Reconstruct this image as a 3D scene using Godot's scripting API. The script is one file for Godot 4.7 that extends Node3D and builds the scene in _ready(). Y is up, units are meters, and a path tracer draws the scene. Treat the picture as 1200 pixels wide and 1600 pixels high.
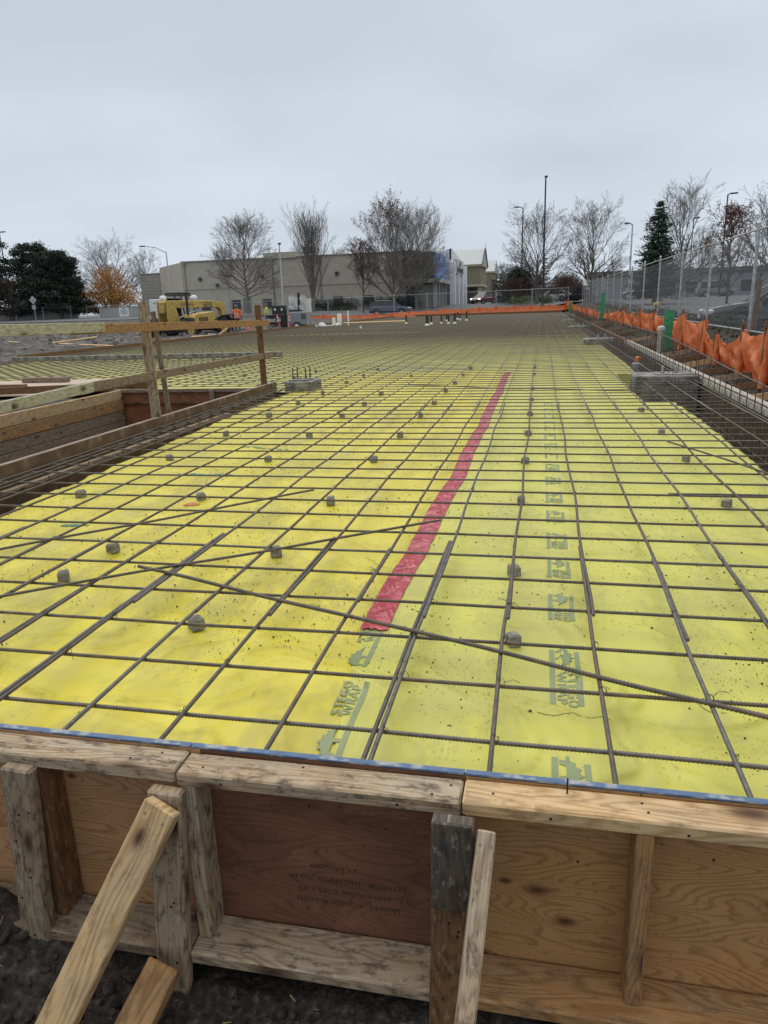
extends Node3D
# A building slab ready for concrete: yellow vapour barrier, rebar mat, timber forms, street behind.

var names := {}
var mats := {}
const DOWN := Vector3(0, -1, 0)
const S := 0.3048
const BX := -0.398
const BZ := 1.750

# ---------------------------------------------------------------- mesh collector
class MB:
	var v := PackedVector3Array()
	var n := PackedVector3Array()
	var t := PackedVector2Array()
	var c := PackedColorArray()
	var ix := PackedInt32Array()
	var col := Color.WHITE
	var uo := Vector2.ZERO
	func vert(p: Vector3, nn: Vector3, uv := Vector2.ZERO) -> int:
		v.push_back(p); n.push_back(nn); t.push_back(uv); c.push_back(col)
		return v.size() - 1
	func tri(a: Vector3, b: Vector3, d: Vector3, out: Vector3, ua := Vector2.ZERO, ub := Vector2.ZERO, ud := Vector2.ZERO) -> void:
		var nn := (b - a).cross(d - a)
		if nn.length_squared() < 1e-16: return
		nn = nn.normalized()
		var flip := nn.dot(out) < 0.0
		if flip: nn = -nn
		var i := vert(a, nn, ua); vert(b, nn, ub); vert(d, nn, ud)
		if flip: ix.append_array(PackedInt32Array([i, i + 1, i + 2]))
		else: ix.append_array(PackedInt32Array([i, i + 2, i + 1]))
	func quad(a: Vector3, b: Vector3, d: Vector3, e: Vector3, out: Vector3, ua := Vector2.ZERO, ub := Vector2(1, 0), ud := Vector2(1, 1), ue := Vector2(0, 1)) -> void:
		tri(a, b, d, out, ua, ub, ud)
		tri(a, d, e, out, ua, ud, ue)
	func uvb(p: Vector3, axis: int) -> Vector2:
		if axis == 1: return Vector2(p.x, p.z) + uo
		if axis == 2: return Vector2(p.x, p.y + 0.31) + uo
		return Vector2(p.z * 0.2, p.y + 0.63) + uo
	func box(cen: Vector3, size: Vector3, b := Basis(), bev := 0.0) -> void:
		var h := size * 0.5
		bev = minf(bev, minf(h.x, minf(h.y, h.z)) * 0.6)
		for a in 3:
			var p1 := (a + 1) % 3
			var p2 := (a + 2) % 3
			for s in [-1.0, 1.0]:
				var q: Array[Vector3] = []
				for k in [[-1.0, -1.0], [1.0, -1.0], [1.0, 1.0], [-1.0, 1.0]]:
					var p := Vector3.ZERO
					p[a] = s * h[a]; p[p1] = k[0] * (h[p1] - bev); p[p2] = k[1] * (h[p2] - bev)
					q.push_back(p)
				var nn := Vector3.ZERO
				nn[a] = s
				quad(cen + b * q[0], cen + b * q[1], cen + b * q[2], cen + b * q[3], b * nn, uvb(q[0], a), uvb(q[1], a), uvb(q[2], a), uvb(q[3], a))
			if bev > 0.0:
				for s1 in [-1.0, 1.0]:
					for s2 in [-1.0, 1.0]:
						var e: Array[Vector3] = []
						for s3 in [-1.0, 1.0]:
							var pa := Vector3.ZERO
							pa[p1] = s1 * h[p1]; pa[p2] = s2 * (h[p2] - bev); pa[a] = s3 * (h[a] - bev)
							var pb := Vector3.ZERO
							pb[p1] = s1 * (h[p1] - bev); pb[p2] = s2 * h[p2]; pb[a] = s3 * (h[a] - bev)
							e.push_back(pa); e.push_back(pb)
						var o := Vector3.ZERO
						o[p1] = s1; o[p2] = s2
						quad(cen + b * e[0], cen + b * e[1], cen + b * e[3], cen + b * e[2], b * o, uvb(e[0], p1), uvb(e[1], p1), uvb(e[3], p1), uvb(e[2], p1))
		if bev > 0.0:
			for sx in [-1.0, 1.0]:
				for sy in [-1.0, 1.0]:
					for sz in [-1.0, 1.0]:
						var g := Vector3(sx, sy, sz)
						var k := h - Vector3(bev, bev, bev)
						tri(cen + b * (g * Vector3(h.x, k.y, k.z)), cen + b * (g * Vector3(k.x, h.y, k.z)), cen + b * (g * Vector3(k.x, k.y, h.z)), b * g, uvb(g * h, 0), uvb(g * h, 0), uvb(g * h, 0))
	func tube(p: PackedVector3Array, r: PackedFloat32Array, sides := 6, caps := true, vs := 1.0) -> void:
		var m := p.size()
		var d := (p[1] - p[0]).normalized()
		var u := d.cross(Vector3.UP if absf(d.y) < 0.9 else Vector3.RIGHT).normalized()
		var first := v.size()
		var run := 0.0
		for i in m:
			if i > 0: run += p[i].distance_to(p[i - 1])
			var dd := d
			if i > 0 and i < m - 1: dd = (p[i + 1] - p[i - 1]).normalized()
			elif i == m - 1: dd = (p[i] - p[i - 1]).normalized()
			u = (u - dd * u.dot(dd)).normalized()
			var w := dd.cross(u)
			for k in sides:
				var a := TAU * k / sides
				var o := u * cos(a) + w * sin(a)
				vert(p[i] + o * r[i], o, Vector2(run * vs, float(k) / sides))
		for i in m - 1:
			for k in sides:
				var a0 := first + i * sides + k
				var a1 := first + i * sides + (k + 1) % sides
				ix.append_array(PackedInt32Array([a0, a0 + sides, a1, a1, a0 + sides, a1 + sides]))
		if caps:
			for e in [0, m - 1]:
				var nn := ((p[0] - p[1]) if e == 0 else (p[m - 1] - p[m - 2])).normalized()
				for k in range(1, sides - 1):
					tri(v[first + e * sides], v[first + e * sides + k], v[first + e * sides + k + 1], nn)
	func rod(a: Vector3, b: Vector3, r: float, sides := 6) -> void:
		tube(PackedVector3Array([a, b]), PackedFloat32Array([r, r]), sides)
	func cone(a: Vector3, b: Vector3, r0: float, r1: float, sides := 12) -> void:
		tube(PackedVector3Array([a, b]), PackedFloat32Array([r0, r1]), sides)
	# profile: (radius, height) pairs turned about an axis through o
	func lathe(o: Vector3, prof: Array, sides := 20, b := Basis()) -> void:
		var first := v.size()
		for i in prof.size():
			var pr: Vector2 = prof[i]
			var pa: Vector2 = prof[maxi(i - 1, 0)]
			var pb: Vector2 = prof[mini(i + 1, prof.size() - 1)]
			var tn := (pb - pa).normalized()
			for k in sides + 1:
				var a := TAU * k / sides
				var rad := Vector3(cos(a), 0, sin(a))
				vert(o + b * (rad * pr.x + Vector3.UP * pr.y), b * (rad * tn.y - Vector3.UP * tn.x).normalized(), Vector2(float(k) / sides, float(i) / prof.size()))
		for i in prof.size() - 1:
			for k in sides:
				var a0 := first + i * (sides + 1) + k
				ix.append_array(PackedInt32Array([a0, a0 + 1, a0 + sides + 1, a0 + 1, a0 + sides + 2, a0 + sides + 1]))
	# polygon in local xy, pushed from z0 to z1
	func prism(poly: PackedVector2Array, z0: float, z1: float, xf := Transform3D()) -> void:
		var tr := Geometry2D.triangulate_polygon(poly)
		for i in range(0, tr.size(), 3):
			for z in [z0, z1]:
				var q: Array[Vector3] = []
				for k in 3: q.push_back(xf * Vector3(poly[tr[i + k]].x, poly[tr[i + k]].y, z))
				tri(q[0], q[1], q[2], xf.basis * Vector3(0, 0, -1.0 if (z == z0) == (z0 < z1) else 1.0), poly[tr[i]], poly[tr[i + 1]], poly[tr[i + 2]])
		var cw := Geometry2D.is_polygon_clockwise(poly)
		for i in poly.size():
			var a := poly[i]
			var b := poly[(i + 1) % poly.size()]
			var e := b - a
			var o := Vector3(e.y, -e.x, 0) * (-1.0 if cw else 1.0)
			quad(xf * Vector3(a.x, a.y, z0), xf * Vector3(b.x, b.y, z0), xf * Vector3(b.x, b.y, z1), xf * Vector3(a.x, a.y, z1), xf.basis * o, Vector2(a.x, z0), Vector2(b.x, z0), Vector2(b.x, z1), Vector2(a.x, z1))
	var uvf = null
	func grid(nx: int, nz: int, f: Callable) -> void:
		var first := v.size()
		var pts := PackedVector3Array()
		for j in nz:
			for i in nx: pts.push_back(f.call(i, j))
		for j in nz:
			for i in nx:
				var p := pts[j * nx + i]
				var dx := pts[j * nx + mini(i + 1, nx - 1)] - pts[j * nx + maxi(i - 1, 0)]
				var dz := pts[mini(j + 1, nz - 1) * nx + i] - pts[maxi(j - 1, 0) * nx + i]
				var nn := dz.cross(dx).normalized()
				vert(p, nn, uvf.call(p) if uvf != null else Vector2(p.x, p.z))
		for j in nz - 1:
			for i in nx - 1:
				var a := first + j * nx + i
				var gn := (pts[(j + 1) * nx + i] - pts[j * nx + i]).cross(pts[j * nx + i + 1] - pts[j * nx + i])
				if gn.dot(n[a]) >= 0.0: ix.append_array(PackedInt32Array([a, a + 1, a + nx, a + 1, a + nx + 1, a + nx]))
				else: ix.append_array(PackedInt32Array([a, a + nx, a + 1, a + 1, a + nx, a + nx + 1]))
	func done() -> ArrayMesh:
		var arr := []
		arr.resize(Mesh.ARRAY_MAX)
		arr[Mesh.ARRAY_VERTEX] = v; arr[Mesh.ARRAY_NORMAL] = n; arr[Mesh.ARRAY_TEX_UV] = t; arr[Mesh.ARRAY_COLOR] = c; arr[Mesh.ARRAY_INDEX] = ix
		var m := ArrayMesh.new()
		m.add_surface_from_arrays(Mesh.PRIMITIVE_TRIANGLES, arr)
		return m

# ---------------------------------------------------------------- naming and nodes
func numbered(called: String) -> String:
	var k: int = names.get(called, 0)
	names[called] = k + 1
	return called if k == 0 else "%s_%03d" % [called, k]

func tag(o: Node, label: String, category: String, group := "") -> Node:
	o.set_meta("label", label); o.set_meta("category", category)
	if group: o.set_meta("group", group)
	return o

func thing(called: String, label: String, category: String, at := Vector3.ZERO, turn := 0.0, group := "") -> Node3D:
	var o := Node3D.new()
	o.name = numbered(called)
	add_child(o)
	o.position = at
	o.rotation.y = turn
	tag(o, label, category, group)
	return o

func part(called: String, m: Mesh, mat: Material, parent: Node) -> MeshInstance3D:
	var o := MeshInstance3D.new()
	o.mesh = m
	o.material_override = mat
	var key := "%d/%s" % [parent.get_instance_id(), called]
	var k: int = names.get(key, 0)
	names[key] = k + 1
	o.name = called if k == 0 else "%s_%03d" % [called, k]
	parent.add_child(o, true)
	return o

func single(called: String, m: Mesh, mat: Material, label: String, category: String, at := Vector3.ZERO, turn := 0.0, group := "") -> MeshInstance3D:
	var o := MeshInstance3D.new()
	o.mesh = m
	o.material_override = mat
	o.name = numbered(called)
	add_child(o)
	o.position = at
	o.rotation.y = turn
	tag(o, label, category, group)
	return o

func struct(called: String, m: Mesh, mat: Material, label: String, category := "ground") -> MeshInstance3D:
	var o := single(called, m, mat, label, category)
	o.set_meta("kind", "structure")
	return o

func dup(src: Node3D, label: String, at: Vector3, turn := 0.0, group := "") -> Node3D:
	var base := src.name.rstrip("0123456789").trim_suffix("_")
	var o: Node3D = src.duplicate()
	o.name = numbered(base)
	add_child(o)
	o.position = at
	o.rotation = Vector3(0, turn, 0)
	o.set_meta("label", label)
	if group: o.set_meta("group", group)
	return o

const ORD := ["first", "second", "third", "fourth", "fifth", "sixth", "seventh", "eighth", "ninth", "tenth", "eleventh", "twelfth", "thirteenth", "fourteenth", "fifteenth", "sixteenth", "seventeenth", "eighteenth", "nineteenth", "twentieth"]
func nth(k: int) -> String:
	if k < 20: return ORD[k]
	var tens := ["", "", "twenty", "thirty", "forty", "fifty", "sixty", "seventy", "eighty", "ninety"]
	var q := k + 1
	if q % 10 == 0: return tens[q / 10].trim_suffix("y") + "ieth"
	return tens[q / 10] + "-" + ORD[q % 10 - 1]

# ---------------------------------------------------------------- materials
func lin(r: float, g: float, b: float, a := 1.0) -> Color:
	var k := Color(r, g, b).linear_to_srgb()
	k.a = a
	return k

func noise(freq: float, sd: int, oct := 4, type := FastNoiseLite.TYPE_SIMPLEX_SMOOTH) -> FastNoiseLite:
	var f := FastNoiseLite.new()
	f.seed = sd; f.frequency = freq; f.fractal_octaves = oct; f.noise_type = type
	return f

func ramp(cols: Array) -> Gradient:
	var g := Gradient.new()
	var o := PackedFloat32Array(); var cc := PackedColorArray()
	for k in cols:
		o.push_back(k[0]); cc.push_back(k[1])
	g.offsets = o; g.colors = cc
	return g

func flat(key: String, c: Color, rough := 0.7, metal := 0.0) -> StandardMaterial3D:
	if mats.has(key): return mats[key]
	var m := StandardMaterial3D.new()
	m.albedo_color = c; m.roughness = rough; m.metallic = metal
	m.resource_name = key
	mats[key] = m
	return m

# a mottled surface: noise run through a colour ramp, laid on by triplanar mapping; scale = repeats per metre
func mottled(key: String, cols: Array, scale: float, rough := 0.8, bump := 0.0, oct := 5, freq := 0.012, size := 512, metal := 0.0, world := true) -> StandardMaterial3D:
	if mats.has(key): return mats[key]
	var m := StandardMaterial3D.new()
	var nt := NoiseTexture2D.new()
	nt.width = size; nt.height = size; nt.seamless = true; nt.noise = noise(freq, hash(key) % 9999, oct)
	nt.color_ramp = ramp(cols)
	m.albedo_texture = nt
	m.roughness = rough; m.metallic = metal
	m.uv1_triplanar = true; m.uv1_world_triplanar = world; m.uv1_scale = Vector3.ONE * scale
	if bump > 0.0:
		var hb := NoiseTexture2D.new()
		hb.width = size; hb.height = size; hb.seamless = true; hb.noise = noise(freq * 1.7, hash(key) % 7777, 6)
		m.heightmap_enabled = true; m.heightmap_texture = hb; m.heightmap_scale = bump
	m.resource_name = key
	mats[key] = m
	return m

func picture(key: String, img: Image, rough := 0.8, bump: Image = null, bs := 0.1) -> StandardMaterial3D:
	var m := StandardMaterial3D.new()
	m.albedo_texture = ImageTexture.create_from_image(img)
	m.roughness = rough
	if bump:
		m.heightmap_enabled = true
		m.heightmap_texture = ImageTexture.create_from_image(bump)
		m.heightmap_scale = bs
	m.resource_name = key
	mats[key] = m
	return m

# sawn lumber: u runs along the grain (2 m wide picture), v across (0.5 m)
func lumber(key: String, light: Color, dark: Color, grey: Color, greyness: float, dirt: float, sd: int, rough := 0.8) -> StandardMaterial3D:
	var w := 1024
	var h := 256
	var img := Image.create_empty(w, h, false, Image.FORMAT_RGB8)
	var bum := Image.create_empty(w, h, false, Image.FORMAT_L8)
	var n1 := noise(1.0, sd, 2)
	var n2 := noise(1.0, sd + 7, 3)
	var n3 := noise(1.0, sd + 13, 4)
	var rng := RandomNumberGenerator.new()
	rng.seed = sd
	var knots := []
	for k in 9: knots.push_back(Vector3(rng.randf() * w, rng.randf() * h, rng.randf_range(4, 9)))
	for y in h:
		for x in w:
			var yy := float(y)
			var kd := 0.0
			for q in knots:
				var dx: float = (x - q.x) * 0.45
				var dy: float = yy - q.y
				var d2 := dx * dx + dy * dy
				if d2 < 1600.0:
					var g := exp(-d2 / (q.z * q.z * 2.0))
					kd = maxf(kd, g)
					yy += signf(dy) * g * q.z * -0.8
			var g1 := n1.get_noise_2d(x * 0.0022, yy * 0.016)
			var ring := 0.5 + 0.5 * sin((yy * 0.09 + g1 * 9.0) * TAU * 0.5)
			var fine := n2.get_noise_2d(x * 0.012, yy * 0.55)
			var k := clampf(ring * ring * 0.55 + fine * 0.5 + 0.15, 0.0, 1.0)
			var c := light.lerp(dark, k)
			var gr := n3.get_noise_2d(x * 0.006, y * 0.013)
			c = c.lerp(grey * (0.82 + 0.32 * (1.0 - k)), clampf(greyness + gr * 0.55, 0.0, 0.85))
			var ds := n3.get_noise_2d(x * 0.02 + 50.0, y * 0.045 + 9.0) + 0.35 * n2.get_noise_2d(x * 0.11, y * 0.16)
			c = c.lerp(Color(0.13, 0.10, 0.075), smoothstep(0.02, 0.75, ds + 0.18 * fine) * 0.62 * dirt)
			var sp := n3.get_noise_2d(x * 0.035 + 300.0, y * 0.07 + 40.0) + 0.3 * n2.get_noise_2d(x * 0.2, y * 0.3)
			c = c.lerp(Color(0.70, 0.67, 0.62), smoothstep(0.22, 0.62, sp) * 0.6 * dirt)
			c = c.lerp(Color(0.2, 0.11, 0.06), kd * 0.85)
			img.set_pixel(x, y, c)
			bum.set_pixel(x, y, Color.from_hsv(0, 0, clampf(0.75 - k * 0.5 - kd * 0.2, 0, 1)))
	var m := picture(key, img, rough, bum, 0.12)
	m.uv1_scale = Vector3(0.5, 2.0, 1)
	return m

# rotary cut plywood: long cathedral figure; picture covers 1.2 m by 0.6 m
func plywood(key: String, light: Color, dark: Color, sd: int, bands: float, stain: float, knotn: int, dirt := 0.3) -> StandardMaterial3D:
	var w := 1024
	var h := 512
	var img := Image.create_empty(w, h, false, Image.FORMAT_RGB8)
	var n1 := noise(1.0, sd, 2)
	var n2 := noise(1.0, sd + 5, 3)
	var n3 := noise(1.0, sd + 9, 4)
	var rng := RandomNumberGenerator.new()
	rng.seed = sd
	var knots := []
	for k in knotn: knots.push_back(Vector3(rng.randf() * w, rng.randf() * h, rng.randf_range(5, 11)))
	for y in h:
		for x in w:
			var bend := 0.0
			var kd := 0.0
			for q in knots:
				var dx: float = (x - q.x) * 0.55
				var dy: float = y - q.y
				var d2 := dx * dx + dy * dy
				if d2 < 6000.0:
					bend += exp(-d2 / (q.z * q.z * 9.0)) * 0.9
					kd = maxf(kd, exp(-d2 / (q.z * q.z * 1.1)))
			var f := n1.get_noise_2d(x * 0.0011, y * 0.0062) + bend * 0.3 + 0.03 * n2.get_noise_2d(x * 0.01, y * 0.05)
			var s := fposmod(f * bands + y * 0.006, 1.0)
			var late := smoothstep(0.45, 0.86, s) * (1.0 - smoothstep(0.9, 1.0, s))
			var fine := n2.get_noise_2d(x * 0.02, y * 0.7)
			var c := light.lerp(dark, clampf(late * 0.8 + fine * 0.35 + 0.08, 0.0, 1.0))
			var st := n3.get_noise_2d(x * 0.004, y * 0.007)
			c = c.lerp(c * Color(0.5, 0.42, 0.38), clampf(stain + st * 0.9 * stain * 2.0, 0.0, 0.85))
			var sp := n3.get_noise_2d(x * 0.05 + 31.0, y * 0.05)
			c = c.lerp(Color(0.16, 0.12, 0.1), clampf((sp - 0.42) * 5.0, 0.0, 0.7) * dirt)
			c = c.lerp(Color(0.22, 0.11, 0.06), kd * 0.8)
			img.set_pixel(x, y, c)
	var m := picture(key, img, 0.72)
	m.uv1_scale = Vector3(1.0 / 1.2, 1.0 / 0.6, 1)
	return m

# ---------------------------------------------------------------- shapes shared by many things
# deformed bar along x, with real ribs; drawn round its middle
func ribbed(length: float, r0: float, r1: float, sides := 8, pitch := 0.0105, wob := 0.002, sd := 1) -> ArrayMesh:
	var b := MB.new()
	var count := int(length / pitch)
	var w1 := noise(0.6, sd, 2)
	var first := 0
	var rings := 0
	for i in count:
		var x := -length * 0.5 + i * pitch
		for q in [[0.0, r0, -0.25], [0.5, r0, -0.35], [0.62, r1, -0.45], [0.9, r1, 0.55]]:
			var xx: float = x + q[0] * pitch
			var cy := w1.get_noise_1d(xx) * wob
			var cz := w1.get_noise_1d(xx + 90.0) * wob * 3.0
			for k in sides:
				var a := TAU * k / sides
				var o := Vector3(0, cos(a), sin(a))
				# the rib leans, so every ring is skewed along the bar
				b.vert(Vector3(xx + sin(a) * 0.0022, cy, cz) + o * float(q[1]), (o + Vector3(q[2], 0, 0)).normalized(), Vector2(xx, float(k) / sides))
			rings += 1
	for i in rings - 1:
		for k in sides:
			var a0 := first + i * sides + k
			var a1 := first + i * sides + (k + 1) % sides
			b.ix.append_array(PackedInt32Array([a0, a0 + sides, a1, a1, a0 + sides, a1 + sides]))
	for e in [0, rings - 1]:
		for k in range(1, sides - 1):
			b.tri(b.v[e * sides], b.v[e * sides + k], b.v[e * sides + k + 1], Vector3(-1 if e == 0 else 1, 0, 0))
	return b.done()

func bar_line(b: MB, x0: float, x1: float, r: float, sd: int, sides := 6, step := 1.2, wob := 0.0018) -> void:
	var m := maxi(2, int(absf(x1 - x0) / step) + 1)
	var p := PackedVector3Array()
	var rr := PackedFloat32Array()
	var w := noise(0.45, sd, 2)
	for i in m:
		var x := lerpf(x0, x1, float(i) / (m - 1))
		p.push_back(Vector3(x, w.get_noise_1d(x) * wob, w.get_noise_1d(x + 60.0) * wob * 3.0))
		rr.push_back(r)
	b.tube(p, rr, sides)

func smooth_bar(length: float, r: float, sd: int, sides := 6) -> ArrayMesh:
	var b := MB.new()
	bar_line(b, -length * 0.5, length * 0.5, r, sd, sides)
	return b.done()

func boxmesh(size: Vector3, bev := 0.002, uo := Vector2.ZERO) -> ArrayMesh:
	var b := MB.new()
	b.uo = uo
	b.box(Vector3.ZERO, size, Basis(), bev)
	return b.done()

# a sawn board whose long axis runs from a to c; wide = face width, thick = thickness; face = direction the wide face looks at
func board(a: Vector3, c: Vector3, wide: float, thick: float, face: Vector3, uo := Vector2.ZERO, bev := 0.003) -> ArrayMesh:
	var b := MB.new()
	b.uo = uo
	var x := (c - a).normalized()
	var z := (face - x * face.dot(x)).normalized()
	var y := z.cross(x)
	b.box((a + c) * 0.5, Vector3(a.distance_to(c), wide, thick), Basis(x, y, z), bev)
	return b.done()

func loft(b: MB, rings: Array, closed := true) -> void:   # rings: arrays of Vector3, equal counts; faces flat, normals outward from the axis
	for i in rings.size() - 1:
		var r0: Array = rings[i]
		var r1: Array = rings[i + 1]
		var cc := Vector3.ZERO
		for p in r0: cc += p
		for p in r1: cc += p
		cc /= r0.size() + r1.size()
		var m := r0.size() if closed else r0.size() - 1
		for k in m:
			var k2 := (k + 1) % r0.size()
			b.quad(r0[k], r0[k2], r1[k2], r1[k], (r0[k] + r1[k2]) * 0.5 - cc)
	for e in [0, rings.size() - 1]:
		var r: Array = rings[e]
		var o: Vector3 = (r[0] - rings[1][0]) if e == 0 else (r[0] - rings[e - 1][0])
		for k in range(1, r.size() - 1): b.tri(r[0], r[k], r[k + 1], o)

# ---------------------------------------------------------------- trees
func limb(b: MB, p: Vector3, d: Vector3, length: float, r: float, level: int, cfg: Dictionary, rng: RandomNumberGenerator, tips: PackedVector3Array) -> void:
	var seg: int = [5, 3, 2, 1][level]
	var sides: int = [5, 4, 3, 3][level]
	var pts := PackedVector3Array([p])
	var rad := PackedFloat32Array([r])
	var q := p
	var dir := d
	var dirs := [d]
	for i in seg:
		dir = (dir + Vector3(rng.randfn(0, 0.09), rng.randfn(0, 0.06) + cfg.lift * 0.14 / (level + 1), rng.randfn(0, 0.09))).normalized()
		q += dir * length / seg
		pts.push_back(q)
		rad.push_back(maxf(r * (1.0 - 0.82 * (i + 1) / seg), cfg.twig))
		dirs.push_back(dir)
	b.tube(pts, rad, sides, false)
	if level >= 2: tips.push_back(q)
	if level == 3: return
	var kids: int = cfg.kids[level]
	for k in kids:
		var f := lerpf(0.22 if level else 0.3, 1.0, (k + rng.randf()) / kids)
		var i := mini(int(f * seg), seg - 1)
		var at := pts[i].lerp(pts[i + 1], f * seg - i)
		var dd: Vector3 = dirs[i + 1]
		var side := dd.cross(Vector3(rng.randfn(), rng.randfn(), rng.randfn())).normalized()
		var ang := rng.randf_range(0.4, 0.8) * float(cfg.fork)
		var nd := (dd * cos(ang) + side * sin(ang) + Vector3.UP * float(cfg.lift) * 0.15).normalized()
		limb(b, at, nd, length * rng.randf_range(0.32, 0.6) * (1.2 - 0.6 * f), maxf(rad[i] * 0.55, cfg.twig), level + 1, cfg, rng, tips)

# a leafless tree at its foot: trunk and crown; returns the twig ends for leaves
func bare_tree(label: String, at: Vector3, h: float, w: float, cfg: Dictionary, sd: int, group := "leafless trees along the street") -> Array:
	var rng := RandomNumberGenerator.new()
	rng.seed = sd
	var t := thing("bare_tree", label, "tree", at, 0.0, group)
	var trunk := MB.new()
	var crown := MB.new()
	var tips := PackedVector3Array()
	var clear: float = cfg.clear * h
	var tr: float = cfg.get("trunk", 0.014) * h
	var stems: int = cfg.get("stems", 1)
	var lead: float = cfg.get("lead", 0.8)
	var tp := PackedVector3Array()
	var trd := PackedFloat32Array()
	var n := 8
	for i in n + 1:
		var f := float(i) / n
		var y := -0.3 + f * (h * lead + 0.3)
		tp.push_back(Vector3(rng.randfn(0, 0.05) * f * 2.0, y, rng.randfn(0, 0.05) * f * 2.0))
		trd.push_back(maxf(tr * (1.25 - 0.25 * minf(1.0, f * 6.0)) * (1.0 - 0.9 * maxf(0.0, (y - clear) / (h * lead - clear + 0.01))), 0.02))
	trunk.tube(tp, trd, 8)
	var limbs: int = cfg.limbs
	for k in limbs:
		var f := pow((k + rng.randf() * 0.8) / limbs, cfg.get("bunch", 1.0))
		var y := lerpf(clear, h * lead * 0.97, f)
		var i := clampi(int((y + 0.3) / (h * lead + 0.3) * n), 0, n - 1)
		var base := tp[i].lerp(tp[i + 1], clampf((y - tp[i].y) / (tp[i + 1].y - tp[i].y), 0, 1))
		var az := k * 2.399 + rng.randf_range(-0.4, 0.4)
		var ang := lerpf(cfg.a0, cfg.a1, f) + rng.randfn(0, 0.06)
		var d := Vector3(cos(az) * sin(ang), cos(ang), sin(az) * sin(ang))
		var reach: float = w * 0.5 * lerpf(cfg.r0, cfg.r1, f) * rng.randf_range(0.85, 1.1)
		var ln := minf(reach / maxf(sin(ang), 0.16), (h - y) * 1.02 / maxf(cos(ang), 0.25))
		limb(crown, base, d, ln, maxf(trd[i] * 0.6, 0.03), 0, cfg, rng, tips)
	var hi := 0.1
	var wide := 0.1
	var far := PackedFloat32Array()
	for p in tips:
		hi = maxf(hi, p.y)
		far.push_back(maxf(absf(p.x), absf(p.z)))
	far.sort()
	wide = far[int(far.size() * 0.985)]
	var sc := Vector3(w * 0.5 / wide, h / hi, w * 0.5 / wide)
	for i in crown.v.size(): crown.v[i] *= sc
	for i in tips.size(): tips[i] *= sc
	for i in trunk.v.size(): trunk.v[i] *= Vector3(1, sc.y, 1)
	part("trunk", trunk.done(), cfg.bark, t)
	part("crown", crown.done(), cfg.bark, t)
	return [t, tips]

func leaf_cloud(pts: PackedVector3Array, per: int, spread: float, size: float, rng: RandomNumberGenerator, cols: Array, keep = null) -> ArrayMesh:
	var b := MB.new()
	for p in pts:
		if keep != null and not keep.call(p): continue
		for k in per:
			var q := p + Vector3(rng.randfn(), rng.randfn(), rng.randfn()) * spread
			var d := Vector3(rng.randfn(), rng.randfn() * 0.7, rng.randfn()).normalized()
			var e := d.cross(Vector3(rng.randfn(), rng.randfn(), rng.randfn())).normalized()
			var s := size * rng.randf_range(0.6, 1.3)
			b.col = cols[rng.randi() % cols.size()]
			var nn := d.cross(e)
			b.quad(q - d * s, q + e * s * 0.55, q + d * s, q - e * s * 0.55, nn)
	return b.done()

# dense foliage: leaves gathered in clumps, clumps spread through lobes (centre, radii)
func clumps(lobes: Array, n: int, per: int, clump: float, size: float, rng: RandomNumberGenerator, cols: Array, shell := 0.55, droop := 0.0) -> ArrayMesh:
	var b := MB.new()
	for k in n:
		var lb: Array = lobes[rng.randi() % lobes.size()]
		var d := Vector3(rng.randfn(), rng.randfn(), rng.randfn()).normalized()
		var rr := pow(rng.randf(), shell)
		var cen: Vector3 = lb[0] + d * (lb[1] as Vector3) * rr
		var out := Vector3(d.x, 0.15, d.z).normalized()
		for j in per:
			var q := cen + Vector3(rng.randfn(), rng.randfn() * 0.6, rng.randfn()) * clump
			var dir := (out + Vector3(rng.randfn(), rng.randfn() - droop, rng.randfn()) * 0.8).normalized()
			var e := dir.cross(Vector3(rng.randfn(), rng.randfn(), rng.randfn())).normalized()
			var s := size * rng.randf_range(0.6, 1.4)
			b.col = cols[rng.randi() % cols.size()]
			b.quad(q - dir * s, q + e * s * 0.4, q + dir * s, q - e * s * 0.4, dir.cross(e))
	return b.done()

func leafmat(key: String, rough := 0.75) -> StandardMaterial3D:
	if mats.has(key): return mats[key]
	var m := StandardMaterial3D.new()
	m.vertex_color_use_as_albedo = true
	m.roughness = rough
	m.cull_mode = BaseMaterial3D.CULL_DISABLED
	m.resource_name = key
	mats[key] = m
	return m

func shrub(called: String, label: String, category: String, at: Vector3, lobes: Array, n: int, per: int, clump: float, size: float, cols: Array, sd: int, group := "") -> Node3D:
	var rng := RandomNumberGenerator.new()
	rng.seed = sd
	var t := thing(called, label, category, at, 0.0, group)
	part("foliage", clumps(lobes, n, per, clump, size, rng, cols), leafmat("leaves"), t)
	var st := MB.new()
	for k in 6:
		var lb: Array = lobes[k % lobes.size()]
		var top: Vector3 = lb[0]
		st.cone(Vector3(top.x * 0.3, -0.2, top.z * 0.3), Vector3(top.x, top.y, top.z) * 0.95, 0.05, 0.02, 5)
	part("stem", st.done(), mats["bark"], t)
	return t

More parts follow.
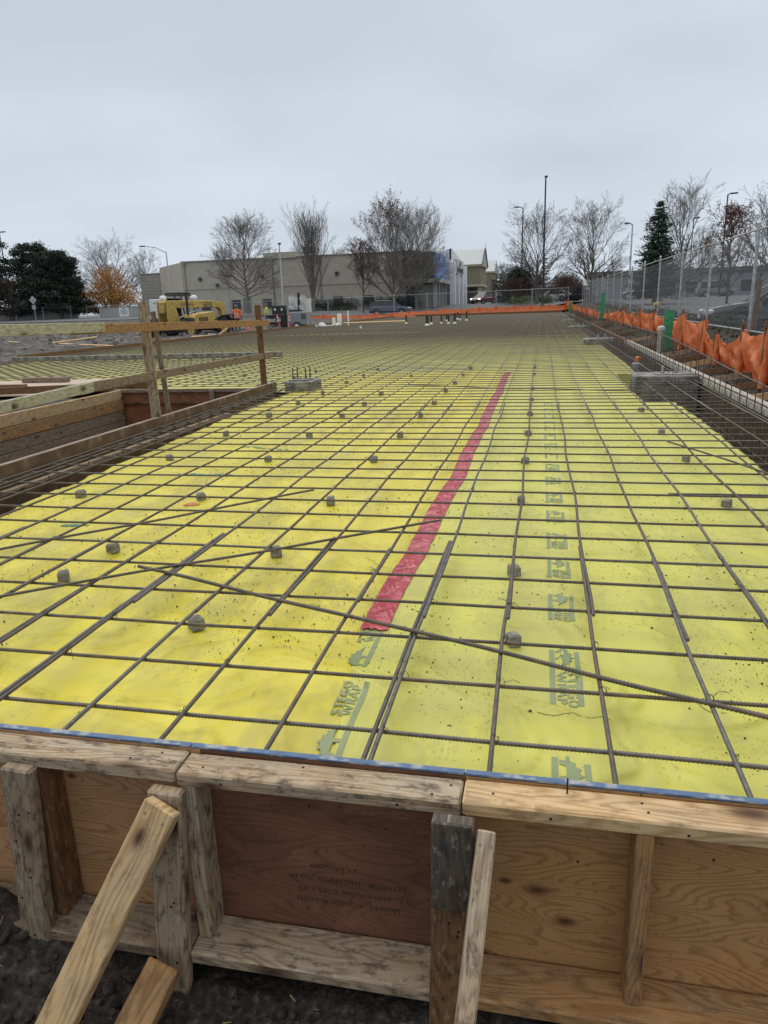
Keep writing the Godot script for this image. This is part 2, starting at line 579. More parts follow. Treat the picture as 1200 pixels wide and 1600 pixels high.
func conifer(called: String, label: String, at: Vector3, h: float, r: float, cols: Array, sd: int, group := "", tiers := 34, ragged := 0.25, low := 0.04) -> Node3D:
	var rng := RandomNumberGenerator.new()
	rng.seed = sd
	var t := thing(called, label, "tree", at, 0.0, group)
	var tk := MB.new()
	tk.cone(Vector3(0, -0.3, 0), Vector3(0, h * 0.97, 0), h * 0.022, 0.02, 7)
	part("trunk", tk.done(), mats["bark"], t)
	var lf := MB.new()
	for i in tiers:
		var f := (i + rng.randf()) / tiers
		var y := lerpf(h * low, h * 0.98, f)
		var reach := r * pow(1.0 - f, 0.8) * rng.randf_range(1.0 - ragged, 1.0 + ragged * 0.5) + 0.12
		var arms := int(lerpf(13, 5, f))
		for a in arms:
			var az := TAU * (a + rng.randf() * 0.7) / arms
			var d := Vector3(cos(az), rng.randf_range(-0.12, 0.3), sin(az)).normalized()
			var ln := reach * rng.randf_range(0.65, 1.08)
			lf.col = cols[0]
			lf.cone(Vector3(0, y, 0), Vector3(0, y, 0) + d * ln, 0.03, 0.008, 3)
			var sprays := int(8 + ln * 9)
			for k in sprays:
				var u := lerpf(0.2, 1.03, rng.randf())
				var q := Vector3(0, y, 0) + d * ln * u + Vector3(rng.randfn(), rng.randfn() * 0.5, rng.randfn()) * 0.11 * (0.6 + ln * 0.25)
				var e := (d + Vector3(rng.randfn(), rng.randfn() * 0.5 + 0.1, rng.randfn()) * 0.75).normalized()
				var s := rng.randf_range(0.10, 0.22) * (0.7 + h * 0.03)
				var g := e.cross(Vector3(rng.randfn(), rng.randfn(), rng.randfn())).normalized()
				lf.col = cols[rng.randi() % cols.size()]
				lf.quad(q - e * s, q + g * s * 0.25, q + e * s, q - g * s * 0.25, e.cross(g))
	part("crown", lf.done(), leafmat("leaves"), t)
	return t

# ---------------------------------------------------------------- the lie of the land
var hn := noise(0.35, 77, 4)
var hb := noise(0.06, 78, 3)
func land(x: float, z: float) -> float:
	var d := -z
	# lot levels around the site
	var far := lerpf(-0.15, 0.95, smoothstep(76.0, 104.0, d))
	var left := lerpf(-0.28, 0.75, smoothstep(52.0, 92.0, d))
	var y := far
	if x < -14.55: y = lerpf(far, left, smoothstep(-14.5, -30.0, x))
	if x > 2.25: y = maxf(lerpf(0.32, 0.75, smoothstep(14.0, 62.0, d)) * smoothstep(2.4, 3.6, x) - 0.12 * (1.0 - smoothstep(2.4, 3.6, x)), far if d > 76.0 else -9.0)
	if x > 4.3: y = lerpf(y, lerpf(-0.14, 0.9, smoothstep(18.0, 85.0, d)), smoothstep(4.3, 5.6, x))
	if d < 1.515: return -0.72 if x > -14.5 else y
	if x > -14.55 and x < 2.27 and d < 77.0:
		y = -0.13
		if x > 1.68 or (d > 75.5): y = -0.55
		if x > 1.25 and (absf(d - 11.0) < 1.9): y = -0.5
		if x < -3.56 and x > -4.05 and d < 11.0: y = -0.5
		if x <= -4.05 and x > -6.16 and d < 10.0: y = -1.35
		if x <= -6.16 and d < 10.9: y = -0.02
	return y

# the plastic sheet's own creases
var sn1 := noise(0.9, 5, 2)
var sn2 := noise(3.2, 6, 3)
var sn3 := noise(11.0, 9, 2)
func crease(n: FastNoiseLite, x: float, z: float, p: float) -> float:
	return pow(1.0 - minf(1.0, absf(n.get_noise_2d(x, z)) * 2.6), p)
func sheet_y(x: float, z: float) -> float:
	var wx := x + sn1.get_noise_2d(x + 40.0, z) * 0.35
	var wz := z + sn1.get_noise_2d(x, z + 70.0) * 0.35
	var y := -0.086 + sn1.get_noise_2d(x, z) * 0.014
	# looser, fuller folds where the sheet runs up to the form
	var loose := lerpf(0.75, 1.55, smoothstep(-3.0, -2.0, z))
	y += sn1.get_noise_2d(x * 2.4 + 11.0, z * 2.0 + 5.0) * 0.012 * loose
	y += crease(sn2, wx * 0.22, wz * 0.30, 6.0) * 0.013 * loose
	y += crease(sn2, wx * 0.3 - wz * 0.2 + 20.0, wz * 0.16 + wx * 0.3, 9.0) * 0.009 * loose
	y += crease(sn3, wx * 0.22 + 3.0, wz * 0.26, 7.0) * 0.0026
	y += sn3.get_noise_2d(x, z) * 0.0004
	return y

func sheet_image(cols: Array, dirt: float, sd: int, w: int, h: int, near: float) -> Image:
	var img := Image.create_empty(w, h, false, Image.FORMAT_RGB8)
	var a := noise(1.0, sd, 4)
	var b := noise(1.0, sd + 3, 5)
	for y in h:
		var back := float(y) / h          # 0 at the formwork
		for x in w:
			var m := a.get_noise_2d(x * 0.012, y * 0.02)
			var c: Color = cols[0].lerp(cols[1], clampf(0.5 + m, 0, 1))
			# muddy wash left in patches by boots and rain, with ragged outlines
			var p := b.get_noise_2d(x * 0.006 + 20.0, y * 0.009) + 0.45 * b.get_noise_2d(x * 0.05, y * 0.09)
			c = c.lerp(cols[2], smoothstep(0.08 - dirt * 0.3, 0.42, p) * 0.75 * dirt)
			var s := b.get_noise_2d(x * 0.2 + 7.0, y * 0.7)
			var where := smoothstep(-0.15, 0.35, a.get_noise_2d(x * 0.01 + 90.0, y * 0.016 + 5.0) + 0.25 * minf(1.0, back / near) - 0.12)
			c = c.lerp(cols[3], smoothstep(0.50, 0.62, s + 0.2 * where) * 0.22 * where)
			img.set_pixel(x, y, c)
	return img

func build_sky() -> Sky:
	var w := 1024
	var h := 512
	var img := Image.create_empty(w, h, false, Image.FORMAT_RGBF)
	var n := noise(1.0, 31, 4)
	for y in h:
		var el := PI * (0.5 - (y + 0.5) / h)
		for x in w:
			var az := TAU * x / w
			var d := Vector3(cos(el) * cos(az), sin(el), cos(el) * sin(az))
			var q := d / (absf(d.y) + 0.25)
			var c := n.get_noise_3d(q.x * 0.45, d.y * 1.6, q.z * 0.45)
			var c2 := n.get_noise_3d(q.x * 1.3 + 9.0, d.y * 5.0, q.z * 1.3)
			var up := maxf(0.0, d.y)
			# an overcast sky: palest low down, a greyer deck above it, slowly brighter towards the zenith
			var base := Color(0.575, 0.637, 0.712).lerp(Color(0.482, 0.54, 0.61), smoothstep(0.12, 0.36, up))
			base = base.lerp(Color(0.80, 0.83, 0.87), smoothstep(0.38, 1.0, up))
			var k := 1.0 + c * 0.20 + c2 * 0.07
			var col := Color(base.r * k, base.g * k, base.b * k)
			if d.y < 0.0: col = Color(0.52, 0.55, 0.6).lerp(Color(0.12, 0.115, 0.105), smoothstep(0.0, 0.06, -d.y))
			img.set_pixel(x, y, col)
	var pm := PanoramaSkyMaterial.new()
	pm.panorama = ImageTexture.create_from_image(img)
	var s := Sky.new()
	s.sky_material = pm
	return s

func _ready() -> void:
	# camera, sky, sun, exposure
	var cam := Camera3D.new()
	cam.name = "camera"
	cam.fov = 70.451
	cam.near = 0.05
	cam.far = 900.0
	cam.transform = Transform3D(Basis(Vector3(0.978408, -0.031732, -0.204234), Vector3(-0.026003, 0.961395, -0.273941), Vector3(0.205042, 0.273337, 0.939811)), Vector3(0, 1.1464, 0))
	add_child(cam)
	cam.current = true
	var env := Environment.new()
	env.background_mode = Environment.BG_SKY
	env.sky = build_sky()
	env.tonemap_mode = Environment.TONE_MAPPER_LINEAR
	env.tonemap_exposure = 1.19
	env.sdfgi_enabled = true
	env.ssao_enabled = true
	env.ssil_enabled = true
	var we := WorldEnvironment.new()
	we.name = "world"
	we.environment = env
	add_child(we)
	var sun := DirectionalLight3D.new()
	sun.name = "sun"
	sun.light_energy = 0.5
	sun.light_angular_distance = 70.0
	sun.light_color = Color(1.0, 0.975, 0.94)
	sun.shadow_enabled = true
	sun.rotation_degrees = Vector3(-62, -150, 0)
	add_child(sun)
	palette()
	ground()
	slab_sheets()
	rebar()
	front_formwork()
	left_side()
	right_side()
	site_machines()
	far_fences()
	buildings()
	cars()
	trees()
	lamps_and_signs()
	small_things()

func palette() -> void:
	lumber("lumber_tan", Color(0.80, 0.68, 0.50), Color(0.62, 0.48, 0.31), Color(0.56, 0.50, 0.42), 0.08, 0.3, 11)
	lumber("lumber_honey", Color(0.68, 0.51, 0.32), Color(0.49, 0.34, 0.19), Color(0.5, 0.43, 0.34), 0.08, 0.35, 12)
	lumber("lumber_worn", Color(0.68, 0.58, 0.45), Color(0.47, 0.37, 0.26), Color(0.60, 0.56, 0.50), 0.35, 0.8, 13)
	lumber("lumber_grey", Color(0.58, 0.49, 0.38), Color(0.40, 0.32, 0.23), Color(0.48, 0.44, 0.38), 0.4, 0.75, 14)
	lumber("lumber_brown", Color(0.5, 0.35, 0.2), Color(0.34, 0.22, 0.12), Color(0.36, 0.29, 0.22), 0.15, 0.6, 15)
	lumber("lumber_pale", Color(0.74, 0.72, 0.6), Color(0.6, 0.56, 0.43), Color(0.62, 0.62, 0.55), 0.4, 0.45, 16)
	plywood("ply_tan", Color(0.73, 0.56, 0.39), Color(0.61, 0.44, 0.28), 21, 8.0, 0.08, 6)
	plywood("ply_red", Color(0.50, 0.33, 0.23), Color(0.42, 0.27, 0.18), 22, 7.0, 0.2, 2, 0.6)
	plywood("ply_fir", Color(0.71, 0.535, 0.34), Color(0.58, 0.42, 0.25), 23, 9.0, 0.06, 16)
	plywood("ply_form", Color(0.62, 0.40, 0.25), Color(0.50, 0.31, 0.18), 24, 5.0, 0.2, 8, 0.9)
	mottled("bark", [[0.25, lin(0.08, 0.07, 0.06)], [0.7, lin(0.17, 0.152, 0.132)]], 1.2, 0.9)
	mottled("bark_pale", [[0.25, lin(0.13, 0.12, 0.105)], [0.7, lin(0.25, 0.23, 0.205)]], 1.2, 0.9)
	mottled("bark_red", [[0.25, lin(0.07, 0.045, 0.035)], [0.7, lin(0.13, 0.085, 0.065)]], 1.2, 0.9)
	mottled("steel", [[0.2, lin(0.068, 0.060, 0.053)], [0.5, lin(0.108, 0.095, 0.083)], [0.70, lin(0.145, 0.108, 0.078)], [0.9, lin(0.22, 0.12, 0.06)]], 1.7, 0.6, 0.0, 5, 0.02, 512, 0.2)
	mottled("steel_blue", [[0.2, lin(0.09, 0.084, 0.08)], [0.6, lin(0.155, 0.148, 0.142)], [0.85, lin(0.18, 0.125, 0.085)]], 2.1, 0.55, 0.0, 5, 0.02, 512, 0.35)
	mottled("concrete", [[0.2, lin(0.11, 0.105, 0.094)], [0.55, lin(0.19, 0.183, 0.166)], [0.85, lin(0.29, 0.28, 0.26)]], 0.9, 0.85, 0.15)
	mottled("spacer", [[0.2, lin(0.17, 0.16, 0.14)], [0.6, lin(0.26, 0.248, 0.218)], [0.85, lin(0.36, 0.342, 0.305)]], 5.0, 0.9, 0.15)
	mottled("mud", [[0.15, lin(0.028, 0.023, 0.018)], [0.5, lin(0.062, 0.05, 0.04)], [0.8, lin(0.12, 0.10, 0.08)]], 0.5, 0.92, 1.2, 6, 0.02)
	mottled("soil", [[0.15, lin(0.010, 0.008, 0.006)], [0.5, lin(0.027, 0.021, 0.016)], [0.75, lin(0.06, 0.048, 0.037)], [0.92, lin(0.13, 0.108, 0.085)]], 2.2, 0.95, 0.9, 6, 0.025)
	mottled("gravel", [[0.15, lin(0.07, 0.062, 0.052)], [0.5, lin(0.15, 0.138, 0.12)], [0.85, lin(0.27, 0.25, 0.22)]], 1.4, 0.92, 0.6, 6, 0.03)
	mottled("asphalt", [[0.2, lin(0.07, 0.07, 0.072)], [0.8, lin(0.125, 0.125, 0.128)]], 0.6, 0.85, 0.0, 5, 0.03)
	mottled("galvanised", [[0.25, lin(0.30, 0.31, 0.32)], [0.75, lin(0.5, 0.51, 0.52)]], 1.5, 0.42, 0.0, 4, 0.02, 256, 0.6)
	mottled("wire", [[0.25, lin(0.26, 0.27, 0.28)], [0.75, lin(0.42, 0.43, 0.44)]], 1.5, 0.5, 0.0, 3, 0.02, 256, 0.5)
	mottled("stucco", [[0.2, lin(0.44, 0.405, 0.33)], [0.8, lin(0.50, 0.465, 0.39)]], 0.12, 0.9)
	mottled("grass", [[0.2, lin(0.03, 0.045, 0.015)], [0.8, lin(0.09, 0.11, 0.04)]], 1.0, 0.95)
	var og := mottled("orange_fabric", [[0.2, lin(0.66, 0.16, 0.05)], [0.6, lin(0.78, 0.23, 0.08)], [0.9, lin(0.80, 0.32, 0.15)]], 0.9, 0.38)
	og.cull_mode = BaseMaterial3D.CULL_DISABLED
	og.backlight_enabled = true
	og.backlight = lin(0.42, 0.10, 0.025)
	flat("black_paint", lin(0.02, 0.02, 0.022), 0.45)
	flat("dark_glass", lin(0.018, 0.021, 0.024), 0.08)
	flat("rubber", lin(0.025, 0.024, 0.023), 0.85)
	flat("white_paint", lin(0.72, 0.72, 0.70), 0.5)
	flat("green_paint", lin(0.035, 0.27, 0.12), 0.65)
	flat("chrome", lin(0.6, 0.6, 0.6), 0.25, 0.9)
	flat("wire_black", lin(0.022, 0.02, 0.018), 0.6, 0.4)

# ---------------------------------------------------------------- ground
func axis(pairs: Array) -> PackedFloat32Array:   # [from, to, step] runs joined
	var a := PackedFloat32Array()
	for r in pairs:
		var m := maxi(1, int(round((r[1] - r[0]) / r[2])))
		for i in m: a.push_back(lerpf(r[0], r[1], float(i) / m))
	a.push_back(pairs[-1][1])
	return a

func ground() -> void:
	var xs := axis([[-420.0, -120.0, 60.0], [-120.0, -30.0, 6.0], [-30.0, -15.0, 1.5], [-15.0, -14.6, 0.4], [-14.6, -14.5, 0.1], [-14.5, -6.18, 1.2], [-6.18, -6.14, 0.04], [-6.14, -4.06, 0.5], [-4.06, -4.03, 0.03], [-4.03, -3.58, 0.2], [-3.58, -3.54, 0.04], [-3.54, 1.24, 0.9], [1.24, 1.26, 0.02], [1.26, 1.67, 0.2], [1.67, 1.70, 0.03], [1.70, 2.24, 0.27], [2.24, 2.28, 0.04], [2.28, 4.2, 0.16], [4.2, 9.0, 0.4], [9.0, 30.0, 3.0], [30.0, 120.0, 15.0], [120.0, 420.0, 60.0]])
	var zs := axis([[-420.0, -130.0, 40.0], [-130.0, -80.0, 4.0], [-80.0, -77.02, 0.6], [-77.02, -76.98, 0.04], [-76.98, -75.52, 0.7], [-75.52, -75.48, 0.04], [-75.48, -14.0, 2.5], [-14.0, -12.92, 0.5], [-12.92, -12.88, 0.04], [-12.88, -11.02, 0.6], [-11.02, -10.98, 0.04], [-10.98, -10.02, 0.5], [-10.02, -9.98, 0.04], [-9.98, -9.12, 0.5], [-9.12, -9.08, 0.04], [-9.08, -1.53, 0.75], [-1.53, -1.50, 0.03], [-1.50, 6.0, 1.5], [6.0, 60.0, 20.0]])
	var b := MB.new()
	b.grid(xs.size(), zs.size(), func(i, j): return Vector3(xs[i], land(xs[i], zs[j]), zs[j]))
	struct("ground", b.done(), mats["mud"], "brown bare earth under and around the building site")
	# the turned soil at the foot of the near formwork
	var s := MB.new()
	var f1 := noise(2.2, 41, 3)
	var f2 := noise(14.0, 42, 4)
	s.grid(260, 80, func(i, j):
		var x = -2.9 + i * 0.0185
		var z = -1.50 + j * 0.0185
		var y := -0.575 + f1.get_noise_2d(x, z) * 0.05 + f2.get_noise_2d(x, z) * 0.022 + smoothstep(-0.9, -1.7, x) * 0.14 - smoothstep(0.0, 0.5, x) * 0.02
		return Vector3(x, y - 0.03 * smoothstep(0.0, 0.06, 0.06 - absf(z + 1.5)), z))
	struct("soil", s.done(), mats["soil"], "dark turned soil along the foot of the plywood formwork")
	# clods lying on it
	var rng := RandomNumberGenerator.new()
	rng.seed = 5
	var clod := SphereMesh.new()
	clod.radius = 1.0; clod.height = 1.7; clod.radial_segments = 7; clod.rings = 4
	var where_201 := func(_k):
		var x := rng.randf_range(-2.3, 1.6)
		var z := rng.randf_range(-1.38, -0.55)
		var y := -0.572 + f1.get_noise_2d(x, z) * 0.05 + f2.get_noise_2d(x, z) * 0.022 + smoothstep(-0.9, -1.7, x) * 0.14 - smoothstep(0.0, 0.5, x) * 0.02
		var r := 0.0025 + 0.021 * pow(rng.randf(), 5.0)
		return [Vector3(x, y, z), r]
	scatter("soil_clods", clod, mats["soil"], 5000, where_201, rng, "loose dark clods of soil scattered below the formwork", "soil")
	var chip := BoxMesh.new()
	chip.size = Vector3(2.4, 0.25, 0.5)
	var where_chip := func(_k):
		var x := rng.randf_range(-2.2, 1.4)
		var z := rng.randf_range(-1.36, -0.7)
		return [Vector3(x, -0.555 + f1.get_noise_2d(x, z) * 0.05 + f2.get_noise_2d(x, z) * 0.022 + smoothstep(-0.9, -1.7, x) * 0.14 - smoothstep(0.0, 0.5, x) * 0.02, z), 0.003 + 0.009 * pow(rng.randf(), 3.0)]
	scatter("wood_chips", chip, mats["lumber_tan"], 160, where_chip, rng, "pale splinters of wood lying on the dark soil", "wood chips")
	# left: churned mud with banks
	var d := MB.new()
	var g1 := noise(0.16, 51, 4)
	var g2 := noise(0.9, 52, 4)
	d.grid(150, 150, func(i, j):
		var x = -14.65 - i * 0.28
		var z = -12.0 - j * 0.42
		var y := land(x, z) + 0.02 + maxf(0.0, g1.get_noise_2d(x * 1.2, z * 0.7) + 0.1) * 0.55 * smoothstep(-15.0, -18.0, x) * (1.0 - smoothstep(-50.0, -62.0, z)) + g2.get_noise_2d(x, z) * 0.07
		return Vector3(x, y, z))
	struct("mud_field", d.done(), mottled("churned", [[0.15, lin(0.018, 0.015, 0.012)], [0.5, lin(0.045, 0.038, 0.031)], [0.68, lin(0.09, 0.08, 0.068)], [0.9, lin(0.2, 0.185, 0.16)]], 0.22, 0.85, 1.5, 6, 0.018), "churned muddy ground with low banks left of the slab")
	# right bank between the form and the wire fence
	var k := MB.new()
	k.grid(36, 330, func(i, j):
		var x = 2.34 + i * 0.08
		var z = -3.0 - j * 0.22
		return Vector3(x, land(x, z) + 0.03 + g2.get_noise_2d(x * 3.0, z * 3.0) * 0.10 + f1.get_noise_2d(x * 2.0, z * 2.0) * 0.05, z))
	struct("bank", k.done(), mottled("bank_soil", [[0.15, lin(0.012, 0.010, 0.008)], [0.5, lin(0.034, 0.027, 0.021)], [0.75, lin(0.075, 0.058, 0.042)], [0.92, lin(0.12, 0.10, 0.08)]], 1.1, 0.95, 0.9, 6, 0.025), "dark lumpy earth bank between slab form and wire fence")
	var where_bank := func(_k):
		var x := rng.randf_range(2.36, 3.9)
		var z := -3.5 - 34.0 * pow(rng.randf(), 1.6)
		var r := 0.006 + 0.034 * pow(rng.randf(), 4.0)
		return [Vector3(x, land(x, z) + 0.03 + g2.get_noise_2d(x * 3.0, z * 3.0) * 0.10 + f1.get_noise_2d(x * 2.0, z * 2.0) * 0.05, z), r]
	scatter("bank_clods", clod, mats["bank_soil"], 5000, where_bank, rng, "loose dark clods and stones on the right bank", "soil")
	# car parks and road
	for q in [["parking_lot", -120.0, 120.0, -79.5, -190.0, "grey asphalt car park in front of the shops"], ["side_car_park", 6.6, 120.0, -8.0, -79.0, "grey asphalt car park beyond the right wire fence"]]:
		var p := MB.new()
		p.grid(40, 50, func(i, j):
			var x := lerpf(q[1], q[2], i / 39.0)
			var z := lerpf(q[3], q[4], j / 49.0)
			return Vector3(x, maxf(land(x, z), land(x + 2.5, z)) + 0.05, z))
		struct(q[0], p.done(), mats["asphalt"], q[5], "car park")

func scatter(called: String, m: Mesh, mat: Material, n: int, f: Callable, rng: RandomNumberGenerator, label: String, category: String) -> MultiMeshInstance3D:
	var mm := MultiMesh.new()
	mm.transform_format = MultiMesh.TRANSFORM_3D
	mm.mesh = m
	mm.instance_count = n
	for k in n:
		var q: Array = f.call(k)
		var bs := Basis.from_euler(Vector3(rng.randf() * TAU, rng.randf() * TAU, rng.randf() * TAU)).scaled(Vector3.ONE * float(q[1]))
		bs = bs * Basis().scaled(Vector3(rng.randf_range(0.6, 1.3), rng.randf_range(0.5, 0.9), rng.randf_range(0.6, 1.2)))
		mm.set_instance_transform(k, Transform3D(bs, q[0]))
	var o := MultiMeshInstance3D.new()
	o.multimesh = mm
	o.material_override = mat
	o.name = numbered(called)
	add_child(o)
	tag(o, label, category)
	o.set_meta("kind", "stuff")
	return o

# ---------------------------------------------------------------- yellow plastic and its tape and print
func slab_sheets() -> void:
	var speck := Color(0.27, 0.23, 0.14)
	var left := picture("sheet_left", sheet_image([Color(0.805, 0.752, 0.185), Color(0.77, 0.712, 0.195), Color(0.60, 0.57, 0.28), speck], 0.5, 61, 1024, 1024, 0.25), 0.46)
	var right := picture("sheet_right", sheet_image([Color(0.75, 0.735, 0.29), Color(0.72, 0.705, 0.31), Color(0.60, 0.585, 0.33), speck], 0.4, 71, 1024, 1024, 0.25), 0.48)
	var farm := picture("sheet_mid", sheet_image([Color(0.75, 0.735, 0.29), Color(0.72, 0.705, 0.31), Color(0.60, 0.585, 0.33), speck], 0.9, 81, 768, 768, 0.25), 0.48)
	var farther := picture("sheet_far", sheet_image([Color(0.75, 0.735, 0.29), Color(0.72, 0.705, 0.31), Color(0.60, 0.585, 0.33), speck], 0.9, 84, 768, 768, 0.25), 0.48)
	for m in [left, right, farm, farther]:
		m.cull_mode = BaseMaterial3D.CULL_DISABLED
	var zz := axis([[-14.0, -8.0, 0.06], [-8.0, -4.5, 0.028], [-4.5, -1.53, 0.0125]])
	# left sheet
	var b := MB.new()
	var nl := 200
	b.uvf = func(p): return Vector2((p.x + 3.9) / 3.6, (-p.z - 1.5) / 12.6)
	b.grid(nl, zz.size(), func(i, j):
		var z := zz[j]
		var e0 := lerpf(-3.45, -3.78, clampf((-z - 3.5) / 6.0, 0.0, 1.0)) + sn2.get_noise_1d(z) * 0.03
		var x := lerpf(e0, -0.38, float(i) / (nl - 1))
		var y := sheet_y(x, z) - 0.004
		if i < 3: y -= 0.11 * (3 - i)
		return Vector3(x, y, z))
	single("vapour_barrier_sheet", b.done(), left, "deep yellow plastic vapour barrier sheet left of the red tape", "plastic sheet")
	# right sheet laps over it
	var c := MB.new()
	var nr := 160
	c.uvf = func(p): return Vector2((p.x + 0.8) / 3.6, (-p.z - 1.5) / 12.6)
	c.grid(nr, zz.size(), func(i, j):
		var z := zz[j]
		var lap := -0.55 - 0.10 * clampf((-z - 1.7) / 0.8, 0.0, 1.0) + 0.05 * clampf((-z - 2.6) / 5.0, 0.0, 1.0)
		var x := lerpf(lap, 1.66 + sn2.get_noise_1d(z) * 0.02, float(i) / (nr - 1))
		var y := sheet_y(x, z)
		if x > 1.25 and z < -9.35 and z > -12.7: y = sheet_y(x, z) - 0.36 * smoothstep(1.25, 1.3, x)
		if i >= nr - 3: y -= 0.09 * (i - nr + 4)
		return Vector3(x, y, z))
	single("vapour_barrier_sheet", c.done(), right, "lemon yellow plastic vapour barrier sheet right of the red tape", "plastic sheet")
	# the wide sheets beyond, of the same film
	for q in [[-10.75, -27.0, farm, "muddy yellow plastic sheet under the middle of the rebar field"], [-26.8, -75.3, farther, "mud-covered plastic sheet under the far end of the rebar field"]]:
		var d := MB.new()
		d.uvf = func(p): return Vector2((p.x + 14.5) / 16.2, (p.z - q[0]) / (q[1] - q[0]))
		d.grid(90, 100, func(i, j):
			var x = -14.5 + i * (16.15 / 89.0)
			var z := lerpf(q[0], q[1], j / 99.0)
			var y := -0.092 + sn1.get_noise_2d(x, z) * 0.012 + crease(sn2, x * 0.3, z * 0.3, 6.0) * 0.01
			if q[1] < -40.0: y -= 0.006
			if z > -14.2 and x > -3.7: y -= 0.022
			if x > 1.2 and z > -13.0: y -= 0.4
			return Vector3(x, y, z))
		single("vapour_barrier_sheet", d.done(), q[2], q[3], "plastic sheet")
	# red tape along the lap
	var tp := MB.new()
	var wr := noise(5.0, 33, 4)
	var nt := 900
	tp.grid(16, nt, func(i, j):
		var z := lerpf(-2.555, -13.6, j / float(nt - 1))
		var cx := -0.618 + 0.05 * clampf((-z - 3.3) / 2.0, 0.0, 1.0) + sn1.get_noise_1d(z * 0.6) * 0.02
		var u = (i / 15.0 - 0.5)
		var x = cx + u * (0.110 + 0.006 * wr.get_noise_2d(z * 1.7, signf(u) * 9.0))
		var zq := z + (0.012 * wr.get_noise_1d(x * 6.0) if j == 0 else 0.0)
		var y := sheet_y(x, zq) + 0.0055 + 0.010 * pow(1.0 - minf(1.0, absf(wr.get_noise_2d(x * 1.3 + z * 0.7, z * 1.1 - x * 0.4)) * 2.6), 4.0) * (1.0 - pow(absf(u) * 2.0, 6.0))
		return Vector3(x, y, zq))
	var red := mottled("red_tape", [[0.2, lin(0.28, 0.012, 0.02)], [0.6, lin(0.43, 0.03, 0.047)], [0.85, lin(0.5, 0.085, 0.10)]], 2.5, 0.26)
	single("red_tape", tp.done(), red, "wrinkled red tape strip sealing the lap between the yellow sheets", "tape")
	# printed marks of the sheet maker, laid on the film as thin ink
	var ink := StandardMaterial3D.new()
	ink.albedo_color = lin(0.19, 0.235, 0.095)
	ink.roughness = 0.4
	for k in 17:
		var zc: float = [-1.62, -2.30][k] if k < 2 else -2.88 - (k - 2) * 0.445
		var ln := 1.0 if k < 2 else 0.62
		var m := print_mark(Transform3D(Basis(Vector3(0, 0, ln), Vector3(1, 0, 0), Vector3(0, 1, 0)), Vector3(0.112, 0, zc)), k < 9)
		var o := single("printed_mark", m, ink, "green-grey printed maker's mark on the right yellow sheet, %s from the formwork" % nth(k), "printed mark", Vector3.ZERO, 0.0, "maker's marks printed on the yellow plastic")
	for k in 2:
		var zc := -1.93 - k * 0.52
		var m := print_mark(Transform3D(Basis(Vector3(0, 0, -1), Vector3(-1, 0, 0), Vector3(0, 1, 0)), Vector3(-0.585 - 0.04 * k, 0, zc)), true, true)
		single("printed_mark", m, ink, ["green-grey printed lettering at the sheet lap close to the formwork", "green-grey print fragment just in front of the red tape end"][k], "printed mark", Vector3.ZERO, 0.0, "maker's marks printed on the yellow plastic")
	# mud crumbs on the plastic
	var rng := RandomNumberGenerator.new()
	rng.seed = 8
	var crumb := SphereMesh.new()
	crumb.radius = 1.0; crumb.height = 1.4; crumb.radial_segments = 6; crumb.rings = 3
	var cl := noise(0.9, 91, 3)
	var where_337 := func(_k):
		var x := 0.0
		var z := 0.0
		for tries in 12:
			x = rng.randf_range(-3.4, 1.6)
			z = -1.6 - 9.0 * pow(rng.randf(), 1.5)
			if cl.get_noise_2d(x, z) + smoothstep(-1.9, -2.8, z) * 0.5 > rng.randf_range(0.15, 0.8): break
		var r := 0.0007 + 0.0013 * rng.randf() + 0.0038 * pow(rng.randf(), 16.0)
		return [Vector3(x, sheet_y(x, z) + r * 0.3, z), r]
	scatter("mud_crumbs", crumb, mats["soil"], 36000, where_337, rng, "specks and crumbs of dried mud sprinkled over the yellow plastic", "dirt")

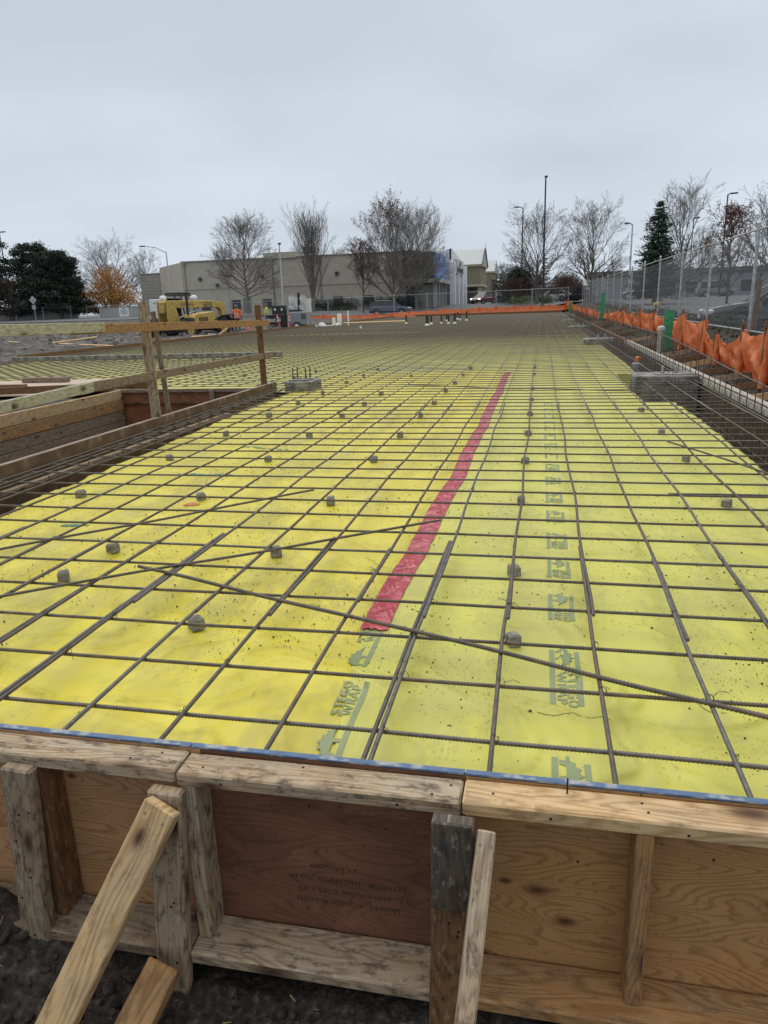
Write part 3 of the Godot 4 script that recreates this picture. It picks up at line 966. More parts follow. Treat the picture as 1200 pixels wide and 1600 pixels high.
# the mark: two bars, a plated reptile outline and two words; xf maps mark space (u along, v up) to the slab
func print_mark(xf: Transform3D, words: bool, cut := false) -> ArrayMesh:
	var src := MB.new()
	var polys := []
	polys.push_back(PackedVector2Array([Vector2(-0.20, -0.052), Vector2(0.20, -0.052), Vector2(0.20, -0.034), Vector2(-0.20, -0.034)]))
	if not cut: polys.push_back(PackedVector2Array([Vector2(-0.18, 0.036), Vector2(0.2, 0.036), Vector2(0.2, 0.053), Vector2(-0.18, 0.053)]))
	polys.push_back(PackedVector2Array([Vector2(-0.19, -0.03), Vector2(-0.176, -0.031), Vector2(-0.168, -0.012), Vector2(-0.125, -0.012), Vector2(-0.122, -0.031), Vector2(-0.106, -0.031), Vector2(-0.104, -0.008), Vector2(-0.075, -0.006), Vector2(-0.03, -0.012), Vector2(-0.068, 0.008), Vector2(-0.072, 0.019), Vector2(-0.09, 0.014), Vector2(-0.097, 0.03), Vector2(-0.115, 0.02), Vector2(-0.128, 0.036), Vector2(-0.142, 0.021), Vector2(-0.158, 0.029), Vector2(-0.168, 0.012), Vector2(-0.183, 0.014), Vector2(-0.19, 0.0), Vector2(-0.212, -0.004), Vector2(-0.214, -0.012), Vector2(-0.192, -0.014)]))
	var put := func(p: Vector3) -> Vector3:
		var q := xf * p
		return Vector3(q.x, sheet_y(q.x, q.z) + 0.0018, q.z)
	for pg in polys:
		# cut finely so that it follows the creases
		var steps := 36
		for sv in steps * 6:
			var s := sv / 6
			var u0 := lerpf(-0.22, 0.21, float(s) / steps)
			var u1 := lerpf(-0.22, 0.21, float(s + 1) / steps)
			var v0 := lerpf(-0.056, 0.056, (sv % 6) / 6.0)
			var v1 := v0 + 0.112 / 6.0
			if (xf * Vector3(u1, 0, 0)).z > -1.532 or (xf * Vector3(u0, 0, 0)).z > -1.532: continue
			for cell in Geometry2D.intersect_polygons(pg, PackedVector2Array([Vector2(u0, v0), Vector2(u1, v0), Vector2(u1, v1), Vector2(u0, v1)])):
				var tr := Geometry2D.triangulate_polygon(cell)
				for i in range(0, tr.size(), 3):
					src.tri(put.call(Vector3(cell[tr[i]].x, cell[tr[i]].y, 0)), put.call(Vector3(cell[tr[i + 1]].x, cell[tr[i + 1]].y, 0)), put.call(Vector3(cell[tr[i + 2]].x, cell[tr[i + 2]].y, 0)), Vector3.UP)
	if words and xf.origin.z < -1.75:
		for wv in [["STEGO", 0.020], ["WRAP", -0.014]]:
			text_onto(src, wv[0], 0.033, func(p): return put.call(Vector3(p.x * 1.5 + 0.01, p.y + wv[1], 0)), Vector3.UP, false)
	return src.done()

func text_onto(b: MB, words: String, height: float, place: Callable, out: Vector3, centred := true, bold := true) -> void:
	var tm := TextMesh.new()
	var sf := SystemFont.new()
	sf.font_names = PackedStringArray(["Droid Sans"])
	if bold: sf.font_weight = 700
	tm.font = sf
	tm.text = words
	tm.depth = 0.0
	tm.font_size = 32
	tm.pixel_size = height / 24.0
	tm.horizontal_alignment = HORIZONTAL_ALIGNMENT_CENTER if centred else HORIZONTAL_ALIGNMENT_LEFT
	var arr := tm.surface_get_arrays(0)
	var vv: PackedVector3Array = arr[Mesh.ARRAY_VERTEX]
	var ii = arr[Mesh.ARRAY_INDEX]
	var idx: PackedInt32Array = ii if ii != null else PackedInt32Array(range(vv.size()))
	for i in range(0, idx.size() - 2, 3):
		b.tri(place.call(vv[idx[i]]), place.call(vv[idx[i + 1]]), place.call(vv[idx[i + 2]]), out)

# ---------------------------------------------------------------- the rebar mat
func line_label(i: int) -> String:     # lengthwise lines are told apart by counting from the red tape
	return "%s line %s of the red tape" % [nth(i) if i >= 0 else nth(-1 - i), "right" if i >= 0 else "left"]

func rebar() -> void:
	var rng := RandomNumberGenerator.new()
	rng.seed = 17
	var st: Material = mats["steel"]
	var sb: Material = mats["steel_blue"]
	var cross_group := "crosswise bars of the rebar mat"
	var long_group := "lengthwise bars of the rebar mat"
	# crosswise, near: real ribs
	var shapes := []
	for k in 3: shapes.push_back(ribbed(5.95, 0.0060, 0.0073, 8, 0.0105, 0.003, 100 + k))
	var plain := []
	for k in 4: plain.push_back(smooth_bar(5.95, 0.0066, 120 + k))
	var far := []
	for k in 4: far.push_back(smooth_bar(16.45, 0.0068, 130 + k, 5))
	for j in 100:
		var z := -BZ - j * S + rng.randfn(0, 0.006)
		var wide := z < -10.8
		var label := "dark ribbed crosswise rebar, %s row from the plywood formwork" % nth(j) if j < 34 else "dark crosswise rebar in the distant part of the mat"
		var o: Node3D
		var at := Vector3(-0.895 + rng.randfn(0, 0.03), -0.0068, z)
		if wide: at.x = -6.2
		o = single("crosswise_rebar", (shapes[j % 3] if j < 16 else plain[j % 4]) if not wide else far[j % 4], sb if j % 5 == 0 else st, label, "rebar", at, rng.randfn(0, 0.0016), cross_group)
		if rng.randf() < 0.5: o.rotation.y += PI
		o.rotation.x = rng.randf() * 6.0 * 0.0
	# the rest of the crosswise rows and the far lengthwise lines, too many to pick out
	var mat := MB.new()
	for j in range(100, 241):
		var z := -BZ - j * S + rng.randfn(0, 0.012)
		mat.tube(PackedVector3Array([Vector3(-14.4, -0.007, z), Vector3(-9, -0.003 + rng.randfn(0, 0.003), z + rng.randfn(0, 0.02)), Vector3(-3, -0.007, z), Vector3(2.05, -0.007, z)]), PackedFloat32Array([0.007, 0.007, 0.007, 0.007]), 5)
	for i in range(-46, 9):
		var x := BX + i * S
		var pts := PackedVector3Array()
		var rr := PackedFloat32Array()
		for k in 12:
			pts.push_back(Vector3(x + rng.randfn(0, 0.012), 0.0068 + rng.randfn(0, 0.002), lerpf(-31.8, -75.2, k / 11.0)))
			rr.push_back(0.007)
		mat.tube(pts, rr, 5)
	var rest := single("rebar_mat", mat.done(), st, "far rows of the rebar mat running together toward the street", "rebar")
	rest.set_meta("kind", "stuff")
	# lengthwise lines of the near strip: a starter at the formwork, then 6 m bars lapped one after another
	var starter := [ribbed(1.9, 0.0060, 0.0073, 8, 0.0105, 0.002, 201), ribbed(1.75, 0.0060, 0.0073, 8, 0.0105, 0.003, 202)]
	var long_r := [ribbed(6.1, 0.0060, 0.0073, 8, 0.0105, 0.004, 211), ribbed(6.1, 0.0060, 0.0073, 8, 0.0105, 0.004, 212)]
	var long_p := [smooth_bar(6.1, 0.0066, 221), smooth_bar(6.1, 0.0066, 222)]
	for i in range(-11, 9):
		var x := BX + i * S + rng.randfn(0, 0.006)
		var o := single("lengthwise_rebar", starter[(i + 20) % 2], sb if i % 3 == 0 else st, "short starter rebar at the formwork, %s" % line_label(i), "rebar", Vector3(x, 0.0068, -1.53 - (0.95 if (i + 20) % 2 == 0 else 0.875)), PI / 2 + rng.randfn(0, 0.004), long_group)
		o.rotation.x = 0.0
		if i in [0, -4]:
			single("lengthwise_rebar", starter[i & 1], st if i % 3 == 0 else sb, "second starter rebar beside the first at the formwork, %s" % line_label(i), "rebar", Vector3(x - 0.0145, 0.0068, -1.535 - (0.95 if (i & 1) == 0 else 0.875)), PI / 2 + rng.randfn(0, 0.003), long_group)
		var z := -2.42 - rng.randf() * 0.25
		if i == -5 or i == -7: z = -1.9
		for k in 5:
			var lab := "lengthwise rebar, %s, %s bar length from the formwork" % [line_label(i), nth(k)]
			if k >= 3: lab = "lengthwise rebar in the middle distance of the mat"
			var side := 0.0135 if k % 2 == 0 else 0.0
			if x < -3.6 and k > 1: continue
			single("lengthwise_rebar", long_r[k % 2] if k == 0 else long_p[k % 2], st if (i + k) % 4 else sb, lab, "rebar", Vector3(x + side, 0.0068, z - 3.05), PI / 2 + rng.randfn(0, 0.0012) + (PI if rng.randf() < 0.5 else 0.0), long_group)
			z -= 5.35
	var lf := [smooth_bar(21.4, 0.0068, 231, 5), smooth_bar(21.4, 0.0068, 232, 5)]
	for i in range(-46, -11):
		single("lengthwise_rebar", lf[(i + 60) % 2], st, "lengthwise rebar of the wide mat beyond the open pit", "rebar", Vector3(BX + i * S + rng.randfn(0, 0.01), 0.0068, -21.45), PI / 2, long_group)
	# loose bars lying across the mat, and doubled ends
	var loose := [
		[Vector3(-1.80, 0.021, -2.86), Vector3(1.55, 0.021, -1.60), 0.0078, "long loose rebar lying slantwise over the mat near the formwork"],
		[Vector3(-2.75, 0.020, -2.02), Vector3(-0.50, 0.021, -3.74), 0.0068, "loose rebar slanting over the left mat, ending at the red tape"],
		[Vector3(-3.35, 0.020, -2.25), Vector3(-1.40, 0.021, -4.34), 0.0068, "loose rebar slanting over the left mat, ending short of the tape"],
		[Vector3(1.02, 0.021, -6.15), Vector3(1.72, 0.020, -4.35), 0.0066, "loose rebar slanting along the right edge of the yellow sheet"],
		[Vector3(-0.6, 0.021, -10.1), Vector3(1.5, 0.022, -9.5), 0.0066, "loose rebar across the mat in front of the right concrete pier"],
		[Vector3(-1.9, 0.021, -10.6), Vector3(-0.2, 0.022, -9.9), 0.0066, "loose rebar across the mat beyond the red tape end"],
		[Vector3(1.05, -0.003, -3.36), Vector3(2.0, -0.003, -3.37), 0.0066, "doubled crosswise rebar end at the right, sixth row"],
		[Vector3(0.78, -0.003, -4.50), Vector3(2.0, -0.003, -4.51), 0.0066, "doubled crosswise rebar end at the right, tenth row"],
	]
	for q in loose:
		var b := MB.new()
		var rm := ribbed((q[0] as Vector3).distance_to(q[1]), q[2] * 0.92, q[2] * 1.1, 8, 0.0115, 0.006, 300)
		var o := single("loose_rebar", rm, mats["steel"], q[3], "rebar", ((q[0] as Vector3) + q[1]) * 0.5)
		var dx = ((q[1] as Vector3) - q[0]).normalized()
		o.basis = Basis(dx, Vector3.UP, dx.cross(Vector3.UP))
	# concrete spacer blocks under the bars
	var blk := MB.new()
	loft(blk, [[Vector3(-0.036, -0.036, -0.036), Vector3(0.036, -0.036, -0.036), Vector3(0.036, -0.036, 0.036), Vector3(-0.036, -0.036, 0.036)], [Vector3(-0.034, 0.02, -0.035), Vector3(0.035, 0.02, -0.033), Vector3(0.034, 0.02, 0.035), Vector3(-0.035, 0.02, 0.034)], [Vector3(-0.024, 0.032, -0.024), Vector3(0.025, 0.033, -0.023), Vector3(0.023, 0.032, 0.025), Vector3(-0.025, 0.031, 0.024)]])
	var bm := blk.done()
	var spots := [[-3, 2.27], [-6, 3.75], [-6, 5.16], [-3, 5.28], [-3, 8.68], [-6, 8.7], [-9, 8.69], [-3, 12.9], [-6, 12.9], [-9, 12.94], [-3, 16.8], [-6, 16.7], [-9, 16.9], [-3, 20.96], [-6, 20.83], [-9, 21.03], [-3, 24.6], [-6, 24.5], [-9, 24.6], [1, 2.51], [1, 4.88], [1, 8.96], [1, 12.94], [1, 17.1], [1, 21.2], [1, 25.3], [1, 29.4], [5, 9.2], [5, 13.5], [5, 17.5], [5, 22.3], [-6, 28.0], [-3, 28.5], [-9, 28.4], [-3, 32.3], [-9, 33.0], [-13, 36.0], [-9, 37.0], [-6, 36.4], [-3, 36.5], [1, 36.3], [-17, 38.0], [-13, 40.4], [-9, 41.0], [-3, 41.2], [1, 41.0]]
	var seen := {}
	for q in spots:
		var i: int = q[0]
		var c: int = seen.get(i, 0)
		seen[i] = c + 1
		var x: float = BX + i * S + (0.022 if i == 1 and c == 0 else 0.0)
		var z: float = -BZ - q[1] * S
		var o := single("spacer_block", bm, mats["spacer"], "grey spacer block under the %s, %s from formwork" % [line_label(i), nth(c)], "concrete block", Vector3(x, sheet_y(x, z) + 0.026 if z > -10.8 else -0.056, z), rng.randf_range(-0.8, 0.8), "spacer blocks holding up the rebar")
		o.scale = Vector3.ONE * rng.randf_range(0.66, 0.78)
		o.rotation.x = rng.randf_range(-0.08, 0.08)
	# tie wires twisted at crossings
	for k in 90:
		var i := rng.randi_range(-6, 5)
		var j := rng.randi_range(0, 14)
		if k < 40: j = rng.randi_range(0, 5)
		var x := BX + i * S
		var z := -BZ - j * S
		var b := MB.new()
		var p := PackedVector3Array()
		var r := PackedFloat32Array()
		for q in 13:
			var a := TAU * q / 12.0 + 0.6
			p.push_back(Vector3(cos(a) * 0.0095, sin(a) * 0.015, sin(a * 0.5) * 0.012 - 0.004)); r.push_back(0.0009)
		b.tube(p, r, 4)
		var d := Vector3(rng.randfn(0, 1), 0.6 + rng.randf(), rng.randfn(0, 1)).normalized()
		var e := p[12]
		var tail := PackedVector3Array([e])
		var tr := PackedFloat32Array([0.001])
		var ln := rng.randf_range(0.012, 0.03) * (2.2 if rng.randf() < 0.2 else 1.0)
		for q in 4:
			d = (d + Vector3(rng.randfn(), rng.randfn() - 0.4, rng.randfn()) * 0.45).normalized()
			e += d * ln / 3.0
			tail.push_back(e); tr.push_back(0.0009)
		b.tube(tail, tr, 4)
		single("tie_wire", b.done(), mats["wire_black"], "small twisted black wire tying two crossing bars together", "wire", Vector3(x, 0.002, z), rng.randf() * TAU, "tie wires on the rebar crossings")
	# a few dropped ends of wire on the plastic
	var drops := [[Vector3(0.02, 0, -2.05), 0.22, 0.5, "longest"], [Vector3(-0.15, 0, -2.95), 0.16, 0.1, "curled"], [Vector3(0.5, 0, -2.2), 0.1, 1.2, "short"], [Vector3(-1.1, 0, -2.75), 0.25, -0.4, "thin"], [Vector3(-0.85, 0, -3.4), 0.2, 0.9, "bent"]]
	var dl := ["dropped wire offcut beside the printed mark near the formwork", "curled wire offcut on the plastic right of the tape", "short bent wire end standing near the second row", "thin wire offcut left of the red tape end", "bent wire offcut lying close to the red tape"]
	for q in drops.size():
		var b := MB.new()
		var p := PackedVector3Array()
		var r := PackedFloat32Array()
		var pos: Vector3 = drops[q][0]
		var ang: float = drops[q][2]
		for k in 9:
			p.push_back(Vector3(pos.x, sheet_y(pos.x, pos.z) + 0.002, pos.z)); r.push_back(0.0009)
			ang += rng.randfn(0, 0.28)
			pos += Vector3(cos(ang), 0, sin(ang)) * float(drops[q][1]) / 8.0
		b.tube(p, r, 4)
		single("wire_offcut", b.done(), mats["wire_black"], dl[q], "wire", Vector3.ZERO, 0.0, "offcuts of tie wire on the plastic")

# ---------------------------------------------------------------- the formwork in front
func nail(b: MB, at: Vector3, out: Vector3) -> void:
	b.cone(at - out * 0.002, at + out * 0.0012, 0.0034, 0.0030, 8)

func front_formwork() -> void:
	var t := thing("plywood_formwork", "plywood slab form with two-by-four frame and blue top edge in front", "formwork")
	var rng := RandomNumberGenerator.new()
	rng.seed = 3
	var top := 0.062
	# panels
	var xs := [-3.2, -0.835, -0.146, 0.252, 2.3]
	var pm := ["ply_tan", "ply_red", "ply_fir", "ply_fir"]
	for k in 4:
		var b := MB.new()
		b.uo = Vector2(0.37 * k, 0.13 * k)
		b.box(Vector3((xs[k] + xs[k + 1]) * 0.5, (top - 0.55) * 0.5 - 0.003, -1.5085), Vector3(xs[k + 1] - xs[k] - 0.002, top + 0.55 - 0.006, 0.017), Basis(), 0.001)
		var p := part("plywood_panel", b.done(), mats[pm[k]], t)
		if k == 1: p.set_meta("label", "dark red plywood panel with a faded upside-down stamp")
	# painted top edge of the plywood, worn to bare wood in places
	var blue := mottled("blue_edge", [[0.0, lin(0.05, 0.095, 0.19)], [0.60, lin(0.085, 0.14, 0.24)], [0.74, lin(0.22, 0.245, 0.28)], [0.9, lin(0.34, 0.34, 0.33)]], 2.2, 0.7, 0.0, 4, 0.012)
	var ex := [-3.2, -0.862, -0.150, 2.3]
	for k in 3:
		var b := MB.new()
		b.box(Vector3((ex[k] + ex[k + 1]) * 0.5, top - 0.001, -1.5085), Vector3(ex[k + 1] - ex[k] - 0.003, 0.006, 0.0175), Basis(), 0.001)
		part("painted_edge", b.done(), blue, t)
	# top plates
	var tm := ["lumber_worn", "lumber_worn", "lumber_tan"]
	var ty := [0.0, -0.004, 0.0]
	for k in 3:
		var b := MB.new()
		b.uo = Vector2(0.53 * k, 0.19 * k)
		b.box(Vector3((ex[k] + ex[k + 1]) * 0.5, 0.034 + ty[k], -1.4535), Vector3(ex[k + 1] - ex[k] - 0.004, 0.038, 0.089), Basis(Vector3.UP, [0.0, 0.004, 0.0][k]), 0.005)
		part("top_plate", b.done(), mats[tm[k]], t)
	# bottom plates
	for k in 3:
		var b := MB.new()
		b.uo = Vector2(0.2 + 0.61 * k, 0.07 + 0.21 * k)
		b.box(Vector3((ex[k] + ex[k + 1]) * 0.5, -0.485, -1.433), Vector3(ex[k + 1] - ex[k] - 0.004, 0.038, 0.13), Basis(Vector3.RIGHT, 0.05), 0.005)
		part("bottom_plate", b.done(), mats[["lumber_grey", "lumber_worn", "lumber_honey"][k]], t)
	# studs between the plates
	for q in [[-1.272, "lumber_brown"], [-0.835, "lumber_worn"], [0.254, "lumber_honey"], [0.95, "lumber_worn"], [-1.9, "lumber_grey"]]:
		var b := MB.new()
		b.uo = Vector2(rng.randf(), rng.randf())
		b.box(Vector3.ZERO, Vector3(0.478, 0.038, 0.086), Basis(), 0.004)
		var o := part("stud", b.done(), mats[q[1]], t)
		o.position = Vector3(q[0], -0.226, -1.456)
		o.basis = Basis(Vector3(0.0, 1, 0), Vector3(-1, 0.0, 0), Vector3(0, 0, 1))
	# the stamp on the dark panel, upside down
	var stamp := MB.new()
	var rows := [["MOD 19   CONCRETE FORM", -0.372, 0.0], ["B-C   STRUCTURAL 1   PS 1-09", -0.338, 0.02], ["EXTERIOR   THICKNESS .703 IN", -0.303, 0.0], ["-4-CATEGORY", -0.262, -0.03]]
	for q in rows:
		text_onto(stamp, q[0], 0.014, func(p): return Vector3(-0.46 + q[2] - p.x * 1.25, q[1] - p.y, -1.4994), Vector3(0, 0, 1), true, false)
	part("grade_stamp", stamp.done(), flat("stamp_ink", lin(0.03, 0.018, 0.012), 0.8), t)
	# stakes nailed to the outside
	var stakes := [
		[Vector3(-1.295, 0.030, -1.392), Vector3(-1.325, -0.66, -1.372), 0.089, "lumber_grey", "grey weathered stake at the far left of the plywood formwork"],
		[Vector3(-0.880, 0.012, -1.392), Vector3(-0.915, -0.66, -1.362), 0.089, "lumber_worn", "weathered stake behind the upper diagonal brace"],
		[Vector3(-0.172, 0.012, -1.391), Vector3(-0.190, -0.68, -1.372), 0.078, "lumber_brown", "brown stake below the dark nailed block"],
	]
	for q in stakes:
		var s := thing("wooden_stake", q[4], "wooden stake", Vector3(q[1].x, -0.6, q[1].z), 0.0, "stakes along the near formwork")
		var off := s.position
		part("timber", board(q[0] - off, q[1] - off, q[2], 0.036, Vector3(0, 0, 1), Vector2(rng.randf(), rng.randf()), 0.006), mats[q[3]], s)
		var nb := MB.new()
		for k in 6: nail(nb, lerp(q[0], q[1], rng.randf_range(0.05, 0.8)) - off + Vector3(rng.randf_range(-0.03, 0.03), 0, 0.0185), Vector3(0, 0, 1))
		part("nail", nb.done(), mats["wire_black"], s)
	# the dark block
	var bl := thing("wood_block", "short dark stained wood block nailed at the top plate joint", "wood block", Vector3(-0.162, -0.07, -1.354))
	part("timber", board(Vector3(0, 0.119, 0), Vector3(-0.004, -0.118, 0), 0.093, 0.036, Vector3(0, 0, 1), Vector2(0.3, 0.9), 0.004), lumber("lumber_dark", Color(0.36, 0.3, 0.23), Color(0.2, 0.17, 0.13), Color(0.3, 0.3, 0.29), 0.35, 0.9, 19), bl)
	# diagonal braces
	var braces := [
		[Vector3(-0.868, -0.004, -1.352), Vector3(-1.165, -0.645, -1.052), 0.089, 0.038, Vector3(0.1, 0.62, 0.75), "lumber_tan", "long clean tan brace leaning on the form beside the centre stake"],
		[Vector3(-0.895, -0.452, -1.310), Vector3(-0.985, -0.66, -0.99), 0.089, 0.038, Vector3(0.0, 0.8, 0.55), "lumber_honey", "short low brace with a round knot below the long brace"],
		[Vector3(-0.090, 0.014, -1.372), Vector3(-0.150, -0.66, -0.80), 0.040, 0.086, Vector3(0.1, 0.65, 0.75), "lumber_worn", "pale brace set on edge right of the dark block"],
	]
	for q in braces:
		var s := thing("wooden_brace", q[6], "wooden brace", Vector3(q[1].x, -0.62, q[1].z), 0.0, "diagonal braces of the near formwork")
		var off := s.position
		part("timber", board(q[0] - off, q[1] - off, q[2], q[3], q[4], Vector2(rng.randf(), 0.07), 0.004), mats[q[5]], s)
		var nb := MB.new()
		var ax = ((q[1] as Vector3) - q[0]).normalized()
		var nn = ((q[4] as Vector3) - ax * ax.dot(q[4])).normalized()
		for k in [-1, 1]: nail(nb, q[0] - off + ax * 0.03 + nn.cross(ax) * 0.026 * k * (q[2] / 0.089) + nn * (q[3] * 0.5 + 0.0004), nn)
		part("nail", nb.done(), flat("bright_nail", lin(0.22, 0.2, 0.17), 0.5, 0.5), s)
	# bent nail standing in the right top plate
	var bn := MB.new()
	bn.rod(Vector3(0.087, 0.05, -1.478), Vector3(0.087, 0.095, -1.476), 0.0022, 6)
	part("nail", bn.done(), mats["wire_black"], t)
	# nail heads along the plates
	for q in [[-1.0, 0.0535, -1.44, 0], [-0.93, 0.0535, -1.475, 0], [-0.80, 0.0495, -1.44, 0], [-0.55, 0.0495, -1.48, 0], [-0.22, 0.0495, -1.43, 0], [-0.18, 0.0495, -1.47, 0], [-0.08, 0.0535, -1.45, 0], [0.26, 0.0535, -1.44, 0], [0.25, 0.0535, -1.47, 0], [0.62, 0.0535, -1.46, 0], [-0.74, 0.03, -1.4085, 1], [-0.30, 0.026, -1.4085, 1], [0.05, 0.034, -1.4085, 1], [0.34, 0.03, -1.4085, 1], [-0.55, -0.08, -1.4998, 1], [-0.35, -0.12, -1.4998, 1], [0.12, -0.15, -1.4998, 1], [0.42, -0.1, -1.4998, 1]]:
		var nh := MB.new()
		nail(nh, Vector3(q[0], q[1], q[2]), Vector3.UP if q[3] == 0 else Vector3(0, 0, 1))
		part("nail", nh.done(), mats["wire_black"], t)
	# wire ends lying on the top plate
	for q in [[Vector3(-1.05, 0.056, -1.445), 0.18, 0.12], [Vector3(-0.9, 0.055, -1.45), 0.14, 0.75]]:
		var b := MB.new()
		var p := PackedVector3Array()
		var r := PackedFloat32Array()
		for k in 8:
			p.push_back(q[0] + Vector3(cos(q[2]) * q[1] * k / 7.0, 0.002 + 0.003 * sin(k * 0.9), sin(q[2]) * 0.05 * k / 7.0 + 0.004 * sin(k * 1.3)))
			r.push_back(0.0008)
		b.tube(p, r, 4)
		single("wire_offcut", b.done(), mats["wire_black"], "thin wire offcut on the left top plate%s" % (" at its joint" if q[2] > 0.5 else " near the left edge"), "wire", Vector3.ZERO, 0.0, "offcuts of tie wire on the plastic")

# ---------------------------------------------------------------- left: trench, form, pit, guard rail
func left_side() -> void:
	var rng := RandomNumberGenerator.new()
	rng.seed = 23
	# long form along the trench
	var t := thing("trench_form", "long brown plywood form board along the left trench, pale top edge", "formwork", Vector3(-4.03, -0.5, -6.2))
	var b := MB.new()
	b.box(Vector3(0, 0.28, 0), Vector3(0.022, 0.56, 9.3), Basis(), 0.002)
	part("plywood_panel", b.done(), mottled("form_brown", [[0.2, lin(0.115, 0.066, 0.028)], [0.55, lin(0.165, 0.098, 0.042)], [0.72, lin(0.20, 0.135, 0.07)], [0.9, lin(0.27, 0.22, 0.16)]], 0.7, 0.7, 0.1), t)
	b = MB.new()
	b.box(Vector3(-0.032, 0.542, 0), Vector3(0.038, 0.036, 9.3), Basis(), 0.003)
	b.box(Vector3(-0.032, 0.3, 0), Vector3(0.038, 0.088, 9.3), Basis(), 0.003)
	part("waler", b.done(), mottled("waler", [[0.2, lin(0.22, 0.17, 0.14)], [0.8, lin(0.36, 0.30, 0.26)]], 1.2, 0.8), t)
	# trench bars
	for k in 3:
		single("trench_rebar", smooth_bar(9.2, 0.008, 400 + k), mats["steel"], "lengthwise rebar in the left trench, %s from the form board" % nth(k), "rebar", Vector3(-3.96 + 0.12 * k, [-0.03, -0.05, -0.28][k], -6.2), PI / 2 + 0.004 * k, "bars in the left trench")
	var stir := MB.new()
	var loop := PackedVector3Array([Vector3(-0.17, -0.02, 0), Vector3(-0.17, -0.4, 0), Vector3(0.15, -0.4, 0), Vector3(0.15, -0.02, 0)])
	stir.tube(loop, PackedFloat32Array([0.0055, 0.0055, 0.0055, 0.0055]), 5)
	var sm := stir.done()
	for k in 15:
		single("trench_stirrup", sm, mats["steel"], "%s bent stirrup along the left trench from the near end" % nth(k), "rebar stirrup", Vector3(-3.8, 0.0, -3.2 - k * 0.52), 0.0, "stirrups in the left trench")
	# pale pipe / timber lying in the trench
	single("batten", board(Vector3(-3.93, -0.12, -4.4), Vector3(-3.86, -0.11, -8.6), 0.05, 0.03, Vector3.UP), mats["lumber_worn"], "pale batten lying lengthwise in the left trench", "batten")
	# concrete pier with bolts at the far end of the trench
	var p := thing("concrete_pier", "small concrete pier with four anchor bolts at the left trench end", "concrete pier", Vector3(-3.68, -0.5, -11.15), 0.0, "concrete piers with anchor bolts")
	b = MB.new()
	b.box(Vector3(0, 0.275, 0), Vector3(0.44, 0.55, 0.55), Basis(), 0.012)
	part("block", b.done(), mats["concrete"], p)
	b = MB.new()
	b.box(Vector3(-0.02, 0.556, 0.02), Vector3(0.30, 0.018, 0.30), Basis(), 0.002)
	part("base_plate", b.done(), mats["steel"], p)
	for q in [[-0.12, -0.1], [0.09, -0.1], [-0.12, 0.12], [0.09, 0.12]]:
		b = MB.new()
		b.rod(Vector3(q[0], 0.58, q[1]), Vector3(q[0], 0.75, q[1]), 0.011, 8)
		b.cone(Vector3(q[0], 0.595, q[1]), Vector3(q[0], 0.613, q[1]), 0.02, 0.02, 6)
		part("anchor_bolt", b.done(), mats["steel"], p)
	# pit: plank wall on the left, plywood wall at the end
	var w := thing("plank_wall", "stacked plank wall lining the left side of the open pit", "plank wall", Vector3(-6.12, -1.3, -6.78))
	var y := 0.0
	for k in 9:
		var h := 0.152
		b = MB.new()
		b.uo = Vector2(rng.randf(), rng.randf())
		b.box(Vector3.ZERO, Vector3(6.2 - 0.02 * (k % 3), h - 0.008, 0.04), Basis(), 0.004)
		var o := part("plank", b.done(), mats[["lumber_brown", "lumber_brown", "lumber_brown", "lumber_brown", "lumber_honey", "lumber_grey", "lumber_grey", "lumber_honey", "lumber_tan"][k]], w)
		o.position = Vector3(0.006 * (k % 2), y + h * 0.5, 0)
		o.rotation.y = PI / 2
		y += h
	var e := thing("pit_form", "reddish plywood form wall with walers at the end of the pit", "formwork", Vector3(-5.2, -1.3, -9.93))
	for k in 2:
		b = MB.new()
		b.uo = Vector2(0.3 * k, 0.2)
		b.box(Vector3(-0.5 + k * 1.06, 0.67, 0), Vector3(1.05, 1.36, 0.02), Basis(), 0.002)
		part("plywood_panel", b.done(), mats["ply_form"], e)
	for q in [[0.72, 0.04, "mid_waler"], [1.17, 0.035, "upper_waler"], [1.345, 0.05, "top_rail"]]:
		b = MB.new()
		b.uo = Vector2(q[0], q[1])
		b.box(Vector3(0.06, q[0], 0.035), Vector3(2.2, q[1], 0.05), Basis(), 0.003)
		part("waler", b.done(), mats["lumber_brown"] if q[2] != "top_rail" else mats["lumber_grey"], e)
	b = MB.new()
	b.box(Vector3(-0.08, 0.9, 0.02), Vector3(0.15, 0.12, 0.02), Basis(), 0.002)
	part("patch_board", b.done(), mats["ply_red"], e)
	b = MB.new()
	for k in [-0.72, -0.42]:
		b.rod(Vector3(k, 0.69, 0.05), Vector3(k, 0.69, 0.12), 0.018, 8)
		b.box(Vector3(k, 0.69, 0.075), Vector3(0.07, 0.05, 0.012))
	part("form_tie", b.done(), mats["steel"], e)
	b = MB.new()
	b.uo = Vector2(0.8, 0.4)
	b.box(Vector3(0.55, 0.86, 0.07), Vector3(0.07, 1.0, 0.05), Basis(), 0.003)
	part("stiffener", b.done(), mats["lumber_grey"], e)
	b = MB.new()
	b.tube(PackedVector3Array([Vector3(0.46, 1.0, 0.11), Vector3(0.5, 1.03, 0.13), Vector3(0.53, 1.1, 0.13), Vector3(0.56, 1.14, 0.12)]), PackedFloat32Array([0.012, 0.014, 0.014, 0.01]), 6)
	part("clamp", b.done(), mats["galvanised"], e)
	# guard rail: posts stand outside the trench form
	var posts := [[Vector3(-4.075, -0.75, -7.22), Vector3(-4.115, 1.27, -7.26), 0.102, "lumber_worn", "wide near guard post in front of the yellow telehandler"], [Vector3(-4.085, -0.75, -10.52), Vector3(-4.115, 1.22, -10.55), 0.089, "lumber_brown", "far guard post beside the small concrete pier"]]
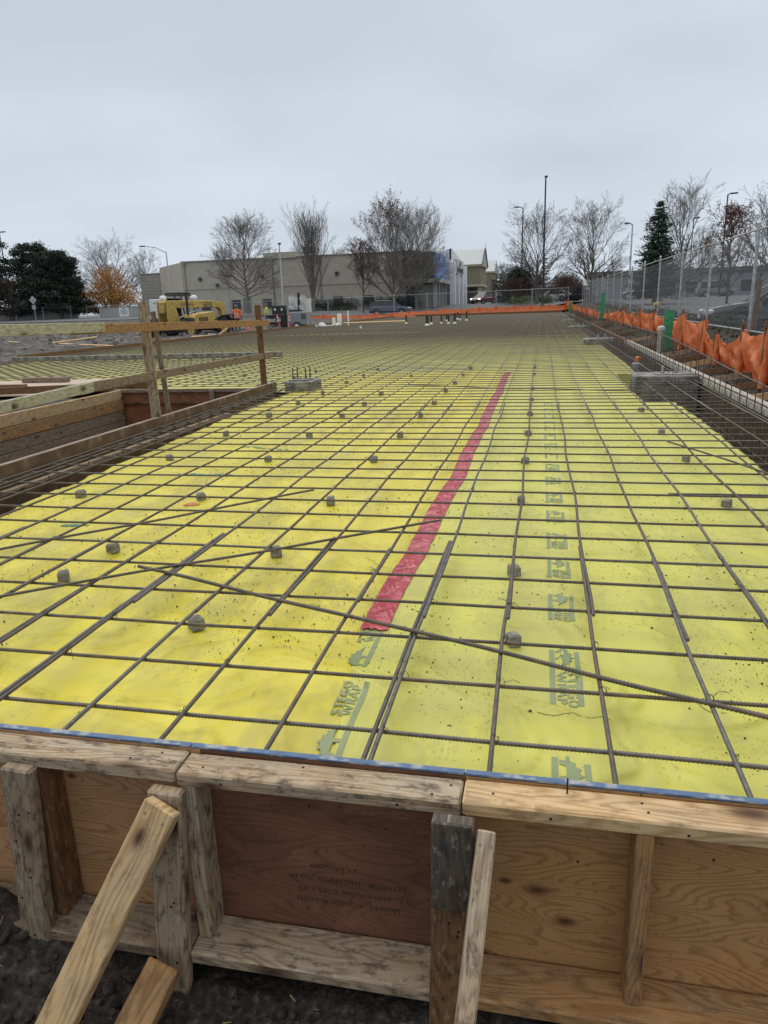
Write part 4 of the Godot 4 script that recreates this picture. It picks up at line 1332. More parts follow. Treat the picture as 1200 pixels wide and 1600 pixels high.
	for q in posts:
		var s := thing("guard_post", q[4], "wooden post", Vector3(q[0].x, -0.75, q[0].z), 0.0, "posts of the timber guard rail")
		part("timber", board(q[0] - s.position, q[1] - s.position, q[2], 0.04, Vector3(0.25, 0, 1), Vector2(rng.randf(), 0.3), 0.005), mats[q[3]], s)
	single("thin_stake", board(Vector3(-4.16, -0.8, -7.72), Vector3(-4.19, 1.17, -7.60), 0.05, 0.045, Vector3(0.25, 0, 1), Vector2(0.1, 0.2), 0.004), mats["lumber_grey"], "thin grey stake just right of the near guard post", "wooden stake")
	var rails := [
		[Vector3(-4.06, 1.075, -4.0), Vector3(-4.075, 1.035, -6.35), "lumber_pale", "pale mould-stained upper guard rail board at the left"],
		[Vector3(-4.075, 1.03, -5.9), Vector3(-4.085, 0.955, -10.85), "lumber_honey", "brown upper guard rail board reaching the far post"],
		[Vector3(-4.055, 0.475, -3.9), Vector3(-4.075, 0.515, -6.05), "lumber_pale", "pale stained lower guard rail board at the left"],
		[Vector3(-4.085, 0.51, -5.75), Vector3(-4.095, 0.475, -10.95), "lumber_grey", "grey lower guard rail board reaching the far post"],
	]
	for k in 4:
		var q: Array = rails[k]
		var dz := 0.038 if k in [1, 3] else 0.0
		single("guard_rail", board(q[0] + Vector3(0.045 - dz, 0, 0), q[1] + Vector3(0.045 - dz, 0, 0), 0.089, 0.038, Vector3(1, 0, 0.1), Vector2(rng.randf(), rng.randf()), 0.004), mats[q[2]], q[3], "guard rail", Vector3.ZERO, 0.0, "boards of the timber guard rail")
	# plywood sheet and timbers lying left of the pit
	single("plywood_sheet", boxmesh(Vector3(3.2, 0.02, 2.4), 0.002), flat("ply_face", lin(0.42, 0.33, 0.25), 0.75), "loose pale plywood sheet lying left of the pit", "plywood sheet", Vector3(-8.3, 0.035, -10.6), 0.12)
	single("timber_offcut", boxmesh(Vector3(0.85, 0.085, 0.14), 0.005, Vector2(0.1, 0.4)), mats["lumber_grey"], "grey timber offcut across the loose plywood sheet's back edge", "timber", Vector3(-8.45, 0.09, -11.35), 0.03)
	single("timber_offcut", boxmesh(Vector3(0.8, 0.085, 0.1), 0.005, Vector2(0.6, 0.1)), mats["lumber_brown"], "brown timber offcut on the loose plywood at the left picture edge", "timber", Vector3(-8.35, 0.09, -10.15), 0.06)
	single("timber_beam", boxmesh(Vector3(3.2, 0.12, 0.05), 0.005, Vector2(0.2, 0.8)), mats["lumber_brown"], "long timber lying along the near edge of the loose plywood", "timber", Vector3(-7.3, 0.09, -9.75), 0.30)
	single("timber_beam", boxmesh(Vector3(1.1, 0.10, 0.05), 0.005, Vector2(0.5, 0.8)), mats["lumber_grey"], "short timber between the loose plywood and the pit corner", "timber", Vector3(-6.7, 0.07, -10.35), 0.3)
	# concrete strip across the wide mat
	for k in 2:
		single("concrete_beam", boxmesh(Vector3(4.0, 0.13, 0.14), 0.01), mats["concrete"], ["low grey concrete strip across the left mat, left piece", "low grey concrete strip across the left mat, right piece"][k], "concrete strip", Vector3(-12.6 + k * 4.02, 0.02, -18.35), 0.0, "concrete strips across the left mat")

# ---------------------------------------------------------------- right: trench, cage, forms, orange fence, wire fence
func right_side() -> void:
	var rng := RandomNumberGenerator.new()
	rng.seed = 29
	# the form along the slab edge, in lengths
	var fm := mottled("form_right", [[0.2, lin(0.075, 0.048, 0.026)], [0.6, lin(0.115, 0.075, 0.04)], [0.85, lin(0.17, 0.13, 0.085)]], 0.9, 0.75, 0.1)
	var pale := mottled("splashed_timber", [[0.2, lin(0.24, 0.21, 0.17)], [0.5, lin(0.40, 0.38, 0.34)], [0.8, lin(0.50, 0.485, 0.45)]], 1.3, 0.8, 0.1)
	for k in 15:
		var z := -1.5 - 2.45 - k * 4.9
		var f := thing("edge_form", "%s length of the timber edge form along the right trench" % nth(k), "formwork", Vector3(2.25, -0.55, z), 0.0, "lengths of edge form along the right trench")
		var b := MB.new()
		b.box(Vector3(0.0, 0.30, 0), Vector3(0.02, 0.60, 4.88), Basis(), 0.002)
		part("plywood_panel", b.done(), fm, f)
		b = MB.new()
		b.box(Vector3(0.052, 0.582, 0), Vector3(0.082, 0.04, 4.88), Basis(), 0.004)
		part("top_plate", b.done(), pale if k < 4 else mats["lumber_brown"], f)
		b = MB.new()
		b.box(Vector3(-0.018, 0.548, 0), Vector3(0.014, 0.075, 4.87), Basis(), 0.002)
		part("chamfer_strip", b.done(), pale if k < 4 else mats["lumber_brown"], f)
	# stirrups with their raised top
	var st := MB.new()
	st.tube(PackedVector3Array([Vector3(-0.30, -0.38, 0), Vector3(0, -0.42, 0), Vector3(0, 0.0, 0), Vector3(0, 0.30, 0)]), PackedFloat32Array([0.006, 0.006, 0.006, 0.006]), 6)
	st.rod(Vector3(-0.3, -0.38, 0), Vector3(-0.3, -0.02, 0), 0.006, 6)
	var sm := st.done()
	for k in 150:
		var z := -4.6 - k * 0.305
		var rise := smoothstep(6.0, 15.0, -z) * 0.22
		var lab := "upright rebar stirrup in the right trench, %s from the near end" % nth(k) if k < 40 else "distant upright rebar stirrup in the right trench"
		var o := single("stirrup", sm, mats["steel"], lab, "rebar stirrup", Vector3(2.13 + rng.randfn(0, 0.008), rise, z), rng.randfn(0, 0.05), "upright stirrups in the right trench")
		o.rotation.z = rng.randfn(0, 0.02)
	var tb := [[2.12, 0.27, 0.5, "top rebar carried along the upright stirrups of the right trench"], [1.84, -0.36, -0.36, "lower inner rebar along the bottom of the right trench"], [2.11, -0.38, -0.38, "lower outer rebar along the bottom of the right trench"], [2.115, 0.0, 0.02, "middle rebar tied to the upright stirrups of the right trench"]]
	for q in tb:
		var b := MB.new()
		var p := PackedVector3Array()
		var r := PackedFloat32Array()
		for k in 40:
			var z := -4.4 - k * 1.2
			p.push_back(Vector3(q[0] + rng.randfn(0, 0.006), lerpf(q[1], q[2], smoothstep(6.0, 15.0, -z)) + rng.randfn(0, 0.004), z)); r.push_back(0.0075)
		b.tube(p, r, 6)
		single("trench_rebar", b.done(), mats["steel"], q[3], "rebar", Vector3.ZERO, 0.0, "bars in the right trench")
	# piers along the right trench
	var first: Node3D
	var pz := [-11.25, -21.9, -32.7, -43.2, -57.0, -66.0]
	for k in 6:
		if k == 0:
			first = thing("concrete_pier", "nearest grey concrete pier with two bolts in the right trench", "concrete pier", Vector3(1.76, -0.5, pz[0]), 0.0, "concrete piers with anchor bolts")
			var b := MB.new()
			b.box(Vector3(0, 0.28, 0), Vector3(0.86, 0.58, 0.62), Basis(), 0.015)
			part("block", b.done(), mats["concrete"], first)
			b = MB.new()
			b.box(Vector3(0.15, 0.575, -0.02), Vector3(0.54, 0.014, 0.4), Basis(), 0.002)
			part("base_plate", b.done(), mats["concrete"], first)
			for x in [-0.02, 0.16]:
				b = MB.new()
				b.lathe(Vector3(x, 0.578, 0.0), [Vector2(0, 0), Vector2(0.026, 0), Vector2(0.026, 0.03), Vector2(0.017, 0.034), Vector2(0.017, 0.1), Vector2(0.014, 0.106), Vector2(0, 0.106)], 10)
				part("anchor_bolt", b.done(), mats["galvanised"], first)
		else:
			dup(first, "grey concrete pier in the right trench, %s from the near end" % nth(k), Vector3(1.66 - 0.04 * k, -0.5, pz[k]))
	# pipes
	var pc := thing("pipe_stub", "grey wrapped pipe stub with an orange cap in the right trench", "pipe", Vector3(1.82, -0.45, -14.9))
	var b := MB.new()
	b.lathe(Vector3.ZERO, [Vector2(0.11, 0.0), Vector2(0.10, 0.25), Vector2(0.085, 0.37), Vector2(0.065, 0.40), Vector2(0.0, 0.40)], 16)
	part("sleeve", b.done(), mats["galvanised"], pc)
	b = MB.new()
	b.lathe(Vector3(0.02, 0.39, 0), [Vector2(0.05, 0.0), Vector2(0.05, 0.10), Vector2(0.04, 0.115), Vector2(0, 0.115)], 16)
	part("cap", b.done(), flat("orange_plastic", lin(0.75, 0.16, 0.03), 0.45), pc)
	var wp := thing("pipe_stub", "upright pale grey pipe stub with rounded cap behind the pier", "pipe", Vector3(2.42, -0.12, -16.2))
	b = MB.new()
	b.lathe(Vector3.ZERO, [Vector2(0.06, 0), Vector2(0.06, 0.6)], 16)
	part("pipe", b.done(), mats["galvanised"], wp)
	b = MB.new()
	b.lathe(Vector3(0, 0.6, 0), [Vector2(0.078, 0), Vector2(0.078, 0.06), Vector2(0.06, 0.085), Vector2(0, 0.095)], 16)
	part("cap", b.done(), flat("pale_cap", lin(0.42, 0.43, 0.43), 0.55), wp)
	# outrigger boards from the form to the bank
	var k := 0
	for q in [[-5.6, 0.1], [-6.4, 0.2], [-7.1, 0.0], [-7.9, 0.0], [-8.8, -0.1], [-9.8, 0.1], [-10.8, 0.0], [-11.8, 0.05], [-13.0, -0.1], [-14.2, 0.0], [-15.5, 0.0], [-18.0, 0.1], [-21.0, 0.0], [-24.5, 0.0], [-28.0, 0.0], [-32.0, 0.0], [-37.0, 0.0], [-43.0, 0.0]]:
		single("outrigger_board", board(Vector3(2.33, 0.02, q[0]), Vector3(2.9 + 0.12 * sin(k * 2.1), 0.10, q[0] + q[1]), 0.089, 0.038, Vector3(0, 0.25, 1), Vector2(rng.randf(), rng.randf()), 0.004), mats[["lumber_tan", "lumber_brown", "lumber_worn", "lumber_brown"][k % 4]], "%s brace board from the edge form to the right bank" % nth(k), "wooden brace", Vector3.ZERO, 0.0, "brace boards on the right bank")
		k += 1
	single("brace_offcut", board(Vector3(2.42, -0.1, -6.9), Vector3(2.62, 0.1, -7.35), 0.07, 0.035, Vector3(0.4, 0.3, 1)), mats["lumber_tan"], "short pale diagonal offcut below the nearest right brace board", "wooden brace")
	# green painted boards
	for q in [[Vector3(2.72, -0.1, -17.3), 0.20, 0.95, "nearest tall green painted board standing at the right form"], [Vector3(2.82, -0.05, -37.0), 0.18, 1.45, "second tall green painted board along the right form"], [Vector3(2.42, 0.0, -66.5), 0.24, 0.95, "far green painted board at the end of the right form"], [Vector3(3.0, 0.1, -62.0), 0.2, 0.45, "short green painted board at the far orange fence corner"]]:
		var o := single("green_board", boxmesh(Vector3(q[1], q[2], 0.02), 0.002), mottled("green_board", [[0.2, lin(0.025, 0.21, 0.095)], [0.6, lin(0.04, 0.29, 0.13)], [0.9, lin(0.09, 0.34, 0.18)]], 1.5, 0.65), q[3], "marker board", q[0] + Vector3(0, q[2] * 0.5, 0), -0.1, "green painted marker boards")
		o.rotation.z = -0.03
	var sv := thing("survey_rod", "thin rusty survey rod with a tan target plate by the orange fence", "survey rod", Vector3(3.25, 0.0, -23.0))
	b = MB.new(); b.rod(Vector3.ZERO, Vector3(0, 0.92, 0), 0.022, 7)
	part("rod", b.done(), mats["lumber_brown"], sv)
	b = MB.new(); b.box(Vector3(0, 0.95, 0), Vector3(0.17, 0.07, 0.05), Basis(), 0.01)
	part("target", b.done(), flat("tan_plastic", lin(0.65, 0.4, 0.15), 0.5), sv)
	# orange silt fence
	orange_run("nearer orange silt fence sagging between stakes along the right bank", [Vector3(2.78, -0.05, -7.4), Vector3(2.68, 0.04, -8.4), Vector3(2.64, 0.08, -9.6), Vector3(2.72, 0.10, -11.1), Vector3(2.76, 0.11, -12.7), Vector3(2.86, 0.10, -14.3), Vector3(2.88, 0.10, -16.6), Vector3(2.96, 0.11, -19.0), Vector3(3.04, 0.11, -21.8), Vector3(3.0, 0.12, -24.4), Vector3(3.02, 0.12, -26.6), Vector3(2.95, 0.14, -29.0)], [0.36, 0.42, 0.72, 0.62, 0.48, 0.68, 0.74, 0.66, 0.68, 0.70, 0.62, 0.68], 31, 0.085)
	orange_run("farther orange silt fence folded up along the right bank", [Vector3(2.95, 0.14, -29.4), Vector3(2.96, 0.12, -31.5), Vector3(2.88, 0.12, -34.5), Vector3(2.90, 0.14, -38.0), Vector3(2.78, 0.16, -42.0), Vector3(2.70, 0.18, -47.0), Vector3(2.66, 0.2, -52.0), Vector3(2.64, 0.24, -58.0), Vector3(2.62, 0.28, -66.0), Vector3(2.55, 0.34, -74.0), Vector3(2.4, 0.36, -77.5)], [0.58, 0.62, 0.52, 0.6, 0.5, 0.56, 0.52, 0.56, 0.62, 0.74, 0.85], 32, 0.085)
	# crumpled loose end of the nearer fence
	# chain-link panels along the right
	var zs := [-8.4, -11.9, -15.45, -19.3, -23.1, -27.3, -31.2, -35.4, -39.8, -43.9, -48.0, -52.2, -57.0, -62.0]
	for i in zs.size() - 1:
		var y0 := lerpf(0.40, 0.62, clampf((-zs[i] - 14.0) / 48.0, 0, 1))
		var span: float = zs[i] - zs[i + 1] - 0.06
		chain_panel("%s chain-link fence panel along the right bank from the near end" % nth(i), Vector3(3.9, y0, zs[i] - 0.03), PI / 2, span, 1.88, 0.062 if i < 5 else 0.11, "chain-link panels along the right bank")
	# stacked panels at the corner
	for i in 5:
		chain_panel("chain-link panel stacked on edge at the far fence corner", Vector3(3.2 + i * 0.16, 0.55, -62.2 - i * 0.5), 0.25 + 0.1 * i, 1.6, 1.95, 0.09, "stacked fence panels at the corner")
	# grass and weeds on the bank and the hedge strip behind the fence
	var gcol := [Color(0.04, 0.06, 0.02), Color(0.07, 0.08, 0.03), Color(0.10, 0.085, 0.04), Color(0.025, 0.04, 0.015)]
	var gb := MB.new()
	for q in 9000:
		var x := rng.randf_range(3.3, 5.6)
		var z := -5.0 - 50.0 * pow(rng.randf(), 1.7)
		if x < 3.7 and rng.randf() < 0.7: continue
		var y := land(x, z) + 0.0
		var h := rng.randf_range(0.08, 0.26)
		var d := Vector3(rng.randfn(0, 0.5), 1, rng.randfn(0, 0.5)).normalized()
		var s := Vector3(rng.randfn(), 0, rng.randfn()).normalized() * 0.012
		gb.col = gcol[rng.randi() % 4]
		gb.tri(Vector3(x, y, z) - s, Vector3(x, y, z) + s, Vector3(x, y, z) + d * h, Vector3(0, 0.4, 1))
	var gs := single("grass", gb.done(), leafmat("leaves"), "rough grass and weeds along the foot of the wire fence", "grass")
	gs.set_meta("kind", "stuff")
	for q in 8:
		var z := -9.5 - q * 3.4
		shrub("low_shrub", "low dark shrub behind the right wire fence, %s from the near end" % nth(q), "shrub", Vector3(4.75 + 0.12 * sin(q * 1.7), land(4.75, z), z), [[Vector3(0, 0.12, 0), Vector3(0.5, 0.2, 1.2)], [Vector3(0.2, 0.14, 0.7), Vector3(0.45, 0.18, 0.7)]], 240, 5, 0.09, 0.045, [Color(0.014, 0.024, 0.010), Color(0.03, 0.04, 0.018), Color(0.04, 0.03, 0.02)], 600 + q, "shrubs behind the right fence")

# stakes with plastic strung between them
func orange_run(label: String, feet: Array, tops: Array, sd: int, fold: float, stake_h := 0.12) -> void:
	var rng := RandomNumberGenerator.new()
	rng.seed = sd
	var t := thing("orange_fence", label, "silt fence", feet[0], 0.0, "orange silt fences round the site")
	var o: Vector3 = feet[0]
	var nz := noise(1.6, sd, 3)
	var nf := noise(0.9, sd + 4, 2)
	var b := MB.new()
	var m := feet.size()
	var per := 16
	b.grid((m - 1) * per + 1, 9, func(i, j):
		var f := float(i) / per
		var s := mini(int(f), m - 2)
		var u := f - s
		var a: Vector3 = feet[s]
		var c: Vector3 = feet[s + 1]
		var h := lerpf(tops[s], tops[s + 1], u) - 0.16 * sin(PI * u) * (0.45 + 1.6 * absf(nf.get_noise_1d(s * 7.7)))
		var v = 1.0 - j / 8.0
		var dir := (c - a).normalized()
		var side := dir.cross(Vector3.UP).normalized()
		var p = a.lerp(c, u) + Vector3.UP * (h * v - 0.05)
		var w := nz.get_noise_2d(f * per * 0.09, v * 0.7) * fold + crease(nz, f * 1.2 + v * 0.9, v * 1.1 + f * 0.5, 4.0) * fold * 0.7
		p += side * (w * (0.25 + sin(PI * u)) + (1.0 - v) * (1.0 - v) * 0.10)
		p.y += nz.get_noise_2d(f * 3.0, v * 2.0 + 30.0) * 0.03 * sin(PI * u)
		return p - o)
	part("fabric", b.done(), mats["orange_fabric"], t)
	for s in m:
		var st := MB.new()
		var p: Vector3 = (feet[s] as Vector3) - o
		var lean := Vector3(rng.randfn(0, 0.05), 1, rng.randfn(0, 0.07)).normalized()
		st.box(p + lean * (tops[s] * 0.5 - 0.06) + Vector3(-0.03, 0, 0), Vector3(0.036, tops[s] + 0.12 + stake_h * rng.randf(), 0.036), Basis(Quaternion(Vector3.UP, lean)), 0.004)
		part("stake", st.done(), mats["lumber_brown"], t)
		# bunched plastic wound on the stake
		var g := MB.new()
		var pp := PackedVector3Array()
		var rr := PackedFloat32Array()
		for k in 9:
			var v := k / 8.0
			pp.push_back(p + lean * (tops[s] * v * 0.97 - 0.04) + Vector3(rng.randfn(0, 0.006), 0, rng.randfn(0, 0.006)))
			rr.push_back(0.03 + 0.018 * rng.randf() + 0.02 * (1.0 - v))
		g.tube(pp, rr, 7)
		part("wound_fabric", g.done(), mats["orange_fabric"], t)

var panel_cache := {}
# a framed chain-link panel from its foot; length along local x
func chain_panel(label: String, at: Vector3, turn: float, length: float, h: float, pitch: float, group: String, r := 0.0028) -> Node3D:
	var t := thing("chain_link_fence", label, "chain-link fence", at, turn, group)
	var key := "%.1f/%.2f/%.3f" % [length, h, pitch]
	if not panel_cache.has(key):
		var b := MB.new()
		var cols := int(length / pitch)
		var rows := int((h - 0.12) / (pitch * 0.5))
		for k in cols:
			for q in 1:
				var pts := PackedVector3Array()
				var rr := PackedFloat32Array()
				for j in rows + 1:
					var s := 1.0 if (j + k) % 2 == 0 else -1.0
					pts.push_back(Vector3((k + 0.5) * pitch + s * pitch * 0.5, 0.08 + j * pitch * 0.5, 0.003 * s))
					rr.push_back(r)
				b.tube(pts, rr, 3, false)
		panel_cache[key] = b.done()
	part("wire_mesh", panel_cache[key], mats["wire"], t)
	for x in [0.0, length]:
		var b := MB.new()
		b.rod(Vector3(x, -0.12, 0), Vector3(x, h + 0.12, 0), 0.024, 10)
		b.lathe(Vector3(x, h + 0.12, 0), [Vector2(0.026, 0), Vector2(0.02, 0.015), Vector2(0, 0.02)], 10)
		part("post", b.done(), mats["galvanised"], t)
	for y in [0.06, h]:
		var b := MB.new()
		b.rod(Vector3(0.02, y, 0), Vector3(length - 0.02, y, 0), 0.018, 8)
		part("rail", b.done(), mats["galvanised"], t)
	return t

# ---------------------------------------------------------------- people: one skin over a skeleton
func smin(a: float, b: float, k: float) -> float:
	var h := clampf(0.5 + 0.5 * (b - a) / k, 0.0, 1.0)
	return lerpf(b, a, h) - k * h * (1.0 - h)

func field(p: Vector3, bones: Array) -> float:
	var d := 9.0
	for q in bones:
		var a: Vector3 = q[0]
		var ab: Vector3 = q[1] - a
		var t := clampf((p - a).dot(ab) / maxf(ab.length_squared(), 1e-6), 0.0, 1.0)
		var w: Vector3 = p - (a + ab * t)
		w.z *= q[4] if q.size() > 4 else 1.0
		d = smin(d, w.length() - lerpf(q[2], q[3], t), 0.05)
	return d

func skin(bones: Array, lo: Vector3, hi: Vector3, cell: float, paint: Callable) -> MB:
	var nx := int((hi.x - lo.x) / cell) + 2
	var ny := int((hi.y - lo.y) / cell) + 2
	var nz := int((hi.z - lo.z) / cell) + 2
	var f := PackedFloat32Array()
	f.resize(nx * ny * nz)
	for z in nz:
		for y in ny:
			for x in nx:
				f[(z * ny + y) * nx + x] = field(lo + Vector3(x, y, z) * cell, bones)
	var b := MB.new()
	var id := {}
	var off := [0, 1, nx, nx + 1, nx * ny, nx * ny + 1, nx * ny + nx, nx * ny + nx + 1]
	for z in nz - 1:
		for y in ny - 1:
			for x in nx - 1:
				var base := (z * ny + y) * nx + x
				var inside := 0
				for o in off: inside += 1 if f[base + o] < 0.0 else 0
				if inside == 0 or inside == 8: continue
				var sum := Vector3.ZERO
				var cnt := 0
				for e in [[0, 1], [2, 3], [4, 5], [6, 7], [0, 2], [1, 3], [4, 6], [5, 7], [0, 4], [1, 5], [2, 6], [3, 7]]:
					var fa: float = f[base + off[e[0]]]
					var fb: float = f[base + off[e[1]]]
					if (fa < 0.0) != (fb < 0.0):
						var u := fa / (fa - fb)
						var ca := Vector3(e[0] & 1, (e[0] >> 1) & 1, e[0] >> 2)
						var cb := Vector3(e[1] & 1, (e[1] >> 1) & 1, e[1] >> 2)
						sum += ca.lerp(cb, u)
						cnt += 1
				var p := lo + (Vector3(x, y, z) + sum / cnt) * cell
				var h := cell * 0.5
				var g := Vector3(field(p + Vector3(h, 0, 0), bones) - field(p - Vector3(h, 0, 0), bones), field(p + Vector3(0, h, 0), bones) - field(p - Vector3(0, h, 0), bones), field(p + Vector3(0, 0, h), bones) - field(p - Vector3(0, 0, h), bones)).normalized()
				b.col = paint.call(p)
				id[base] = b.vert(p, g)
	var st := [1, nx, nx * ny]
	for base in id.keys():
		var x: int = base % nx
		var y: int = (base / nx) % ny
		var z: int = base / (nx * ny)
		var pos := [x, y, z]
		for a in 3:
			var c: int = st[(a + 1) % 3]
			var d: int = st[(a + 2) % 3]
			if pos[(a + 1) % 3] == 0 or pos[(a + 2) % 3] == 0: continue
			if (f[base] < 0.0) == (f[base + st[a]] < 0.0): continue
			if not (id.has(base - c) and id.has(base - d) and id.has(base - c - d)): continue
			var q := [id[base], id[base - c], id[base - c - d], id[base - d]]
			if f[base] > 0.0: b.ix.append_array(PackedInt32Array([q[0], q[1], q[2], q[0], q[2], q[3]]))
			else: b.ix.append_array(PackedInt32Array([q[0], q[2], q[1], q[0], q[3], q[2]]))
	return b

# a standing person facing local +z; arms: [elbow, hand] for each side
func person(label: String, at: Vector3, turn: float, jacket: Color, trousers: Color, hat: Color, arms: Array, stripes: Color) -> void:
	var t := thing("person", label, "person", at, turn)
	var bones := []
	for s in [-1.0, 1.0]:
		bones.push_back([Vector3(s * 0.10, 0.90, 0), Vector3(s * 0.115, 0.50, 0.01), 0.092, 0.066])
		bones.push_back([Vector3(s * 0.115, 0.50, 0.01), Vector3(s * 0.125, 0.11, -0.02), 0.064, 0.046])
		bones.push_back([Vector3(s * 0.125, 0.05, -0.04), Vector3(s * 0.145, 0.04, 0.13), 0.05, 0.038])
	bones.push_back([Vector3(0, 0.93, 0), Vector3(0, 1.16, 0.0), 0.155, 0.15, 1.3])
	bones.push_back([Vector3(0, 1.16, 0), Vector3(0, 1.40, 0.0), 0.155, 0.145, 1.35])
	bones.push_back([Vector3(-0.15, 1.40, 0), Vector3(0.15, 1.40, 0), 0.075, 0.075])
	bones.push_back([Vector3(0, 1.42, 0), Vector3(0, 1.55, 0.015), 0.06, 0.055])
	bones.push_back([Vector3(0, 1.585, 0.015), Vector3(0, 1.665, 0.01), 0.072, 0.088])
	bones.push_back([Vector3(0, 1.615, 0.095), Vector3(0, 1.595, 0.11), 0.012, 0.014])
	for k in 2:
		var s := -1.0 if k == 0 else 1.0
		var el: Vector3 = arms[k][0]
		var ha: Vector3 = arms[k][1]
		bones.push_back([Vector3(s * 0.20, 1.40, 0), el, 0.062, 0.05])
		bones.push_back([el, ha, 0.05, 0.036])
		bones.push_back([ha, ha + (ha - el).normalized() * 0.075, 0.033, 0.036])
		bones.push_back([Vector3(s * 0.083, 1.63, 0.0), Vector3(s * 0.09, 1.61, 0.0), 0.015, 0.012])
	var skin_col := lin(0.42, 0.24, 0.16)
	var b := skin(bones, Vector3(-0.55, -0.02, -0.4), Vector3(0.55, 1.8, 0.5), 0.028, func(p):
		if p.y < 0.10: return lin(0.05, 0.035, 0.025).srgb_to_linear()
		if p.y < 0.92 and absf(p.x) < 0.24: return trousers
		if p.y > 1.505: return skin_col.srgb_to_linear() if p.z > -0.03 or p.y < 1.58 else Color(0.03, 0.02, 0.015)
		for k in 2:
			if p.distance_to(arms[k][1]) < 0.1 and p.distance_to(arms[k][0]) > p.distance_to(arms[k][1]) + 0.1: return skin_col.srgb_to_linear()
		return jacket)
	# fingers and thumb on each hand
	b.col = skin_col.srgb_to_linear()
	for k in 2:
		var ha: Vector3 = arms[k][1]
		var d: Vector3 = (ha - arms[k][0]).normalized()
		var wide := d.cross(Vector3(1, 0, 0)).normalized()
		var curl := wide.cross(d)
		for q in 4:
			var root := ha + d * 0.085 + wide * (q - 1.5) * 0.019
			var ln: float = [0.065, 0.078, 0.072, 0.055][q]
			b.tube(PackedVector3Array([root, root + d * ln * 0.5 + curl * 0.006, root + d * ln + curl * 0.028]), PackedFloat32Array([0.0095, 0.009, 0.007]), 6)
		b.tube(PackedVector3Array([ha + d * 0.02 - wide * 0.028, ha + d * 0.05 - wide * 0.05, ha + d * 0.085 - wide * 0.052]), PackedFloat32Array([0.012, 0.0105, 0.008]), 6)
	# eyes and mouth
	b.col = Color(0.02, 0.015, 0.01)
	for s in [-1.0, 1.0]: b.lathe(Vector3(s * 0.032, 1.635, 0.086), [Vector2(0, -0.009), Vector2(0.009, 0), Vector2(0, 0.009)], 8)
	b.rod(Vector3(-0.022, 1.565, 0.083), Vector3(0.022, 1.565, 0.083), 0.005, 5)
	part("body", b.done(), leafmat("cloth", 0.8), t)
	var hb := MB.new()
	hb.lathe(Vector3(0, 1.66, 0.005), [Vector2(0.135, -0.005), Vector2(0.137, 0.004), Vector2(0.112, 0.012), Vector2(0.106, 0.05), Vector2(0.078, 0.095), Vector2(0.03, 0.115), Vector2(0, 0.118)], 16)
	part("hard_hat", hb.done(), flat("hat_%s" % hat.to_html(), hat, 0.35), t)
	var vb := MB.new()
	for y in [1.02, 1.18]:
		var pts := PackedVector3Array()
		var rr := PackedFloat32Array()
		for q in 17:
			var a := TAU * q / 16.0
			pts.push_back(Vector3(cos(a) * 0.163, y, sin(a) * 0.122)); rr.push_back(0.021)
		vb.tube(pts, rr, 4, false)
	for s in [-0.09, 0.09]:
		vb.tube(PackedVector3Array([Vector3(s, 1.0, -0.118), Vector3(s, 1.3, -0.116), Vector3(s, 1.475, -0.01), Vector3(s, 1.3, 0.118), Vector3(s, 1.0, 0.118)]), PackedFloat32Array([0.02, 0.02, 0.02, 0.02, 0.02]), 4)
	part("reflective_stripe", vb.done(), flat("stripe_%s" % stripes.to_html(), stripes, 0.4), t)

# ---------------------------------------------------------------- wheels, telehandler, light tower
func wheel(parent: Node3D, at: Vector3, r: float, w: float, ax: Vector3, rim: Material, lugs := 0) -> void:
	var bs := Basis(Quaternion(Vector3.UP, ax))
	var b := MB.new()
	b.lathe(at, [Vector2(r * 0.58, -w * 0.45), Vector2(r * 0.8, -w * 0.5), Vector2(r * 0.95, -w * 0.46), Vector2(r, -w * 0.32), Vector2(r, w * 0.32), Vector2(r * 0.95, w * 0.46), Vector2(r * 0.8, w * 0.5), Vector2(r * 0.58, w * 0.45)], 28, bs)
	for k in lugs:
		for s in [-1.0, 1.0]:
			var a := TAU * (k + (0.5 if s > 0 else 0.0)) / lugs
			var rad := bs * Vector3(cos(a), 0, sin(a))
			var tg := ax.cross(rad)
			b.box(at + rad * (r + 0.01) + ax * s * w * 0.24, Vector3(0.06, 0.07, w * 0.5), Basis(tg, rad, ax).rotated(rad, s * 0.5), 0.008)
	var wn := part("wheel", b.done(), mats["rubber"], parent)
	b = MB.new()
	b.lathe(at, [Vector2(0, -w * 0.36), Vector2(r * 0.2, -w * 0.36), Vector2(r * 0.26, -w * 0.25), Vector2(r * 0.48, -w * 0.28), Vector2(r * 0.6, -w * 0.46), Vector2(r * 0.6, w * 0.46), Vector2(r * 0.48, w * 0.28), Vector2(r * 0.26, w * 0.25), Vector2(r * 0.2, w * 0.36), Vector2(0, w * 0.36)], 20, bs)
	part("rim", b.done(), rim, wn)

